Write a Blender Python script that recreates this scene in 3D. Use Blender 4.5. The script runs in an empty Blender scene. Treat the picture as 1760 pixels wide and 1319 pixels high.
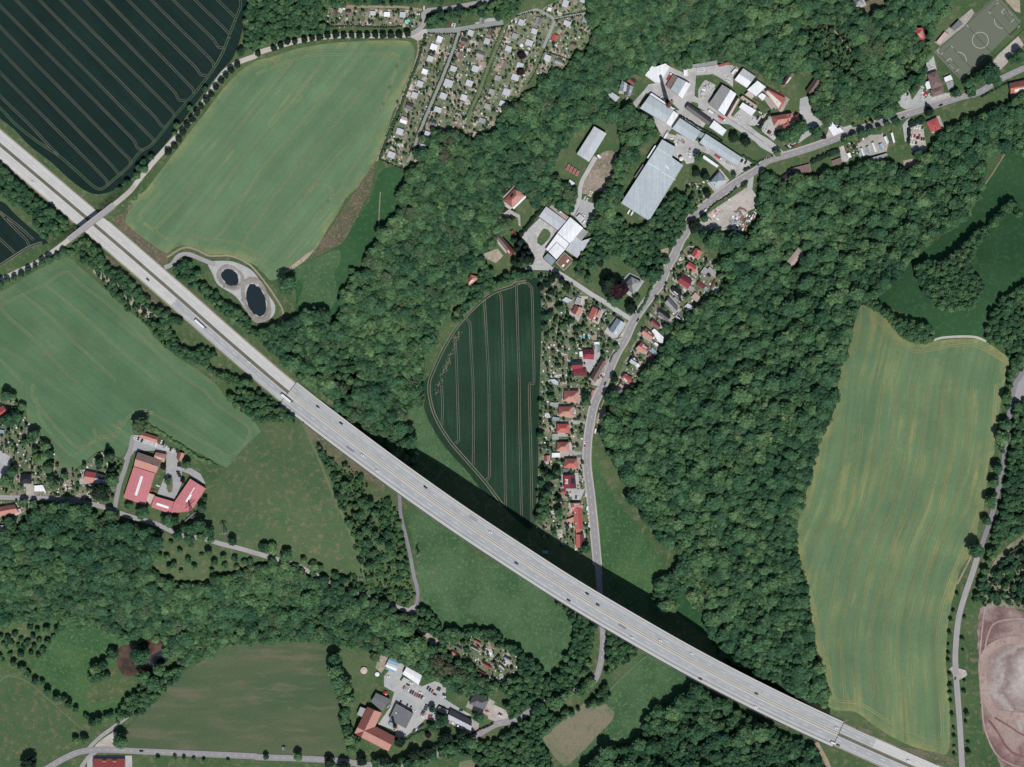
import bpy, bmesh, math, random, re
import numpy as np
from mathutils import Vector, Matrix
from mathutils.geometry import delaunay_2d_cdt

random.seed(7); RNG = np.random.default_rng(7)
R = math.radians
scene = bpy.context.scene

# ------------------------------------------------------------------ camera, sky, sun, exposure
CAM_H = 3000.0            # flying height above the plateau (z = 0), metres
MPP = 0.65                # metres per photo pixel on the plateau
cam = bpy.data.cameras.new("camera"); cam_o = bpy.data.objects.new("camera", cam)
scene.collection.objects.link(cam_o); scene.camera = cam_o
cam_o.location = (0, 0, CAM_H); cam_o.rotation_euler = (0, 0, 0)
cam.sensor_fit = 'HORIZONTAL'; cam.angle = 2 * math.atan(880 * MPP / CAM_H)
cam.clip_start = 50; cam.clip_end = 20000
SUN_EL, SUN_AZ = 60.0, 165.0      # the sun stands in the south-south-east
world = bpy.data.worlds.new("World"); scene.world = world; world.use_nodes = True
wn = world.node_tree.nodes; wl = world.node_tree.links
sky = wn.new("ShaderNodeTexSky"); sky.sky_type = 'NISHITA'; sky.sun_disc = False
sky.sun_elevation = R(SUN_EL); sky.sun_rotation = R(SUN_AZ)
wl.new(sky.outputs[0], wn["Background"].inputs[0]); wn["Background"].inputs[1].default_value = 0.072
sun = bpy.data.lights.new("sun", 'SUN'); sun.energy = 4.4; sun.angle = R(0.53); sun.color = (1.0, 0.968, 0.925)
sun_o = bpy.data.objects.new("sun", sun); scene.collection.objects.link(sun_o); sun_o.location = (0, 0, 800)
_d = Vector((-math.sin(R(SUN_AZ)) * math.cos(R(SUN_EL)), -math.cos(R(SUN_AZ)) * math.cos(R(SUN_EL)), -math.sin(R(SUN_EL))))
sun_o.rotation_euler = _d.to_track_quat('-Z', 'Y').to_euler()
scene.view_settings.view_transform = 'Standard'; scene.view_settings.look = 'None'
scene.view_settings.exposure = 0.0; scene.view_settings.gamma = 1.0; scene.view_settings.use_curve_mapping = False
scene.cycles.max_bounces = 5; scene.cycles.diffuse_bounces = 3; scene.cycles.transparent_max_bounces = 4

# ------------------------------------------------------------------ reading points: tile letter -> photo pixel
TL = {}
for _r in range(4):
    for _c in range(4):
        TL["abcdefghijklmnop"[_r * 4 + _c]] = (_c * 440, (0, 330, 660, 989)[_r], 4.0)
for _k, _o in dict(A1=(680, 20), A2=(650, 150), A3=(860, 0), B1=(1040, 90), B2=(1200, 90), B3=(980, 230), B4=(840, 300), B5=(1140, 230),
                   C1=(1080, 400), C2=(920, 480), C3=(920, 600), C4=(900, 750), D1=(600, 1110), D2=(700, 1040), E1=(1420, 160), F1=(200, 720)).items():
    TL[_k] = (_o[0], _o[1], 8.0)
TL["P"] = (0, 0, 1.0)
def T(s):
    """'a 10,20 30,40 e 5,6' -> list of photo pixels"""
    out = []; t = TL["P"]
    for w in s.split():
        if ',' in w:
            x, y = w.split(',')[:2]; out.append((t[0] + float(x) / t[2], t[1] + float(y) / t[2]))
        else: t = TL[w]
    return out

# ------------------------------------------------------------------ the lie of the land
MAIN_ROAD = T("P 1830,85 d 1759,470 1600,545 1450,635 1330,668 1230,700 1000,775 800,840 560,920 380,990 200,1050 0,1110 B5 1300,500 1000,680 700,890 400,1150 C1 790,0 720,110 640,300 540,470 450,690 330,850 180,1050 60,1240 g 780,1010 720,1110 650,1270 k 630,0 570,130 540,260 520,400 515,560 540,760 560,950 575,1100 595,1319 o 620,330 625,480 605,620 560,730 440,790 200,890 100,950 0,1000 n 1640,1030 1500,1110 1250,1230 1000,1300 780,1305 560,1275 300,1260 0,1250 m 1759,1245 1300,1225 960,1210 700,1200 560,1212 450,1255 320,1330 P 40,1345 -60,1400")
VALLEY = np.array([(3000, -500)] + MAIN_ROAD[::2] + [(-300, 1420), (-2500, 1500)])
DEPTH = 60.0
def _seg(px, py):
    best = np.full(px.shape, 1e9); side = np.zeros(px.shape)
    for (ax, ay), (bx, by) in zip(VALLEY[:-1], VALLEY[1:]):
        dx, dy = bx - ax, by - ay; L2 = dx * dx + dy * dy
        t = np.clip(((px - ax) * dx + (py - ay) * dy) / L2, 0, 1)
        d = np.hypot(px - ax - t * dx, py - ay - t * dy)
        s = np.sign(dx * (py - ay) - dy * (px - ax))
        m = d < best - 1e-6; best = np.where(m, d, best); side = np.where(m, s, side)
    return best, side
def _q(t):
    t = np.clip(t, 0, 1); return t * t * t * (t * (6 * t - 15) + 10)
FARM_ROAD = T("b 1175,216 1150,220 1060,240 850,247 600,247 420,262 250,292 100,337 0,370 a 1759,385 1640,430 1540,500 1440,640 1340,790 1240,910 1150,1010 1060,1110 960,1230 890,1319 e 780,90 640,200 480,320 380,400 250,490 120,550 0,610 P -60,515")
MW_AXIS = [(-120, 148), (0, 249), (97, 331), (205, 423), (312, 516), (404, 597), (496, 675), (590, 748), (690, 822), (785, 889), (880, 952), (970, 1010), (1060, 1064), (1190, 1138), (1320, 1205), (1445, 1264), (1557, 1314), (1660, 1358), (1800, 1412)]
def _dpoly(px, py, poly):
    best = np.full(px.shape, 1e9)
    for (ax, ay), (bx, by) in zip(poly[:-1], poly[1:]):
        dx, dy = bx - ax, by - ay; L2 = dx * dx + dy * dy + 1e-9
        t = np.clip(((px - ax) * dx + (py - ay) * dy) / L2, 0, 1)
        best = np.minimum(best, np.hypot(px - ax - t * dx, py - ay - t * dy))
    return best
RAMP_H = 11.0
PONDS = [((396, 477), (17, 13), 35), ((440, 516), (16, 29), -18)]
def H(px, py):
    """ground height under a photo pixel"""
    px = np.asarray(px, float); py = np.asarray(py, float)
    d, s = _seg(px, py)
    a = _q((px - 350) / 150); west = _q((d - 130 - 85 * a) / (245 + 35 * a)); east = _q((d - 60) / 360)
    h = -DEPTH * (1 - np.where(s > 0, west, east))
    # embankments carrying the farm lane up to its bridge over the motorway
    dl = _dpoly(px, py, FARM_ROAD[18:27]); dc = np.hypot(px - 158, py - 382); dm = _dpoly(px, py, MW_AXIS[1:5])
    h = h + RAMP_H * (1 - _q((dc - 30) / 90)) * (1 - _q((dl - 5) / 12)) * _q((dm - 19) / 9)
    for (cx, cy), (rx, ry), a in PONDS:
        ca, sa = math.cos(R(a)), math.sin(R(a)); u = ((px - cx) * ca + (py - cy) * sa) / rx; v = (-(px - cx) * sa + (py - cy) * ca) / ry
        h = h - 2.6 * (1 - _q((np.hypot(u, v) - 0.75) / 0.6))
    # spoil heaps of the quarry
    for cx, cy, r, a in ((1735, 1150, 46, 6), (1725, 1235, 40, 4), (1760, 1075, 30, 4), (1700, 1285, 25, -3)):
        h = h + a * np.exp(-((px - cx) ** 2 + (py - cy) ** 2) / (r * r))
    return h
def h1(px, py): return float(H(np.array([px]), np.array([py]))[0])
def P(px, py, z):
    k = MPP * (CAM_H - z) / CAM_H
    return Vector(((px - 880) * k, (659.5 - py) * k, z))
def G(px, py, off=0.0): return P(px, py, h1(px, py) + off)
def GA(pts, off=0.0):
    a = np.array(pts, float); z = H(a[:, 0], a[:, 1]) + off; k = MPP * (CAM_H - z) / CAM_H
    return np.column_stack(((a[:, 0] - 880) * k, (659.5 - a[:, 1]) * k, z))

# ------------------------------------------------------------------ curves in pixel space
def spline(pts, step=4.0, closed=False):
    p = [np.array(q, float) for q in pts]; n = len(p); out = []
    for i in range(n if closed else n - 1):
        if closed: a, b, c, d = p[i - 1], p[i], p[(i + 1) % n], p[(i + 2) % n]
        else: a, b, c, d = p[max(i - 1, 0)], p[i], p[i + 1], p[min(i + 2, n - 1)]
        L = np.linalg.norm(c - b); m = max(1, int(L / step))
        # centripetal-ish damping keeps short legs from overshooting
        tb = (c - a) * 0.5; tc = (d - b) * 0.5
        for t_, l_ in ((tb, 0), (tc, 0)):
            q_ = np.linalg.norm(t_)
            if q_ > L * 1.2: t_ *= L * 1.2 / q_
        for k in range(m):
            t = k / m; t2 = t * t; t3 = t2 * t
            out.append(b * (2 * t3 - 3 * t2 + 1) + tb * (t3 - 2 * t2 + t) + c * (3 * t2 - 2 * t3) + tc * (t3 - t2))
    if not closed: out.append(p[-1])
    return np.array(out)
def dense(pts, step=6.0):
    out = []
    n = len(pts)
    for i in range(n):
        a, b = np.array(pts[i], float), np.array(pts[(i + 1) % n], float)
        m = max(1, int(np.linalg.norm(b - a) / step))
        for k in range(m): out.append(a + (b - a) * k / m)
    return np.array(out)
def inside(poly, x, y):
    poly = np.asarray(poly, float); r = np.zeros(x.shape, bool)
    xa, ya = poly[:, 0], poly[:, 1]; xb, yb = np.roll(xa, -1), np.roll(ya, -1)
    for i in range(len(poly)):
        if ya[i] == yb[i]: continue
        c = ((ya[i] > y) != (yb[i] > y)) & (x < (xb[i] - xa[i]) * (y - ya[i]) / (yb[i] - ya[i]) + xa[i])
        r ^= c
    return r
# raster of what is taken (1 px cells, margin 100)
MG = 100; OCC = np.zeros((1319 + 2 * MG, 1760 + 2 * MG), bool)
_YY, _XX = np.mgrid[0:OCC.shape[0], 0:OCC.shape[1]]
def raster(mask, poly, grow=0.0, val=True):
    p = np.array(poly, float)
    if grow:
        c = p.mean(0); v = p - c; L = np.linalg.norm(v, axis=1, keepdims=True); p = c + v * (L + grow) / np.maximum(L, 1e-6)
    x0, y0 = np.floor(p.min(0) + MG - 1).astype(int); x1, y1 = np.ceil(p.max(0) + MG + 1).astype(int)
    x0, y0 = max(x0, 0), max(y0, 0); x1, y1 = min(x1, mask.shape[1]), min(y1, mask.shape[0])
    if x1 <= x0 or y1 <= y0: return
    sub = inside(p, _XX[y0:y1, x0:x1] - MG + 0.5, _YY[y0:y1, x0:x1] - MG + 0.5)
    if val: mask[y0:y1, x0:x1] |= sub
    else: mask[y0:y1, x0:x1] &= ~sub
def raster_line(mask, pts, hw):
    for x, y in pts:
        xi, yi = x + MG, y + MG; r = int(hw) + 1
        x0, x1 = max(int(xi - r), 0), min(int(xi + r + 2), mask.shape[1]); y0, y1 = max(int(yi - r), 0), min(int(yi + r + 2), mask.shape[0])
        if x1 > x0 and y1 > y0:
            mask[y0:y1, x0:x1] |= (_XX[y0:y1, x0:x1] - xi) ** 2 + (_YY[y0:y1, x0:x1] - yi) ** 2 <= hw * hw
def taken(mask, x, y):
    i, j = int(y + MG), int(x + MG)
    return 0 <= i < mask.shape[0] and 0 <= j < mask.shape[1] and mask[i, j]

# ------------------------------------------------------------------ materials
def lin(c): c /= 255.0; return c / 12.92 if c <= 0.04045 else ((c + 0.055) / 1.055) ** 2.4
def C(r, g, b, k=0.77, ds=0.13):
    """colour as it shows in full sun -> base colour, a little greyed like the photo"""
    c = [lin(r) * k, lin(g) * k, lin(b) * k]; l = 0.3 * c[0] + 0.59 * c[1] + 0.11 * c[2]
    return tuple(q + (l - q) * ds for q in c) + (1.0,)
MATS = {}
class NT:
    def __init__(s, name, rough=0.95, spec=0.03):
        s.m = bpy.data.materials.new(name); s.m.use_nodes = True; s.t = s.m.node_tree; s.n = s.t.nodes; s.l = s.t.links
        s.b = s.n["Principled BSDF"]; s.b.inputs["Roughness"].default_value = rough; s.b.inputs["Specular IOR Level"].default_value = spec
        MATS[name] = s.m
    def node(s, t, **kw):
        n = s.n.new(t)
        for k, v in kw.items(): setattr(n, k, v)
        return n
    def put(s, sock, v):
        if hasattr(v, 'is_output') or isinstance(v, bpy.types.NodeSocket): s.l.new(v, sock)
        else: sock.default_value = v
    def pos(s): return s.node("ShaderNodeNewGeometry").outputs["Position"]
    def uv(s, name="rows"): return s.node("ShaderNodeUVMap", uv_map=name).outputs[0]
    def map(s, v, scale=(1, 1, 1), rot=0.0):
        n = s.node("ShaderNodeMapping"); s.put(n.inputs[0], v); n.inputs["Scale"].default_value = scale; n.inputs["Rotation"].default_value = (0, 0, rot); return n.outputs[0]
    def noise(s, v, scale=1.0, detail=3.0, rough=0.55, dist=0.0):
        n = s.node("ShaderNodeTexNoise"); s.put(n.inputs["Vector"], v); n.inputs["Scale"].default_value = scale; n.inputs["Detail"].default_value = detail
        n.inputs["Roughness"].default_value = rough; n.inputs["Distortion"].default_value = dist; return n.outputs[0]
    def ramp(s, f, a, b, lo=0.0, hi=1.0):
        n = s.node("ShaderNodeMapRange"); s.put(n.inputs[0], f)
        for i, x in zip((1, 2, 3, 4), (a, b, lo, hi)): n.inputs[i].default_value = x
        return n.outputs[0]
    def math(s, op, a, b=0.0):
        n = s.node("ShaderNodeMath", operation=op); s.put(n.inputs[0], a); s.put(n.inputs[1], b); return n.outputs[0]
    def mix(s, f, a, b, mode='MIX'):
        n = s.node("ShaderNodeMix", data_type='RGBA', blend_type=mode); s.put(n.inputs[0], f); s.put(n.inputs[6], a); s.put(n.inputs[7], b); return n.outputs[2]
    def cramp(s, f, stops, const=False):
        n = s.node("ShaderNodeValToRGB"); s.put(n.inputs[0], f); e = n.color_ramp.elements
        if const: n.color_ramp.interpolation = 'CONSTANT'
        while len(e) < len(stops): e.new(0.5)
        for q, (p, c) in zip(e, stops): q.position = p; q.color = c
        return n.outputs[0]
    def col(s, v): s.put(s.b.inputs["Base Color"], v); return s
    def bump(s, f, strength=0.5, dist=0.3):
        n = s.node("ShaderNodeBump"); n.inputs["Strength"].default_value = strength; n.inputs["Distance"].default_value = dist
        s.put(n.inputs["Height"], f); s.l.new(n.outputs[0], s.b.inputs["Normal"]); return s

def m_ground(name, c1, c2, c3=None, s1=0.02, s2=0.25, lo=0.4, hi=0.6, grain=0.25, bump=0.6, st=None):
    """two-tone patchy ground with a third colour in specks and fine grain"""
    t = NT(name); p = t.pos(); a = t.noise(p if st is None else t.map(p, st[:3], st[3]), s1, 5, 0.6, 0.3); c = t.mix(t.ramp(a, lo, hi), c1, c2)
    if c3: c = t.mix(t.ramp(t.noise(p if st is None else t.map(p, st[:3], st[3]), s2, 4, 0.65), 0.52, 0.68), c, c3)
    g = t.noise(p, 0.7, 3, 0.7); c = t.mix(1.0, c, t.cramp(g, [(0.3, (1 - grain,) * 3 + (1,)), (0.7, (1 + grain,) * 3 + (1,))]), 'MULTIPLY')
    t.col(c); t.bump(g, bump, 0.5); return t.m
def m_crop(name, c1, c2, streak, s_amt=(0.56, 0.72), row=0.45, patch=(0.45, 0.65), grain=0.12, c_dark=None, edge=0.0):
    t = NT(name); uv = t.uv(); p = t.pos()
    a = t.noise(p, 0.012, 4, 0.6); c = t.mix(t.ramp(a, 0.35, 0.65), c1, c2)
    rows = t.noise(t.map(uv, (row, 0.012, 1)), 1.0, 3, 0.6)
    c = t.mix(t.math('MULTIPLY', t.ramp(rows, *s_amt), t.ramp(t.noise(p, 0.02, 4, 0.6, 0.5), *patch)), c, streak)
    ed = t.node("ShaderNodeAttribute", attribute_name="edge").outputs["Fac"]
    c = t.mix(t.math('MULTIPLY', t.ramp(ed, 2.0, 16.0, edge, 0.0), t.ramp(t.noise(p, 0.045, 4, 0.65), 0.38, 0.62)), c, streak)
    for sc_, am_ in (((0.055, 0.002, 1), 0.07), ((0.25, 0.006, 1), 0.05)):
        bn = t.noise(t.map(uv, sc_), 1.0, 2, 0.5); c = t.mix(1.0, c, t.cramp(bn, [(0.35, (1 - am_,) * 3 + (1,)), (0.65, (1 + am_,) * 3 + (1,))]), 'MULTIPLY')
    bn = t.noise(p, 0.02, 5, 0.65); c = t.mix(1.0, c, t.cramp(bn, [(0.3, (0.90, 0.90, 0.90, 1)), (0.7, (1.09, 1.09, 1.09, 1))]), 'MULTIPLY')
    if c_dark: c = t.mix(t.ramp(t.noise(p, 0.10, 3, 0.5), 0.55, 0.75, 0, 0.6), c, c_dark)
    f = t.noise(t.map(uv, (2.2, 0.25, 1)), 1.0, 2, 0.6)
    c = t.mix(1.0, c, t.cramp(f, [(0.3, (1 - grain,) * 3 + (1,)), (0.7, (1 + grain,) * 3 + (1,))]), 'MULTIPLY')
    g = t.noise(p, 0.9, 2, 0.7); c = t.mix(1.0, c, t.cramp(g, [(0.3, (1 - grain,) * 3 + (1,)), (0.7, (1 + grain,) * 3 + (1,))]), 'MULTIPLY')
    t.col(c); t.bump(f, 0.4, 0.3); return t.m
def m_plain(name, c, var=0.10, scale=0.35, rough=0.85, spec=0.25, streak=None, metal=0.0):
    """paint, stone, sheet metal: one colour, weathered unevenly; streak = stretch along uv"""
    t = NT(name, rough, spec); p = t.pos(); t.b.inputs["Metallic"].default_value = metal
    n = t.noise(p, scale, 4, 0.65); f = t.mix(1.0, c, t.cramp(n, [(0.25, (1 - var,) * 3 + (1,)), (0.75, (1 + var,) * 3 + (1,))]), 'MULTIPLY')
    n2 = t.noise(p, scale * 0.12, 3, 0.6); f = t.mix(1.0, f, t.cramp(n2, [(0.3, (1 - var * .7,) * 3 + (1,)), (0.7, (1 + var * .7,) * 3 + (1,))]), 'MULTIPLY')
    if streak is not None:
        for a_ in streak:
            w = t.noise(t.map(p, (0.9, 0.02, 0.4), a_), 1.0, 2, 0.5); f = t.mix(1.0, f, t.cramp(w, [(0.35, (0.95,) * 3 + (1,)), (0.65, (1.04,) * 3 + (1,))]), 'MULTIPLY')
    t.col(f); return t.m
def m_road(name, c, wear=0.12, stain=None):
    t = NT(name, 0.9, 0.2); uv = t.uv("UVMap"); p = t.pos()
    w = t.noise(t.map(uv, (1.1, 0.01, 1)), 1.0, 3, 0.6); f = t.mix(1.0, c, t.cramp(w, [(0.3, (1 - wear,) * 3 + (1,)), (0.7, (1 + wear,) * 3 + (1,))]), 'MULTIPLY')
    n = t.noise(p, 0.09, 4, 0.65); f = t.mix(1.0, f, t.cramp(n, [(0.3, (1 - wear * .8,) * 3 + (1,)), (0.7, (1 + wear * .8,) * 3 + (1,))]), 'MULTIPLY')
    if stain: f = t.mix(t.ramp(t.noise(p, 0.35, 3, 0.6), 0.6, 0.75, 0, 0.7), f, stain)
    t.col(f); t.bump(t.noise(p, 2.0, 2), 0.15, 0.1); return t.m
def m_tiles(name, c, var=0.16):
    t = NT(name, 0.85, 0.2); p = t.pos()
    n = t.noise(p, 0.5, 4, 0.7); f = t.mix(1.0, c, t.cramp(n, [(0.3, (1 - var,) * 3 + (1,)), (0.7, (1 + var,) * 3 + (1,))]), 'MULTIPLY')
    n2 = t.noise(t.map(p, (3, 3, 6)), 1.0, 2); f = t.mix(1.0, f, t.cramp(n2, [(0.3, (0.85, 0.85, 0.85, 1)), (0.7, (1.12, 1.12, 1.12, 1))]), 'MULTIPLY')
    t.col(f); t.bump(n2, 0.4, 0.05); return t.m
def m_leaf(name, stops, spread=0.5):
    """leaves: hue by tree, by stand (world noise) and by clump (tint attribute)"""
    t = NT(name, 0.85, 0.05); oi = t.node("ShaderNodeObjectInfo"); p = t.pos()
    big = t.noise(p, 0.011, 3, 0.6)
    f = t.math('ADD', t.math('MULTIPLY', oi.outputs["Random"], 0.62), t.math('MULTIPLY', t.ramp(big, 0.3, 0.7), 0.38))
    c = t.cramp(f, stops)
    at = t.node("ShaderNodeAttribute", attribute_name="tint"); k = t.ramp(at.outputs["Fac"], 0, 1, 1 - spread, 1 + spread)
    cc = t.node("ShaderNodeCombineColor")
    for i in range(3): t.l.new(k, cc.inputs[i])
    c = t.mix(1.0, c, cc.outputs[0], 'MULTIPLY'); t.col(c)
    tr = t.node("ShaderNodeBsdfTranslucent"); t.put(tr.inputs[0], c); mx = t.node("ShaderNodeMixShader"); mx.inputs[0].default_value = 0.28
    t.l.new(t.b.outputs[0], mx.inputs[1]); t.l.new(tr.outputs[0], mx.inputs[2]); t.l.new(mx.outputs[0], t.n["Material Output"].inputs[0]); return t.m
def m_garden(name, rot, cell=0.16, green=0.55):
    """allotment ground: small square beds, lawns, paving"""
    t = NT(name); p = t.map(t.pos(), (1, 1, 1), rot)
    v = t.node("ShaderNodeTexVoronoi", distance='CHEBYCHEV', feature='F1'); t.put(v.inputs["Vector"], p); v.inputs["Scale"].default_value = cell; v.inputs["Randomness"].default_value = 0.9
    sep = t.node("ShaderNodeSeparateColor"); t.l.new(v.outputs["Color"], sep.inputs[0])
    g1, g2, g3, so, so2, pv = C(92, 110, 78), C(112, 122, 92), C(76, 98, 68), C(160, 146, 130), C(136, 124, 110), C(206, 196, 188)
    e = green
    c = t.cramp(sep.outputs[0], [(0, g1), (e * 0.35, g2), (e * 0.75, g3), (e, so), (e + (1 - e) * 0.4, so2), (e + (1 - e) * 0.7, g2), (e + (1 - e) * 0.86, pv)], True)
    big = t.noise(t.pos(), 0.05, 4, 0.65); c = t.mix(t.ramp(big, 0.42, 0.62), c, t.mix(t.noise(t.pos(), 0.3, 3), g1, g2))
    sp = t.noise(t.pos(), 0.8, 3, 0.75); c = t.mix(t.ramp(sp, 0.60, 0.72), c, so); c = t.mix(t.ramp(t.noise(t.pos(), 0.55, 4, 0.8), 0.62, 0.74), c, C(40, 62, 42))
    g = t.noise(t.pos(), 1.0, 2, 0.7); c = t.mix(1.0, c, t.cramp(g, [(0.3, (0.72,) * 3 + (1,)), (0.7, (1.25,) * 3 + (1,))]), 'MULTIPLY')
    t.col(c); return t.m

# ------------------------------------------------------------------ objects
COL = scene.collection
def link(o, parent=None, label=None, cat=None, group=None, kind=None):
    COL.objects.link(o)
    if parent is not None: o.parent = parent
    if label: o["label"] = label
    if cat: o["category"] = cat
    if group: o["group"] = group
    if kind: o["kind"] = kind
    return o
def mesh(name, verts, faces, mats, mi=None, smooth=False, uvs=None, uvname="UVMap"):
    me = bpy.data.meshes.new(name); me.from_pydata([tuple(v) for v in verts], [], [tuple(f) for f in faces])
    for m in (mats if isinstance(mats, (list, tuple)) else [mats]): me.materials.append(MATS[m] if isinstance(m, str) else m)
    if mi is not None: me.polygons.foreach_set("material_index", np.asarray(mi, np.int32))
    if smooth: me.polygons.foreach_set("use_smooth", np.ones(len(me.polygons), bool))
    if uvs is not None:
        uvl = me.uv_layers.new(name=uvname); li = np.zeros(len(me.loops), np.int32); me.loops.foreach_get("vertex_index", li)
        uvl.data.foreach_set("uv", np.asarray(uvs, np.float32)[li].ravel())
    me.update(); return me
def obj(name, me, parent=None, **kw): return link(bpy.data.objects.new(name, me), parent, **kw)
def empty(name, loc, **kw):
    o = bpy.data.objects.new(name, None); o.location = loc; o.empty_display_size = 1.0; return link(o, **kw)

NSHEET = [0]
def sheet(name, pts, mat, off=0.12, step=8.0, closed_spline=True, jitter=0.0, parent=None, rows=None, kind='structure', zfix=None, occ=False, label=None, cat=None, bstep=5.0):
    """a sheet of land draped over the ground inside a pixel outline"""
    NSHEET[0] += 1; off += (NSHEET[0] % 60) * 0.0014
    b = spline(pts, bstep, True) if closed_spline else dense(pts, bstep)
    if jitter: b = b + RNG.normal(0, jitter, b.shape)
    x0, y0 = b.min(0); x1, y1 = b.max(0)
    gx, gy = np.meshgrid(np.arange(x0, x1, step), np.arange(y0, y1, step)); gx = gx.ravel(); gy = gy.ravel()
    m = inside(b, gx, gy); ins = np.column_stack((gx[m], gy[m])) + RNG.uniform(-1, 1, (m.sum(), 2)) * step * 0.12
    if len(ins):
        ok = np.ones(len(ins), bool)
        for k in range(0, len(b)):
            ok &= (np.abs(ins[:, 0] - b[k, 0]) + np.abs(ins[:, 1] - b[k, 1])) > step * 0.4
        ins = ins[ok]
    allp = np.vstack((b, ins)) if len(ins) else b; n = len(b)
    vs, es, fs, *_ = delaunay_2d_cdt([Vector(p) for p in allp], [(i, (i + 1) % n) for i in range(n)], [], 1, 1e-4)
    pv = np.array([(v[0], v[1]) for v in vs])
    if zfix is None: w = GA(pv, off)
    else:
        k = MPP * (CAM_H - zfix) / CAM_H; w = np.column_stack(((pv[:, 0] - 880) * k, (659.5 - pv[:, 1]) * k, np.full(len(pv), zfix)))
    faces = []
    for f in fs:
        a = 0.0; q = [w[i] for i in f]
        a = sum(q[i][0] * q[(i + 1) % len(q)][1] - q[(i + 1) % len(q)][0] * q[i][1] for i in range(len(q)))
        faces.append(list(f) if a > 0 else list(f)[::-1])
    uvs = None
    if rows is not None: uvs = np.array([rows(x, y) for x, y in pv])
    me = mesh(name, w, faces, mat, smooth=True, uvs=uvs, uvname="rows")
    if rows is not None:
        ed = np.full(len(pv), 1e9)
        for q in b: ed = np.minimum(ed, np.hypot(pv[:, 0] - q[0], pv[:, 1] - q[1]))
        me.attributes.new("edge", 'FLOAT', 'POINT').data.foreach_set("value", ed.astype(np.float32))
    if occ: raster(OCC, b)
    return obj(name, me, parent, kind=None if parent else kind, label=label, cat=cat)
def rows_dir(deg):
    c, s = math.cos(R(deg)), math.sin(R(deg))
    return lambda x, y: ((-x * s + y * c) * MPP, (x * c + y * s) * MPP)
def strip_mesh(name, pts, w0, w1, mat, off=0.3, zfun=None, nx=1, rise=0.0):
    """a ribbon from w0 to w1 metres across the line (right of travel is positive), laid on the ground"""
    p = np.asarray(pts, float); d = np.gradient(p, axis=0); d /= np.maximum(np.linalg.norm(d, axis=1, keepdims=True), 1e-9)
    nrm = np.column_stack((-d[:, 1], d[:, 0])) / MPP
    L = np.concatenate(([0], np.cumsum(np.linalg.norm(np.diff(p, axis=0), axis=1)))) * MPP
    vs, uv = [], []
    ts = np.linspace(0, 1, nx + 1)
    zc = (H(p[:, 0], p[:, 1]) if zfun is None else zfun(p))
    for t in ts:
        q = p + nrm * (w0 + (w1 - w0) * t)
        z = (H(q[:, 0], q[:, 1]) if zfun is None else zc) + off
        if zfun is None: z = np.maximum(z, zc - 0.35 + off)
        k = MPP * (CAM_H - z) / CAM_H
        vs.append(np.column_stack(((q[:, 0] - 880) * k, (659.5 - q[:, 1]) * k, z))); uv.append(np.column_stack((np.full(len(p), w0 + (w1 - w0) * t), L)))
    n = len(p); V = np.vstack(vs); F = []
    for c in range(nx):
        for i in range(n - 1):
            a, b = c * n + i, (c + 1) * n + i; F.append((b, b + 1, a + 1, a))
    return mesh(name, V, F, mat, smooth=True, uvs=np.vstack(uv))
def ribbon(name, pts, width, mat, off=0.3, parent=None, kind='structure', occ=True, zfun=None, sm=True, step=4.0, nx=2, w0=None, w1=None):
    NSHEET[0] += 1; off += (NSHEET[0] % 60) * 0.0014
    p = spline(pts, step) if sm else np.asarray(pts, float)
    me = strip_mesh(name, p, -width / 2 if w0 is None else w0, width / 2 if w1 is None else w1, mat, off, zfun, nx)
    if occ: raster_line(OCC, p, width / 2 / MPP + 1.0)
    return obj(name, me, parent, kind=None if parent else kind)
def box_verts(x0, x1, y0, y1, z0, z1): return [(x0, y0, z0), (x1, y0, z0), (x1, y1, z0), (x0, y1, z0), (x0, y0, z1), (x1, y0, z1), (x1, y1, z1), (x0, y1, z1)]
BOXF = [(0, 3, 2, 1), (4, 5, 6, 7), (0, 1, 5, 4), (1, 2, 6, 5), (2, 3, 7, 6), (3, 0, 4, 7)]
class MB:
    """collects shapes that together make one part"""
    def __init__(s): s.v, s.f, s.mi = [], [], []
    def add(s, v, f, mi=0):
        n = len(s.v); s.v += [tuple(q) for q in v]; s.f += [tuple(i + n for i in q) for q in f]; s.mi += [mi] * len(f); return s
    def box(s, x0, x1, y0, y1, z0, z1, mi=0): return s.add(box_verts(x0, x1, y0, y1, z0, z1), BOXF, mi)
    def tube(s, a, b, r0, r1, n=6, mi=0, cap=True):
        a, b = Vector(a), Vector(b); d = (b - a); q = d.to_track_quat('Z', 'Y')
        v = []
        for p, r in ((a, r0), (b, r1)):
            for i in range(n): t = 2 * math.pi * i / n; v.append(p + q @ Vector((math.cos(t) * r, math.sin(t) * r, 0)))
        f = [(i, (i + 1) % n, n + (i + 1) % n, n + i) for i in range(n)]
        if cap: f += [tuple(range(n, 2 * n)), tuple(range(n - 1, -1, -1))]
        return s.add(v, f, mi)
    def prism(s, poly, z0, z1, mi=0, mi_top=None):
        n = len(poly); v = [(x, y, z0) for x, y in poly] + [(x, y, z1) for x, y in poly]
        a = sum(poly[i][0] * poly[(i + 1) % n][1] - poly[(i + 1) % n][0] * poly[i][1] for i in range(n))
        f = [(i, (i + 1) % n, n + (i + 1) % n, n + i) for i in range(n)]; top = tuple(range(n, 2 * n)); bot = tuple(range(n - 1, -1, -1))
        if a < 0: f = [q[::-1] for q in f]; top = top[::-1]; bot = bot[::-1]
        s.add(v, f + [bot], mi); return s.add(v, [top], mi if mi_top is None else mi_top)
    def mesh(s, name, mats, smooth=False): return mesh(name, s.v, s.f, mats, s.mi, smooth)
    def build(s, name, mats, parent=None, smooth=False, **kw): return obj(name, s.mesh(name, mats, smooth), parent, **kw)
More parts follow.
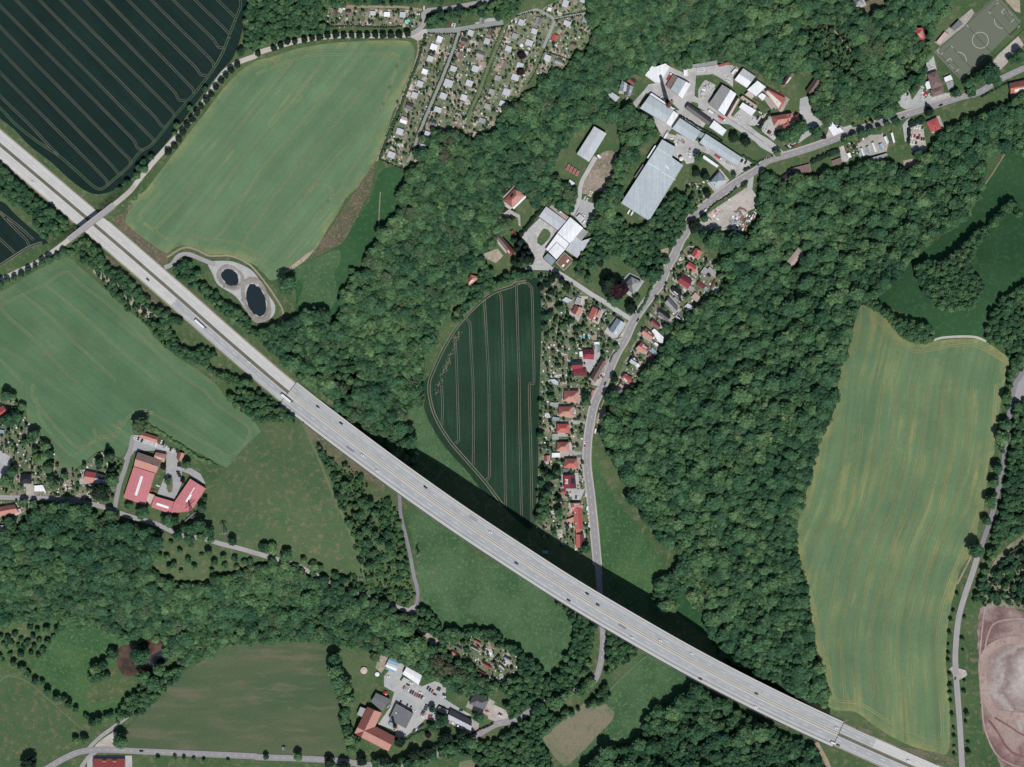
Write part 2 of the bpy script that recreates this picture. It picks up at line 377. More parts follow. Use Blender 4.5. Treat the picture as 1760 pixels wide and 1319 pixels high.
# ------------------------------------------------------------------ material list
m_ground("rough_grass", C(64, 94, 56), C(84, 104, 66), C(116, 112, 86), 0.018, 0.16)
m_ground("meadow", C(54, 92, 54), C(72, 106, 62), C(90, 120, 80), 0.02, 0.30, grain=0.2)
m_ground("meadow_speckled", C(62, 97, 60), C(76, 108, 70), C(92, 122, 86), 0.03, 0.28, grain=0.24)
m_ground("meadow_deep", C(46, 86, 52), C(54, 94, 58), C(66, 104, 66), 0.012, 0.2, grain=0.15)
m_ground("meadow_brown", C(68, 98, 62), C(86, 104, 68), C(114, 108, 82), 0.022, 0.16, 0.36, 0.66, grain=0.2)
m_ground("meadow_mown", C(72, 96, 66), C(90, 102, 74), C(106, 106, 84), 0.03, 0.09, 0.36, 0.64, grain=0.18, st=(0.22, 1, 1, 0.03))
m_ground("hay_patch", C(132, 124, 104), C(118, 122, 92), C(102, 116, 84), 0.02, 0.14, grain=0.15)
m_ground("lawn", C(70, 100, 62), C(88, 106, 70), C(108, 104, 78), 0.04, 0.3)
m_ground("verge", C(84, 96, 68), C(110, 106, 84), C(132, 122, 100), 0.05, 0.25)
m_ground("dry_soil", C(112, 100, 84), C(90, 92, 72), C(140, 122, 104), 0.06, 0.3, grain=0.3)
m_ground("weedy_soil", C(108, 100, 82), C(88, 94, 68), C(126, 112, 96), 0.06, 0.35, grain=0.35)
m_ground("clearing_dirt", C(156, 142, 128), C(122, 116, 96), C(176, 162, 150), 0.05, 0.3, grain=0.28)
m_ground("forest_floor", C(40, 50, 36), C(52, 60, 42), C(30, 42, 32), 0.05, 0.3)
m_ground("gravel", C(186, 180, 172), C(168, 160, 152), C(200, 190, 182), 0.06, 0.4, grain=0.15)
m_ground("pale_dirt", C(176, 160, 142), C(150, 140, 122), C(190, 176, 160), 0.06, 0.3, grain=0.2)
m_ground("pond_liner", C(152, 144, 138), C(138, 132, 126), C(166, 158, 150), 0.06, 0.4, grain=0.12)
m_ground("terrace", C(172, 166, 158), C(154, 150, 144), C(188, 182, 174), 0.08, 0.5, grain=0.15)
m_crop("crop_rape", C(25, 45, 42), C(30, 50, 46), C(36, 60, 52), grain=0.16)
m_crop("crop_wheat", C(91, 124, 87), C(100, 130, 93), C(152, 148, 92), (0.54, 0.74), 0.20, (0.47, 0.72), 0.12, None, 0.55)
m_crop("crop_wheat_west", C(78, 113, 79), C(90, 121, 86), C(126, 132, 88), (0.56, 0.76), 0.10, (0.42, 0.7), 0.11, None, 0.35)
m_crop("crop_dark", C(33, 60, 45), C(40, 67, 50), C(50, 80, 58), (0.5, 0.7), 0.4, (0.4, 0.6), 0.14)
m_crop("crop_barley", C(93, 123, 86), C(103, 129, 88), C(146, 144, 86), (0.46, 0.72), 0.14, (0.38, 0.66), 0.12, None, 0.8)
m_crop("tramline_bare", C(142, 130, 112), C(116, 114, 98), C(92, 112, 92), (0.4, 0.6), 0.3, (0.35, 0.6), 0.2)
m_crop("tramline_pale", C(156, 150, 100), C(128, 134, 94), C(96, 120, 86), (0.45, 0.65), 0.2, (0.35, 0.65), 0.15)
m_crop("tramline_soft", C(130, 132, 86), C(116, 128, 84), C(100, 122, 82), (0.4, 0.6), 0.2, (0.3, 0.6), 0.15)
m_crop("tramline_green", C(92, 116, 84), C(72, 98, 72), C(128, 118, 92), (0.5, 0.7), 0.2, (0.3, 0.6), 0.2)
m_garden("garden_ground", R(20.5), 0.20, 0.34); m_garden("garden_ground_village", R(-4), 0.13, 0.66); m_garden("garden_ground_slope", R(-33), 0.15, 0.60)
m_road("concrete_carriageway", C(189, 189, 187), 0.08); m_road("asphalt_deck", C(162, 166, 168), 0.12); m_road("deck_edge_concrete", C(186, 186, 184), 0.05)
m_road("asphalt", C(146, 144, 146), 0.08); m_road("asphalt_old", C(158, 154, 155), 0.10); m_road("asphalt_dark", C(132, 128, 136), 0.08); m_road("pale_lane", C(186, 180, 170), 0.10)
m_road("pavement", C(176, 170, 164), 0.08); m_road("grass_path", C(98, 112, 78), 0.15); m_road("dirt_track", C(156, 140, 118), 0.22, C(104, 112, 80)); m_road("concrete_path", C(142, 148, 142), 0.10)
m_road("yard_asphalt", C(178, 178, 178), 0.08); m_road("line_paint", C(226, 226, 220), 0.06); m_road("median_soil", C(104, 100, 78), 0.25, C(72, 88, 56)); m_road("rail_rust", C(188, 172, 148), 0.1)
m_ground("yard_concrete", C(184, 183, 181), C(166, 165, 164), C(196, 192, 188), 0.05, 0.15, grain=0.10); m_ground("yard_grey", C(168, 172, 172), C(182, 182, 180), C(158, 160, 160), 0.04, 0.15, grain=0.07)
m_plain("steel", C(150, 152, 154), 0.1, 0.5, 0.5, 0.5); m_plain("concrete", C(178, 176, 170), 0.10, 0.3); m_plain("dark_metal", C(58, 60, 62), 0.1, 0.5, 0.5)
m_plain("wall_white", C(214, 208, 198), 0.06); m_plain("wall_cream", C(206, 190, 160), 0.06); m_plain("wall_grey", C(160, 158, 154), 0.08); m_plain("wall_wood", C(112, 84, 62), 0.15); m_plain("wall_brick", C(142, 84, 66), 0.15)
for _n, _c in dict(red=(176, 80, 78), orange=(194, 108, 94), salmon=(194, 138, 124), pink=(198, 118, 124), crimson=(156, 58, 74), maroon=(112, 52, 62), brown=(126, 104, 100), darkbrown=(84, 70, 68), rust=(146, 88, 80)).items(): m_tiles("tile_" + _n, C(*_c))
for _n, _c in dict(white=(228, 231, 235), pale=(184, 189, 196), blue=(174, 186, 193), grey=(150, 152, 152), slate=(104, 106, 110), dark=(70, 70, 74), black=(38, 42, 50), tan=(170, 150, 138), green=(96, 140, 120), sky=(120, 160, 180), bluegrey=(132, 150, 160), pinkish=(196, 176, 170)).items(): m_plain("sheet_" + _n, C(*_c), 0.09, 0.25, 0.7, 0.3, (R(33), R(-57), R(20)))
m_plain("moss_roof", C(126, 92, 74), 0.25, 0.5); m_plain("sedum", C(112, 112, 74), 0.2, 0.4)
t_ = NT("solar_glass", 0.15, 0.6); t_.col(C(40, 46, 66)); t_ = NT("window_glass", 0.08, 0.6); t_.col((0.02, 0.025, 0.03, 1)); t_ = NT("skylight_glass", 0.4, 0.5); t_.col(C(222, 230, 232))
t_ = NT("water", 0.04, 0.5); _p = t_.pos(); t_.col((0.012, 0.020, 0.024, 1)); t_.bump(t_.noise(_p, 0.7, 4), 0.35, 0.25)
t_ = NT("water_brown", 0.12, 0.4); t_.col(t_.mix(t_.ramp(t_.noise(t_.pos(), 0.06, 4), 0.4, 0.6), C(62, 50, 42), C(98, 72, 58)))
t_ = NT("pool_water", 0.05, 0.5); t_.col(C(96, 206, 204)); t_ = NT("pool_light", 0.05, 0.5); t_.col(C(160, 222, 228))
m_plain("pitch_turf", C(104, 112, 94), 0.03, 0.2); m_plain("bark", C(70, 60, 48), 0.2, 1.0)
LG = [(0.05, (0.024, 0.064, 0.040, 1)), (0.2, (0.038, 0.094, 0.052, 1)), (0.5, (0.060, 0.130, 0.064, 1)), (0.72, (0.084, 0.162, 0.074, 1)), (0.88, (0.120, 0.202, 0.090, 1)), (1.0, (0.146, 0.194, 0.108, 1))]
m_leaf("leaf_mixed", LG); m_leaf("leaf_dark", [(0.0, (0.018, 0.036, 0.026, 1)), (1.0, (0.034, 0.056, 0.034, 1))]); m_leaf("leaf_purple", [(0.0, (0.034, 0.019, 0.025, 1)), (1.0, (0.046, 0.024, 0.030, 1))])
m_leaf("leaf_light", [(0.0, (0.060, 0.110, 0.056, 1)), (1.0, (0.100, 0.150, 0.080, 1))]); m_leaf("leaf_olive", [(0.0, (0.070, 0.080, 0.050, 1)), (1.0, (0.100, 0.110, 0.070, 1))]); m_leaf("leaf_conifer", [(0.0, (0.016, 0.034, 0.024, 1)), (1.0, (0.034, 0.062, 0.042, 1))])
for _n, _c in dict(white=(226, 228, 230), silver=(176, 180, 184), black=(30, 32, 36), red=(178, 40, 48), blue=(50, 74, 122), yellow=(220, 190, 120), green=(60, 96, 70)).items():
    t_ = NT("paint_" + _n, 0.3, 0.5); t_.col(C(*_c, 0.75)); t_.b.inputs["Coat Weight"].default_value = 0.4
t_ = NT("rubber", 0.8); t_.col((0.02, 0.02, 0.02, 1))
# quarry ground: pinkish spoil with wheel swirls
t_ = NT("quarry_spoil"); _p = t_.pos(); _w = t_.node("ShaderNodeTexNoise"); t_.put(_w.inputs["Vector"], t_.map(_p, (1, 1, 1))); _w.inputs["Scale"].default_value = 0.012; _w.inputs["Detail"].default_value = 6; _w.inputs["Distortion"].default_value = 1.6
_qc = P(1768, 1168, 0); _sep = t_.node("ShaderNodeSeparateXYZ"); t_.put(_sep.inputs[0], _p)
_dx = t_.math('DIVIDE', t_.math('SUBTRACT', _sep.outputs[0], _qc.x), 50.0); _dy = t_.math('DIVIDE', t_.math('SUBTRACT', _sep.outputs[1], _qc.y), 74.0)
_rr = t_.math('SQRT', t_.math('ADD', t_.math('MULTIPLY', _dx, _dx), t_.math('MULTIPLY', _dy, _dy)))
_rr = t_.math('ADD', _rr, t_.math('MULTIPLY', t_.math('SUBTRACT', _w.outputs[0], 0.5), 1.7)); _rr = t_.math('ADD', _rr, t_.math('MULTIPLY', t_.math('SUBTRACT', t_.noise(_p, 0.09, 6, 0.75), 0.5), 0.5))
_c = t_.cramp(t_.math('MULTIPLY', _rr, 0.5), [(0.0, C(190, 182, 176)), (0.10, C(168, 156, 150)), (0.19, C(146, 126, 122)), (0.27, C(180, 170, 164)), (0.35, C(160, 142, 136)), (0.46, C(168, 146, 138)), (0.56, C(144, 118, 114)), (0.64, C(126, 98, 96)), (0.74, C(168, 150, 144)), (0.9, C(150, 124, 120))])
_b = t_.noise(t_.map(_p, (0.5, 0.09, 1), R(70)), 1.0, 8, 0.75, 2.5); _c = t_.mix(1.0, _c, t_.cramp(_b, [(0.3, (0.78, 0.76, 0.76, 1)), (0.7, (1.14, 1.14, 1.14, 1))]), 'MULTIPLY')
for _s, _a in ((0.22, 0.22), (0.8, 0.16)): _c = t_.mix(1.0, _c, t_.cramp(t_.noise(_p, _s, 8, 0.75, 0.6), [(0.3, (1 - _a,) * 3 + (1,)), (0.7, (1 + _a * .7,) * 3 + (1,))]), 'MULTIPLY')
t_.col(_c); t_.bump(_b, 0.6, 1.0)
m_ground("quarry_track", C(164, 140, 132), C(176, 154, 144), C(150, 126, 120), 0.03, 0.2, grain=0.1); m_ground("quarry_scrub", C(120, 122, 96), C(150, 144, 122), C(70, 92, 62), 0.06, 0.30, grain=0.3)
m_ground("quarry_pale", C(196, 188, 180), C(206, 200, 194), C(178, 166, 158), 0.03, 0.1, grain=0.1); m_ground("quarry_red", C(122, 84, 82), C(136, 98, 94), C(110, 74, 74), 0.04, 0.2, grain=0.12)

# ------------------------------------------------------------------ ground
_gx = np.concatenate(([-9000, -6000, -4000, -2600, -1600, -900, -500, -300, -180, -100, -50], np.arange(-20, 1785, 6), [1810, 1860, 1940, 2060, 2260, 2660, 3360, 4400, 5800, 7800, 10800]))
_gy = np.concatenate(([-9000, -6000, -4000, -2600, -1600, -900, -500, -300, -180, -100, -50], np.arange(-20, 1344, 6), [1370, 1420, 1500, 1620, 1820, 2220, 2920, 3960, 5360, 7360, 10360]))
_X, _Y = np.meshgrid(_gx, _gy); _V = GA(np.column_stack((_X.ravel(), _Y.ravel()))); _nx = len(_gx)
_F = [(j * _nx + i, (j + 1) * _nx + i, (j + 1) * _nx + i + 1, j * _nx + i + 1) for j in range(len(_gy) - 1) for i in range(_nx - 1)]
obj("ground", mesh("ground", _V, _F, "rough_grass", smooth=True), kind='structure')

# ------------------------------------------------------------------ fields and meadows
f1 = sheet("field", T("a 0,815 100,895 200,1000 350,1115 480,1235 600,1319 700,1335 820,1290 960,1180 1080,1060 1170,950 1260,830 1400,640 1520,490 1600,400 1650,270 1700,60 1712,0 1712,-400 -500,-400 -500,400"), "crop_rape", rows=rows_dir(45.8), occ=True)
f2 = sheet("field", T("b 0,420 100,395 250,345 420,310 600,290 800,280 1000,280 1060,290 1085,320 1090,400 1060,500 1000,640 940,780 900,900 860,1010 830,1090 780,1170 700,1290 f 620,40 560,150 490,260 430,370 400,405 330,470 220,545 160,590 100,610 60,570 e 1759,510 1700,480 1560,430 1440,430 1260,370 1150,420 1100,440 1040,400 960,330 880,240 840,200 870,110 930,30 a 990,1319 1100,1180 1200,1050 1290,930 1400,790 1520,630 1640,500"), "crop_wheat", rows=rows_dir(-50), occ=True)
f3 = sheet("field", T("P -150,560 e 0,690 150,600 400,460 480,455 520,490 700,650 850,790 1000,910 1060,1000 1200,1120 1350,1220 1480,1319 i 1540,80 1640,170 1740,250 1790,330 1775,400 1740,470 1650,560 1590,580 1530,565 1470,530 1380,480 1250,420 1150,370 1020,290 990,270 940,270 920,340 880,430 845,500 790,500 700,465 650,500 560,570 500,590 450,590 400,540 380,470 330,400 280,350 230,320 190,250 180,190 130,110 70,60 0,20 P -150,640"), "crop_wheat_west", rows=rows_dir(38), occ=True)
f4 = sheet("field", T("f 1759,640 g 60,600 150,590 188,600 205,900 200,1319 k 185,300 178,600 160,860 140,990 90,985 0,900 j 1690,840 1560,740 1450,600 1330,470 1230,330 1160,180 1145,60 1150,0 f 1190,1260 1230,1180 1290,1070 1360,960 1450,850 1560,740 1640,680"), "crop_dark", rows=rows_dir(89), occ=True)
_g5 = np.array(T("h 1100,900 l 1000,0 970,280 930,560 860,850 760,1080 690,1319 p 620,300 605,450 610,650 630,850 640,1200"))
f5 = sheet("field", T("h 640,780 700,800 800,850 850,920 920,1000 1000,1040 1100,1040 1160,1025 1300,1010 1420,1010 1500,1030 1600,1100 1670,1160 1650,1200 1625,1319 l 1600,130 1570,330 1555,430 1560,470 1520,540 1510,640 1500,720 1480,860 1450,940 1430,1080 1390,1180 1320,1280 p 1310,0 1280,130 1260,200 1240,330 1225,500 1225,640 1240,760 1250,950 1250,1160 1220,1235 1150,1220 1000,1180 850,1110 700,1010 600,940 480,930 410,900 410,810 380,640 330,520 300,330 280,200 250,50 l 235,1319 200,1130 185,1050 210,900 260,750 300,600 360,380 430,250 480,80 480,0 h 500,1200 560,1050 600,880"), "crop_barley", rows=lambda x, y: ((x - np.interp(y, _g5[:, 1], _g5[:, 0])) * MPP, y * MPP), occ=True)
f7 = sheet("field", T("P -150,330 e 0,65 100,150 200,240 330,350 250,370 100,450 0,510 P -150,480"), "crop_rape", rows=rows_dir(48), occ=True)
sheet("meadow", T("h 690,720 760,650 850,590 930,530 1000,450 1100,390 1200,300 1300,230 1390,130 1430,40 d 1450,1319 1480,1180 1470,1120 1490,1050 1640,1035 1800,1045 2000,1050 h 2000,640 1759,640 1650,680 1600,760 1500,870 1485,960 1490,1010 1420,1000 1300,985 1150,1005 1120,950 1000,870 850,800"), "meadow_deep")
sheet("meadow", T("d 1420,1319 1440,1150 1460,1040 1560,1020 1660,1020 1600,1110 1540,1200 1460,1319"), "meadow_brown", 0.24)
sheet("meadow", T("P 450,742 520,715 540,735 552,770 565,815 592,880 610,940 624,1000 560,985 480,960 400,935 352,900 372,830 392,802"), "meadow_brown")
sheet("meadow", T("P 310,1160 380,1120 440,1105 560,1100 574,1150 580,1200 592,1290 500,1302 220,1284 205,1270 250,1220"), "meadow_mown")
sheet("meadow", T("P -80,1150 20,1155 60,1185 120,1240 160,1275 120,1290 70,1330 -80,1370"), "meadow_brown", 0.12)
sheet("meadow", T("P 100,1080 180,1078 215,1100 200,1135 165,1165 150,1205 200,1200 240,1175 235,1200 200,1235 155,1240 110,1205 60,1150 80,1110"), "meadow")
sheet("meadow", T("P 702,870 760,900 830,960 900,985 950,1010 985,1060 985,1095 960,1140 938,1160 900,1120 850,1090 800,1080 755,1080 732,1045 722,1000 712,940"), "meadow_speckled")
sheet("meadow", T("P 1020,780 1040,830 1075,880 1112,925 1140,985 1128,1020 1150,1060 1100,1050 1030,985 1026,900"), "meadow")
sheet("meadow", T("P 1160,1005 1200,990 1215,1040 1236,1090 1250,1120 1170,1060 1155,1040"), "meadow_deep")
sheet("meadow", T("P 1044,1200 1060,1170 1110,1125 1190,1165 1195,1180 1150,1215 1105,1245 1085,1270 1060,1240"), "meadow_speckled")
sheet("hay_meadow", T("o 190,1090 240,1100 340,1000 520,860 630,872 705,940 690,1000 600,1090 430,1270 360,1319 300,1260 250,1190"), "hay_patch", 0.2, closed_spline=False, jitter=0.3)
sheet("hay_meadow", T("n 1390,1319 1400,1285 1540,1265 1640,1290 1680,1330 1500,1380"), "hay_patch", 0.2)
sheet("meadow", T("o 440,1250 560,1135 690,1000 740,960 840,1080 800,1170 700,1170 600,1190 540,1260"), "meadow_speckled", 0.16)
sheet("meadow", T("P 490,472 520,460 560,440 600,395 635,345 655,295 690,290 695,330 670,390 640,430 625,465 600,485 588,515 588,540 575,560 540,545 510,545 508,500"), "meadow_deep")
sheet("meadow", T("f 400,460 560,400 580,480 540,560 560,680 520,800 400,800 290,790 320,640 240,560"), "meadow_speckled", 0.22)
sheet("meadow", T("j 1050,170 1120,130 1150,200 1230,340 1330,480 1450,620 1560,760 1500,720 1300,590 1120,470 1060,440 1090,300"), "meadow_speckled", 0.2)
sheet("soil_patch", T("b 820,1110 800,1250 f 780,0 740,80 680,200 600,340 500,400 400,450 430,370 500,270 600,120 680,0 b 740,1230"), "weedy_soil", 0.25, jitter=0.4)
sheet("soil_patch", T("f 400,400 340,470 230,545 190,555 280,480 350,425"), "pale_dirt", 0.28)
sheet("meadow", T("i 1000,960 1250,1040 1480,1100 1759,1200 1759,1270 1500,1319 1200,1340 1010,1240"), "meadow_brown", 0.14)
sheet("lawn", T("n 560,480 700,500 830,560 840,640 800,780 700,860 660,1010 610,870 560,760 500,600"), "lawn", 0.2)
sheet("verge", T("e 700,440 760,450 900,580 1060,720 1200,830 1140,820 1000,740 880,640 760,520"), "dry_soil", 0.2)
sheet("verge", T("e 640,540 740,560 860,660 960,760 1080,860 1050,880 960,830 860,740 760,640 680,590"), "pale_dirt", 0.16, jitter=0.5)
sheet("verge", T("e 860,130 950,0 920,80 860,190 900,250 1000,330 1100,400 1160,440 1120,500 1000,400 880,300 770,190"), "dry_soil", 0.16)
sheet("verge", T("j 330,270 480,380 640,500 800,620 880,690 870,740 760,660 600,580 480,470 380,380"), "verge", 0.2)
sheet("verge", T("p 700,1160 900,1180 1060,1200 1250,1250 1300,1290 1150,1300 960,1230 800,1170 600,1060 720,1070"), "verge", 0.2)
sheet("yard_island", T("B4 670,880 760,745 850,800 830,880 720,985 665,940"), "lawn", 0.5)
sheet("yard_island", T("F1 690,960 710,800 760,760 775,900 765,1000 720,1020"), "verge", 0.5)
sheet("quarry", T("P 1686,1045 1700,1040 1760,1050 1850,1050 1850,1420 1740,1420 1720,1319 1690,1250 1684,1180 1680,1090"), "quarry_spoil", 0.2, jitter=1.0)
ribbon("quarry_track", T("p 1900,440 1759,440 1620,455 1520,510 1475,600 1480,720 1510,860 1560,940 1680,965 1900,980"), 9, "quarry_track", 0.5, occ=False)
for k_, (s_, w_) in enumerate((("p 1490,215 1470,400 1455,600 1470,850 1490,1050 1570,1230 1700,1310 1850,1340", 1.6), ("p 1520,1000 1580,1080 1640,1180 1720,1240 1860,1260", 2.4), ("p 1900,300 1700,300 1560,330 1510,420 1490,520", 2.0), ("p 1560,980 1660,1040 1759,1100 1880,1110", 1.6))): ribbon("quarry_track", T(s_), w_, ("quarry_track", "quarry_red")[k_ % 2], 0.5, occ=False)
sheet("quarry_scrub", T("P 1690,1040 1700,985 1730,940 1800,900 1850,900 1850,1055 1760,1048"), "quarry_scrub", 0.15)
for s_, m_, o_ in (("A1 330,400 400,310 860,290 480,1319 -20,1319 100,1100 300,640", "garden_ground", .15), ("A2 390,180 740,200 400,1060 350,1130 20,990 150,700", "garden_ground", .17), ("A1 880,240 1490,190 1060,1319 480,1330 700,800", "garden_ground", .15),
                   ("A2 760,190 1450,20 1200,560 1250,700 1150,540 860,640 650,760 560,1060 420,1060", "garden_ground", .17), ("A3 230,230 420,165 560,180 720,290 640,560 500,850 260,1319 -60,1319 -120,800 60,350", "garden_ground", .15), ("A2 1450,20 1759,20 1800,400 1640,600 1400,700 1220,600 1240,420", "garden_ground", .19),
                   ("A3 740,260 860,230 1250,180 1270,420 1200,600 1100,720 820,980 560,1040 480,1000 640,640", "garden_ground", .15), ("A3 560,130 700,50 830,-40 1160,-40 1220,150 860,215 740,250", "garden_ground", .17), ("b 490,60 620,50 1100,70 1150,160 1100,190 900,190 500,180", "garden_ground", .15), ("D2 540,420 640,420 850,420 1100,440 1250,560 1400,600 1540,760 1500,960 1350,1060 1200,1080 960,940 800,760 560,640", "garden_ground_slope", .18)):
    sheet("garden_plots", T(s_), m_, o_, closed_spline=False)
sheet("garden_plots", T("g 190,570 330,570 620,760 800,890 720,1080 650,1250 k 600,0 540,130 490,300 480,500 500,700 510,900 530,1100 500,1170 420,1130 300,1100 160,960 180,600 190,0 g 205,900"), "garden_ground_village", 0.15, closed_spline=False)
sheet("garden_plots", T("g 1150,420 1230,360 1320,400 1400,480 1560,600 1400,800 1280,880 1200,920 1080,1000 1000,1100 930,1230 860,1319 k 780,120 640,60 g 720,1319 760,1180 850,1020 920,880 1050,620"), "garden_ground_slope", 0.15, closed_spline=False)
sheet("garden_plots", T("g 440,560 560,500 700,400 780,520 900,600 980,640 900,760 800,860 640,740 520,640"), "lawn", 0.15)
sheet("garden_plots", T("i -60,120 100,110 190,250 290,340 390,480 440,600 560,580 700,470 830,520 830,640 760,800 560,800 0,770 -60,770"), "garden_ground_village", 0.15, closed_spline=False)
sheet("garden_plots", T("i -60,810 200,810 200,1000 100,1050 -60,1050"), "garden_ground_village", 0.15, closed_spline=False)
sheet("lawn", T("B5 460,460 540,380 740,470 640,620 720,780 560,930 470,1010 380,900 300,780"), "lawn", 0.2)
sheet("lawn", T("d 1430,650 1660,570 1660,680 1560,720 1480,700"), "lawn", 0.2)
sheet("lawn", T("B4 360,480 500,340 670,400 700,460 560,620 470,700 420,560"), "meadow_brown", 0.2)
sheet("lawn", T("B4 880,400 1000,330 1210,260 1220,380 1140,540 1000,500"), "lawn", 0.2)
sheet("clearing", T("P 950,290 985,230 1020,208 1062,215 1068,262 1055,300 1035,345 1012,372 992,350 985,325"), "meadow_brown", 0.15)
sheet("clearing", T("c 560,1110 640,1040 720,1060 740,1200 700,1319 600,1319 470,1319"), "clearing_dirt", 0.25, jitter=0.4)
sheet("clearing", T("B5 860,100 1000,60 1100,40 1500,250 1520,330 1300,410 1090,310"), "meadow_brown", 0.2)
sheet("clearing", T("d 170,170 300,240 420,180 520,290 640,400 600,560 540,440 420,440 330,330 250,270"), "meadow_brown", 0.2, jitter=0.6)
sheet("lawn", T("d 590,60 660,20 760,-20 840,10 780,90 690,115"), "verge", 0.2)

# tramlines: each pair of wheel marks is one part of its field
def tramline(parent, s, mat, w=0.55, gauge=2.1, off=0.30, smooth=True):
    p = spline(T(s), 5.0) if smooth else dense(T(s), 6.0)[:-1]
    p = p if len(p) > 2 else spline(T(s), 2.0)
    a = strip_mesh("tramline", p, -gauge / 2 - w / 2, -gauge / 2 + w / 2, mat, off); b = strip_mesh("tramline", p, gauge / 2 - w / 2, gauge / 2 + w / 2, mat, off)
    bm = bmesh.new(); bm.from_mesh(a); bm.from_mesh(b); bm.to_mesh(a); bm.free(); bpy.data.meshes.remove(b)
    a.uv_layers[0].name = "rows"; obj("tramline", a, parent)
for s_ in ("1495,0 1585,88 1620,128 1618,150", "1340,0 1540,195 1578,240 1575,265", "1190,0 1470,275 1500,325 1545,330", "1040,0 1420,380 1465,430 1472,465", "880,0 1350,470 1380,515 1420,520", "730,0 1290,575 1330,620 1332,645", "580,0 1205,640 1230,690 1280,690",
           "420,0 1150,730 1195,780 1200,805", "270,0 1080,820 1110,868 1155,868", "110,0 1010,915 1055,960 1058,985", "0,40 920,965 945,1020 990,1030", "0,185 850,1055 895,1100 898,1135", "0,345 780,1150 810,1190 850,1195", "0,500 690,1195 735,1245 740,1275", "0,660 200,855 320,985 400,1065"):
    q_ = s_.split(); x_, y_ = map(float, q_[0].split(',')); tramline(f1, "a %g,%g " % (x_ - 500, y_ - 510) + s_, "tramline_bare", 0.42)
tramline(f1, "a 1640,-300 1650,0 1655,40 1600,180 1540,340 1470,470 1340,640 1200,800 1050,990 960,1050 890,1140 800,1220 700,1300 640,1280 540,1190 400,1070 250,970 100,850 0,745 -200,600", "tramline_green", 0.7)
for s_ in ("e -40,100 90,240 180,330 200,370", "e -40,290 60,380 100,420", "e 0,140 120,230 230,330"): tramline(f7, s_, "tramline_bare", 0.5)
tramline(f7, "e -60,530 0,505 100,440 200,380 290,350", "tramline_bare", 1.0)
for s_ in ("b 460,385 450,440 400,500 300,630 180,780 0,980 a 1500,1319", "b 680,375 690,400 600,510 480,660 350,800 200,980 60,1140 0,1220 e 1690,20 1590,180 1520,280 1460,330", "b 885,385 880,410 800,520 650,720 500,900 330,1100 150,1319 f 0,220 e 1700,300 1660,360", "b 900,390 930,372 975,380 985,410 930,560 860,740 680,950 560,1070 470,1180 370,1310 f 250,150 170,260 90,380 50,430 0,440",
           "b 985,400 950,520 900,640 860,760 820,880 770,1000 640,1190 570,1319 f 500,60 410,170 330,290 250,400 170,490 120,500 60,470 0,430", "b 250,415 180,500 60,640 0,720 a 1600,930 1400,1170 1290,1319", "b 0,510 130,460 280,405 440,378 680,375 880,370 960,370", "e 1110,0 1000,110 960,160 980,210 1050,260 1070,270", "e 1310,0 1150,170 1060,262", "e 1505,10 1380,160 1290,250 1290,292",
           "e 975,205 1070,270 1120,310 1180,325 1290,295 1440,330 1560,340 1660,360 1759,430", "b 100,395 140,440 130,465", "b 370,1319 400,1285 440,1272 490,1280 525,1319 f 500,60 450,120"): tramline(f2, s_, "tramline_pale", 0.48)
for s_ in ("e 0,780 150,710 310,635 420,560 480,560 560,640 700,740 860,880 1000,1020 1150,1180 1330,1319 i 1400,40 1500,150 1650,250 1715,310 1700,390 1620,480 1560,500 1510,460", "e 150,710 200,740 340,860 560,1080 800,1300", "e 310,635 380,690 600,880 800,1060 1000,1230 1100,1319", "e 0,790 60,860 250,1030 420,1210 540,1319", "i 230,0 220,80 270,160 360,270 450,370 540,440 620,410 680,370 770,355 830,300 880,230 960,180 1050,200",
           "i 250,90 270,220 330,320 430,440 500,495 570,460 650,395 780,370 820,300 820,250", "i 640,310 660,360 680,380", "i 1000,180 1200,290 1400,400 1510,460", "e 0,1150 120,1280 160,1319", "e 0,690 20,740 60,760"): tramline(f3, s_, "tramline_pale", 0.45)
for s_ in ("g 30,640 40,1000 50,1319 k 55,400 65,920", "g 30,640 60,625 110,630 135,660 145,1000 150,1319 k 120,0 130,500 138,970", "f 1670,685 1685,720 1695,1000 1703,1319 j 1705,200 1715,850", "f 1570,745 1585,1000 1600,1319 j 1603,300 1605,640 1580,668", "f 1445,870 1470,900 1480,1100 1492,1319 j 1495,300 1493,560", "f 1365,985 1375,1100 1383,1319 j 1388,200 1393,390 1370,410", "j 1275,10 1282,150 1278,285"): tramline(f4, s_, "tramline_bare", 0.5)
tramline(f4, "g 100,615 30,628 f 1759,650 1640,690 1540,760 1440,860 1360,960 1290,1080 1230,1210 1190,1319 j 1200,120 1240,240 1330,390 1450,530 1580,680 1700,840", "tramline_bare", 0.9, 2.6)
for s_ in ("h 700,850 840,960 900,1050 1000,1095 1100,1090 1250,1060 1400,1050 1500,1090 1640,1170", "p 1260,20 1200,200 1165,400 1165,620 1185,850 1200,1060 1190,1120", "l 1570,0 1540,330 1500,600 1440,900 1350,1130 1260,1319", "p 250,0 310,200 350,420 420,640 430,780 480,860 620,880 760,960 900,1050 1050,1120 1180,1160"): tramline(f5, s_, "tramline_pale", 0.9, 2.4)
for dx in (-430, -320, -215, -105, 0, 105, 210, 310, 405):
    p_ = [(x + dx / 4 * (1 if y < 1000 else 0.93), y) for x, y in _g5[1:-1]]
    if dx < -300: p_ = [q for q in p_ if 700 < q[1] < 960]
    tramline(f5, "P " + " ".join("%g,%g" % q for q in p_), "tramline_soft", 1.0, 2.6)
